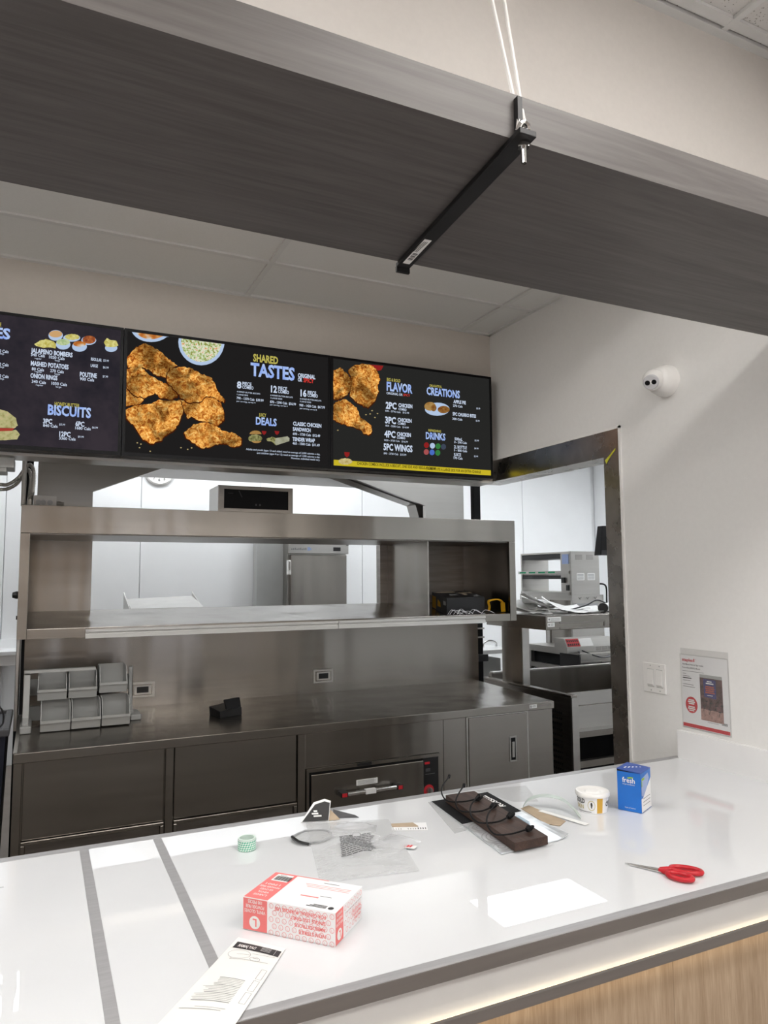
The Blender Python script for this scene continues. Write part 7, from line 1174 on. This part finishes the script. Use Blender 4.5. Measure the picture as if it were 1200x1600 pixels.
for k in range(2): m.add([pk(0.80+0.05*k, 0.07, 0.0012), pk(0.83+0.05*k, 0.07, 0.0012), pk(0.83+0.05*k, 0.14, 0.0012), pk(0.80+0.05*k, 0.14, 0.0012)], [(0, 3, 2, 1)])
m.stuff('white_lettering', PAPER, t)
m = MB()
for k in range(5): m.add([pk(0.70+0.035*k, 0.54, 0.0012), pk(0.715+0.035*k, 0.54, 0.0012), pk(0.715+0.035*k, 0.80-0.03*k, 0.0012), pk(0.70+0.035*k, 0.80-0.03*k, 0.0012)], [(0, 3, 2, 1)])
m.stuff('blue_print', mat('pale_teal_print', (0.25, 0.42, 0.52), 0.4, 0, 0.2), t)
tag(MB().prism([(1.118, 2.046, Z+0.0002), (1.050, 1.772, Z+0.0002), (1.105, 1.782, Z+0.0002), (1.16, 2.05, Z+0.0002)], (0, 0, 0.0008)).build('clear_sleeve', CLEAR), 'clear plastic sleeve sticking out left of the display pack', 'sleeve')
t = thing('sample_board', 'dark walnut sample board lying on the display pack', 'board', (1.19, 1.80, Z+0.0045))
zb, zt = Z+0.0046, Z+0.0260
m = MB(); cor = [(1.161, 2.012), (1.265, 2.010), (1.219, 1.583), (1.111, 1.579)]; cor = cor[::-1]
m.hexa([(p[0], p[1], zb) for p in cor], [(p[0], p[1], zt) for p in cor]); m.build('board', PLANKW, t, bevel=0.0012)
loops = [[(1.212, 2.075, 0.060), (1.158, 2.023, 0.052), (1.128, 1.978, 0.046), (1.113, 1.929, 0.040), (1.126, 1.911, 0.037), (1.150, 1.910, 0.034), (1.180, 1.909, 0.033), (1.215, 1.913, 0.034)],
 [(1.210, 1.982, 0.055), (1.165, 1.938, 0.050), (1.128, 1.894, 0.046), (1.106, 1.852, 0.040), (1.108, 1.827, 0.036), (1.139, 1.816, 0.033), (1.175, 1.817, 0.032), (1.213, 1.831, 0.034)],
 [(1.211, 1.900, 0.045), (1.164, 1.855, 0.048), (1.128, 1.815, 0.046), (1.103, 1.772, 0.041), (1.097, 1.736, 0.036), (1.113, 1.723, 0.033), (1.160, 1.719, 0.032), (1.207, 1.738, 0.034)],
 [(1.208, 1.807, 0.045), (1.160, 1.762, 0.048), (1.125, 1.725, 0.046), (1.100, 1.686, 0.041), (1.089, 1.650, 0.036), (1.096, 1.631, 0.033), (1.136, 1.624, 0.032), (1.191, 1.630, 0.034)]]
ol = ['farthest', 'second farthest', 'second nearest', 'nearest']
for k, lp in enumerate(loops):
    t2 = thing('elastic_cord', ol[k]+' black elastic cord looped over the sample board', 'cord', (lp[0][0], lp[0][1], Z+0.03), group='black cords over the sample board')
    MB().tube(smoothpts([(p[0], p[1], Z+p[2]) for p in lp], 6), 0.0022, 8).build('cord', BLACK_MATTE, t2, smooth=True)
    a = lp[-1]; m = MB(); m.tube([(a[0]-0.008, a[1]-0.004, Z+0.033), (a[0]+0.003, a[1], Z+0.036), (a[0]+0.013, a[1]+0.006, Z+0.034)], [0.0055, 0.0085, 0.005], 10); m.tube(smoothpts([(a[0]+0.004, a[1]-0.006, Z+0.034), (a[0]+0.018, a[1]+0.002, Z+0.037), (a[0]+0.010, a[1]+0.010, Z+0.034)], 4), 0.0035, 8); m.build('knot', BLACK_MATTE, t2, smooth=True)
    a = lp[0]; MB().tube([(a[0]-0.003, a[1]-0.003, Z+a[2]-0.002), (a[0]+0.003, a[1]+0.004, Z+a[2]+0.003)], 0.0045, 8).build('tip', BLACK_MATTE, t2, smooth=True)
# ---- card, paper strip and clear bent strip
tag(MB().prism([(1.340, 1.868, Z), (1.378, 1.880, Z), (1.385, 1.715, Z), (1.345, 1.690, Z), (1.320, 1.72, Z)], (0, 0, 0.0014)).build('kraft_card', KRAFT), 'flat brown card behind the display pack', 'card')
tag(MB().prism([(1.368, 1.820, Z+0.0018), (1.384, 1.822, Z+0.0018), (1.402, 1.760, Z+0.0018), (1.428, 1.665, Z+0.0018), (1.408, 1.660, Z+0.0018), (1.385, 1.755, Z+0.0018)], (0, 0, 0.0006)).build('paper_strip', PAPER), 'curled white paper strip on the brown card', 'paper')
P = smoothpts([(1.345, 1.865, 0.004), (1.365, 1.868, 0.020), (1.392, 1.860, 0.030), (1.420, 1.835, 0.035), (1.440, 1.795, 0.032), (1.445, 1.755, 0.018), (1.440, 1.715, 0.003)], 6)
m = MB()
for a, b in zip(P[:-1], P[1:]):
    w_ = Vector((0.010, 0.012, 0)); a = Vector((a.x, a.y, a.z+Z)); b = Vector((b.x, b.y, b.z+Z)); k = Vector((0, 0, 0.0012))
    m.hexa([a-w_, b-w_, b+w_, a+w_], [a-w_+k, b-w_+k, b+w_+k, a+w_+k])
tag(m.build('bent_strip', film('pale_green_film', (0.72, 0.82, 0.77), 0.62, 0.15), smooth=True), 'pale green translucent strip bent into an arch beside the pack', 'plastic strip')
tag(MB().prism([(1.318, 2.088, Z), (1.50, 2.06, Z), (1.43, 1.90, Z), (1.36, 1.93, Z)], (0, 0, 0.0006)).build('clear_sheet', CLEAR_H), 'clear plastic sheet lying flat behind the brown card', 'sheet')
tag(MB().grid(lambda u, v: (-0.16+0.11*u-0.02*v*u, 1.925+0.185*v, Z+0.002+0.012*math.sin(3*u+2)*math.sin(PI*v)), 10, 10).build('plastic_wrap', CLEAR, smooth=True), 'crumpled clear plastic wrap at the left edge of the counter', 'plastic')
# ---- lidded tub
cx_, cy_ = 1.527, 1.763
t = thing('lidded_tub', 'small white lidded tub with black lettering and gold stripe on the counter', 'tub', (cx_, cy_, Z))
rb, rtp, hh = 0.0425, 0.0465, 0.050
MB().lathe([(rb, 0), (rtp, hh)], (cx_, cy_, Z), n=48).build('cup', PAPER_S, t, smooth=True)
MB().lathe([(rtp+0.0035, hh-0.004), (rtp+0.004, hh+0.003), (rtp+0.002, hh+0.007), (rtp-0.004, hh+0.0075), (rtp-0.010, hh+0.003), (0.024, hh+0.003), (0.020, hh+0.007), (0.0, hh+0.0075)], (cx_, cy_, Z), n=48).build('lid', WHITE_P, t, smooth=True)
def tub(a, z, k=0.0004): r = rb+(rtp-rb)*z/hh+k; return Vector((cx_+r*math.cos(a), cy_+r*math.sin(a), Z+z))
view = math.atan2(-cy_, -cx_)
def tubpatch(mb, a0, a1, z0, z1, k=0.0004, n=6):
    for i in range(n):
        b0 = a0+(a1-a0)*i/n; b1 = a0+(a1-a0)*(i+1)/n; mb.add([tub(b0, z0, k), tub(b1, z0, k), tub(b1, z1, k), tub(b0, z1, k)], [(0, 1, 2, 3)])
m = MB(); tubpatch(m, view+0.28, view+0.68, 0.002, 0.046); m.build('gold_stripe', GOLD, t)
def tubtext(mb, s_, a0, a1, z, h):
    vs, fs = glyphs(s_, 0.03); a = min(v[0] for v in vs); b = max(v[0] for v in vs)
    mb.add([tub(a0+(a1-a0)*(v[0]-a)/(b-a), z+h*v[1]/CAP, 0.0007) for v in vs], fs)
m = MB(); tubtext(m, 'GOLD', view-1.35, view-0.52, 0.028, 0.013); tubtext(m, 'CHI', view+0.95, view+1.45, 0.020, 0.013)
tubpatch(m, view-1.2, view-0.1, 0.004, 0.0055, 0.0007); 
vs = [tub(view-0.08+0.075*math.cos(q)*(0.9 if q < PI else 0.6), 0.024+0.009*math.sin(q), 0.0007) for q in [2*PI*k/16 for k in range(16)]]; m.add(vs, [tuple(range(16))])
m.stuff('black_print', INK, t)
m = MB(); r1 = [tub(view-0.08+0.25*math.cos(2*PI*k/28), 0.0235+0.0145*math.sin(2*PI*k/28), 0.0006) for k in range(28)]; r2 = [tub(view-0.08+0.215*math.cos(2*PI*k/28), 0.0235+0.0125*math.sin(2*PI*k/28), 0.0006) for k in range(28)]; m.add(r1+r2, [(k, (k+1) % 28, 28+(k+1) % 28, 28+k) for k in range(28)])
tubtext(m, 'SKIN', view-1.25, view-0.62, 0.012, 0.011); m.stuff('gold_print', mat('pale_gold_print', (0.55, 0.48, 0.25), 0.5), t)
# ---- blue carton
fa = math.radians(-63.7); fw_, fd_, fh_ = 0.071, 0.088, 0.117
Bc = Vector((1.629, 1.669)); ux = Vector((math.cos(fa), math.sin(fa))); uy = Vector((-math.sin(fa), math.cos(fa))); cc = Bc-ux*fw_/2+uy*fd_/2
t = thing('blue_carton', 'blue carton with white fresh lettering and green leaf on the counter', 'box', (cc.x, cc.y, Z), fa)
x0, x1, y0, y1 = -fw_/2, fw_/2, -fd_/2, fd_/2
bx('carton', BLUE, t, x0, x1, y0, y1, 0, fh_-0.004, local=True, bevel=0.0008)
m = MB(); m.hexa([(x0, y0+0.001, fh_-0.004), (x1, y0+0.001, fh_-0.004), (x1, y1, fh_-0.004), (x0, y1, fh_-0.004)], [(x0, y0-0.001, fh_+0.004), (x1, y0-0.001, fh_-0.001), (x1, y1, fh_-0.001), (x0, y1, fh_+0.004)]); m.build('lid_flap', BLUE_D, t, local=True)
m = MB(); m.add([(x0+0.001, y0-e, fh_-0.003), (x1-0.012, y0-e, fh_-0.003), (x0+0.001, y0-e, fh_+0.0015)], [(0, 1, 2)]); m.build('flap_gap', BLACK_MATTE, t, local=True)
m = MB(); m.text('fresh', (x0+0.016, y0-2*e, fh_-0.034), UX, UZ, 0.0150, 0.038, bold=0.012); m.text('impressions', (x0+0.017, y0-2*e, fh_-0.0405), UX, UZ, 0.0038, 0.036); m.text('Electric air freshener', (x0+0.022, y0-2*e, 0.009), UX, UZ, 0.0038, 0.032)
for k in range(5): m.box(x0+0.014+0.008*k, x0+0.018+0.008*k, y0+0.02+0.011*k, y0+0.036+0.008*k, fh_+0.0006-0.0006*k, fh_+0.0036-0.0006*k)
m.stuff('white_lettering', PAPER, t, local=True)
m = MB(); m.add([(x0+0.030, y0-3*e, fh_-0.021), (x0+0.036, y0-3*e, fh_-0.0215), (x0+0.045, y0-3*e, fh_-0.020), (x0+0.051, y0-3*e, fh_-0.0165), (x0+0.041, y0-3*e, fh_-0.0165), (x0+0.033, y0-3*e, fh_-0.0185)], [(0, 1, 2, 3, 4, 5)]); m.build('green_leaf', GREEN_P, t, local=True)
m = MB(); m.add([(x1+e, y0+0.002, 0.002), (x1+e, y1-0.002, 0.002), (x1+e, y1-0.002, 0.088), (x1+e, y0+0.035, 0.055), (x1+e, y0+0.018, 0.042), (x1+e, y0+0.002, 0.040)], [tuple(range(6))]); m.build('white_side', PAPER_S, t, local=True)
m = MB(); m.add([(x1+2*e, y0+0.004, 0.050), (x1+2*e, y0+0.020, 0.044), (x1+2*e, y0+0.048, 0.064), (x1+2*e, y0+0.070, 0.090), (x1+2*e, y0+0.060, 0.106), (x1+2*e, y0+0.004, 0.098)], [tuple(range(6))]); m.build('bottle_picture', BLUE_L, t, local=True)
m = MB(); m.box(x1+2*e, x1+3*e, y0+0.008, y0+0.03, 0.092, 0.098); m.box(x1+2*e, x1+3*e, y0+0.006, y0+0.010, 0.075, 0.090); m.stuff('green_print', GREEN_P, t, local=True)
m = MB()
for k in range(3): m.box(x1+e, x1+2*e, y0+0.016, y1-0.012, 0.018+0.010*k, 0.0195+0.010*k)
m.stuff('grey_print', INK_G, t, local=True)
# ---- scissors
sa = math.atan2(1.262-1.402, 1.398-1.308)
t = thing('scissors', 'scissors with red plastic handles lying on the counter', 'scissors', (1.308, 1.402, Z), sa)
def blade(s_, z):
    m = MB(); m.prism([(0.0, 0.001*s_, z), (0.085, 0.009*s_, z), (0.100, 0.008*s_, z), (0.100, -0.004*s_, z), (0.075, -0.003*s_, z)], (0, 0, 0.0016)); return m
blade(1, 0.004).build('blade', CHROME, t, local=True); blade(-1, 0.0022).build('blade', CHROME, t, local=True)
MB().lathe([(0.0045, 0), (0.0045, 0.0018), (0, 0.0022)], (0.083, 0, 0.0056), n=16).build('pivot_screw', STEEL_L, t, local=True)
def loop(cx, cy, rx, ry, rot, r, z):
    return [(cx+rx*math.cos(a)*math.cos(rot)-ry*math.sin(a)*math.sin(rot), cy+rx*math.cos(a)*math.sin(rot)+ry*math.sin(a)*math.cos(rot), z) for a in [2*PI*k/28 for k in range(28)]]
for s_, rx in ((1, 0.034), (-1, 0.028)):
    m = MB(); m.tube(loop(0.098+rx+0.004, 0.0225*s_, rx, 0.0165, 0.12*s_, 0.005, 0.0075), 0.0058, 10, closed=True)
    m.tube([(0.080, 0.003*s_, 0.0055), (0.096, 0.008*s_, 0.0065), (0.110, 0.013*s_, 0.0072)], [0.0045, 0.0065, 0.006], 10); m.build('handle', RED, t, local=True, smooth=True)
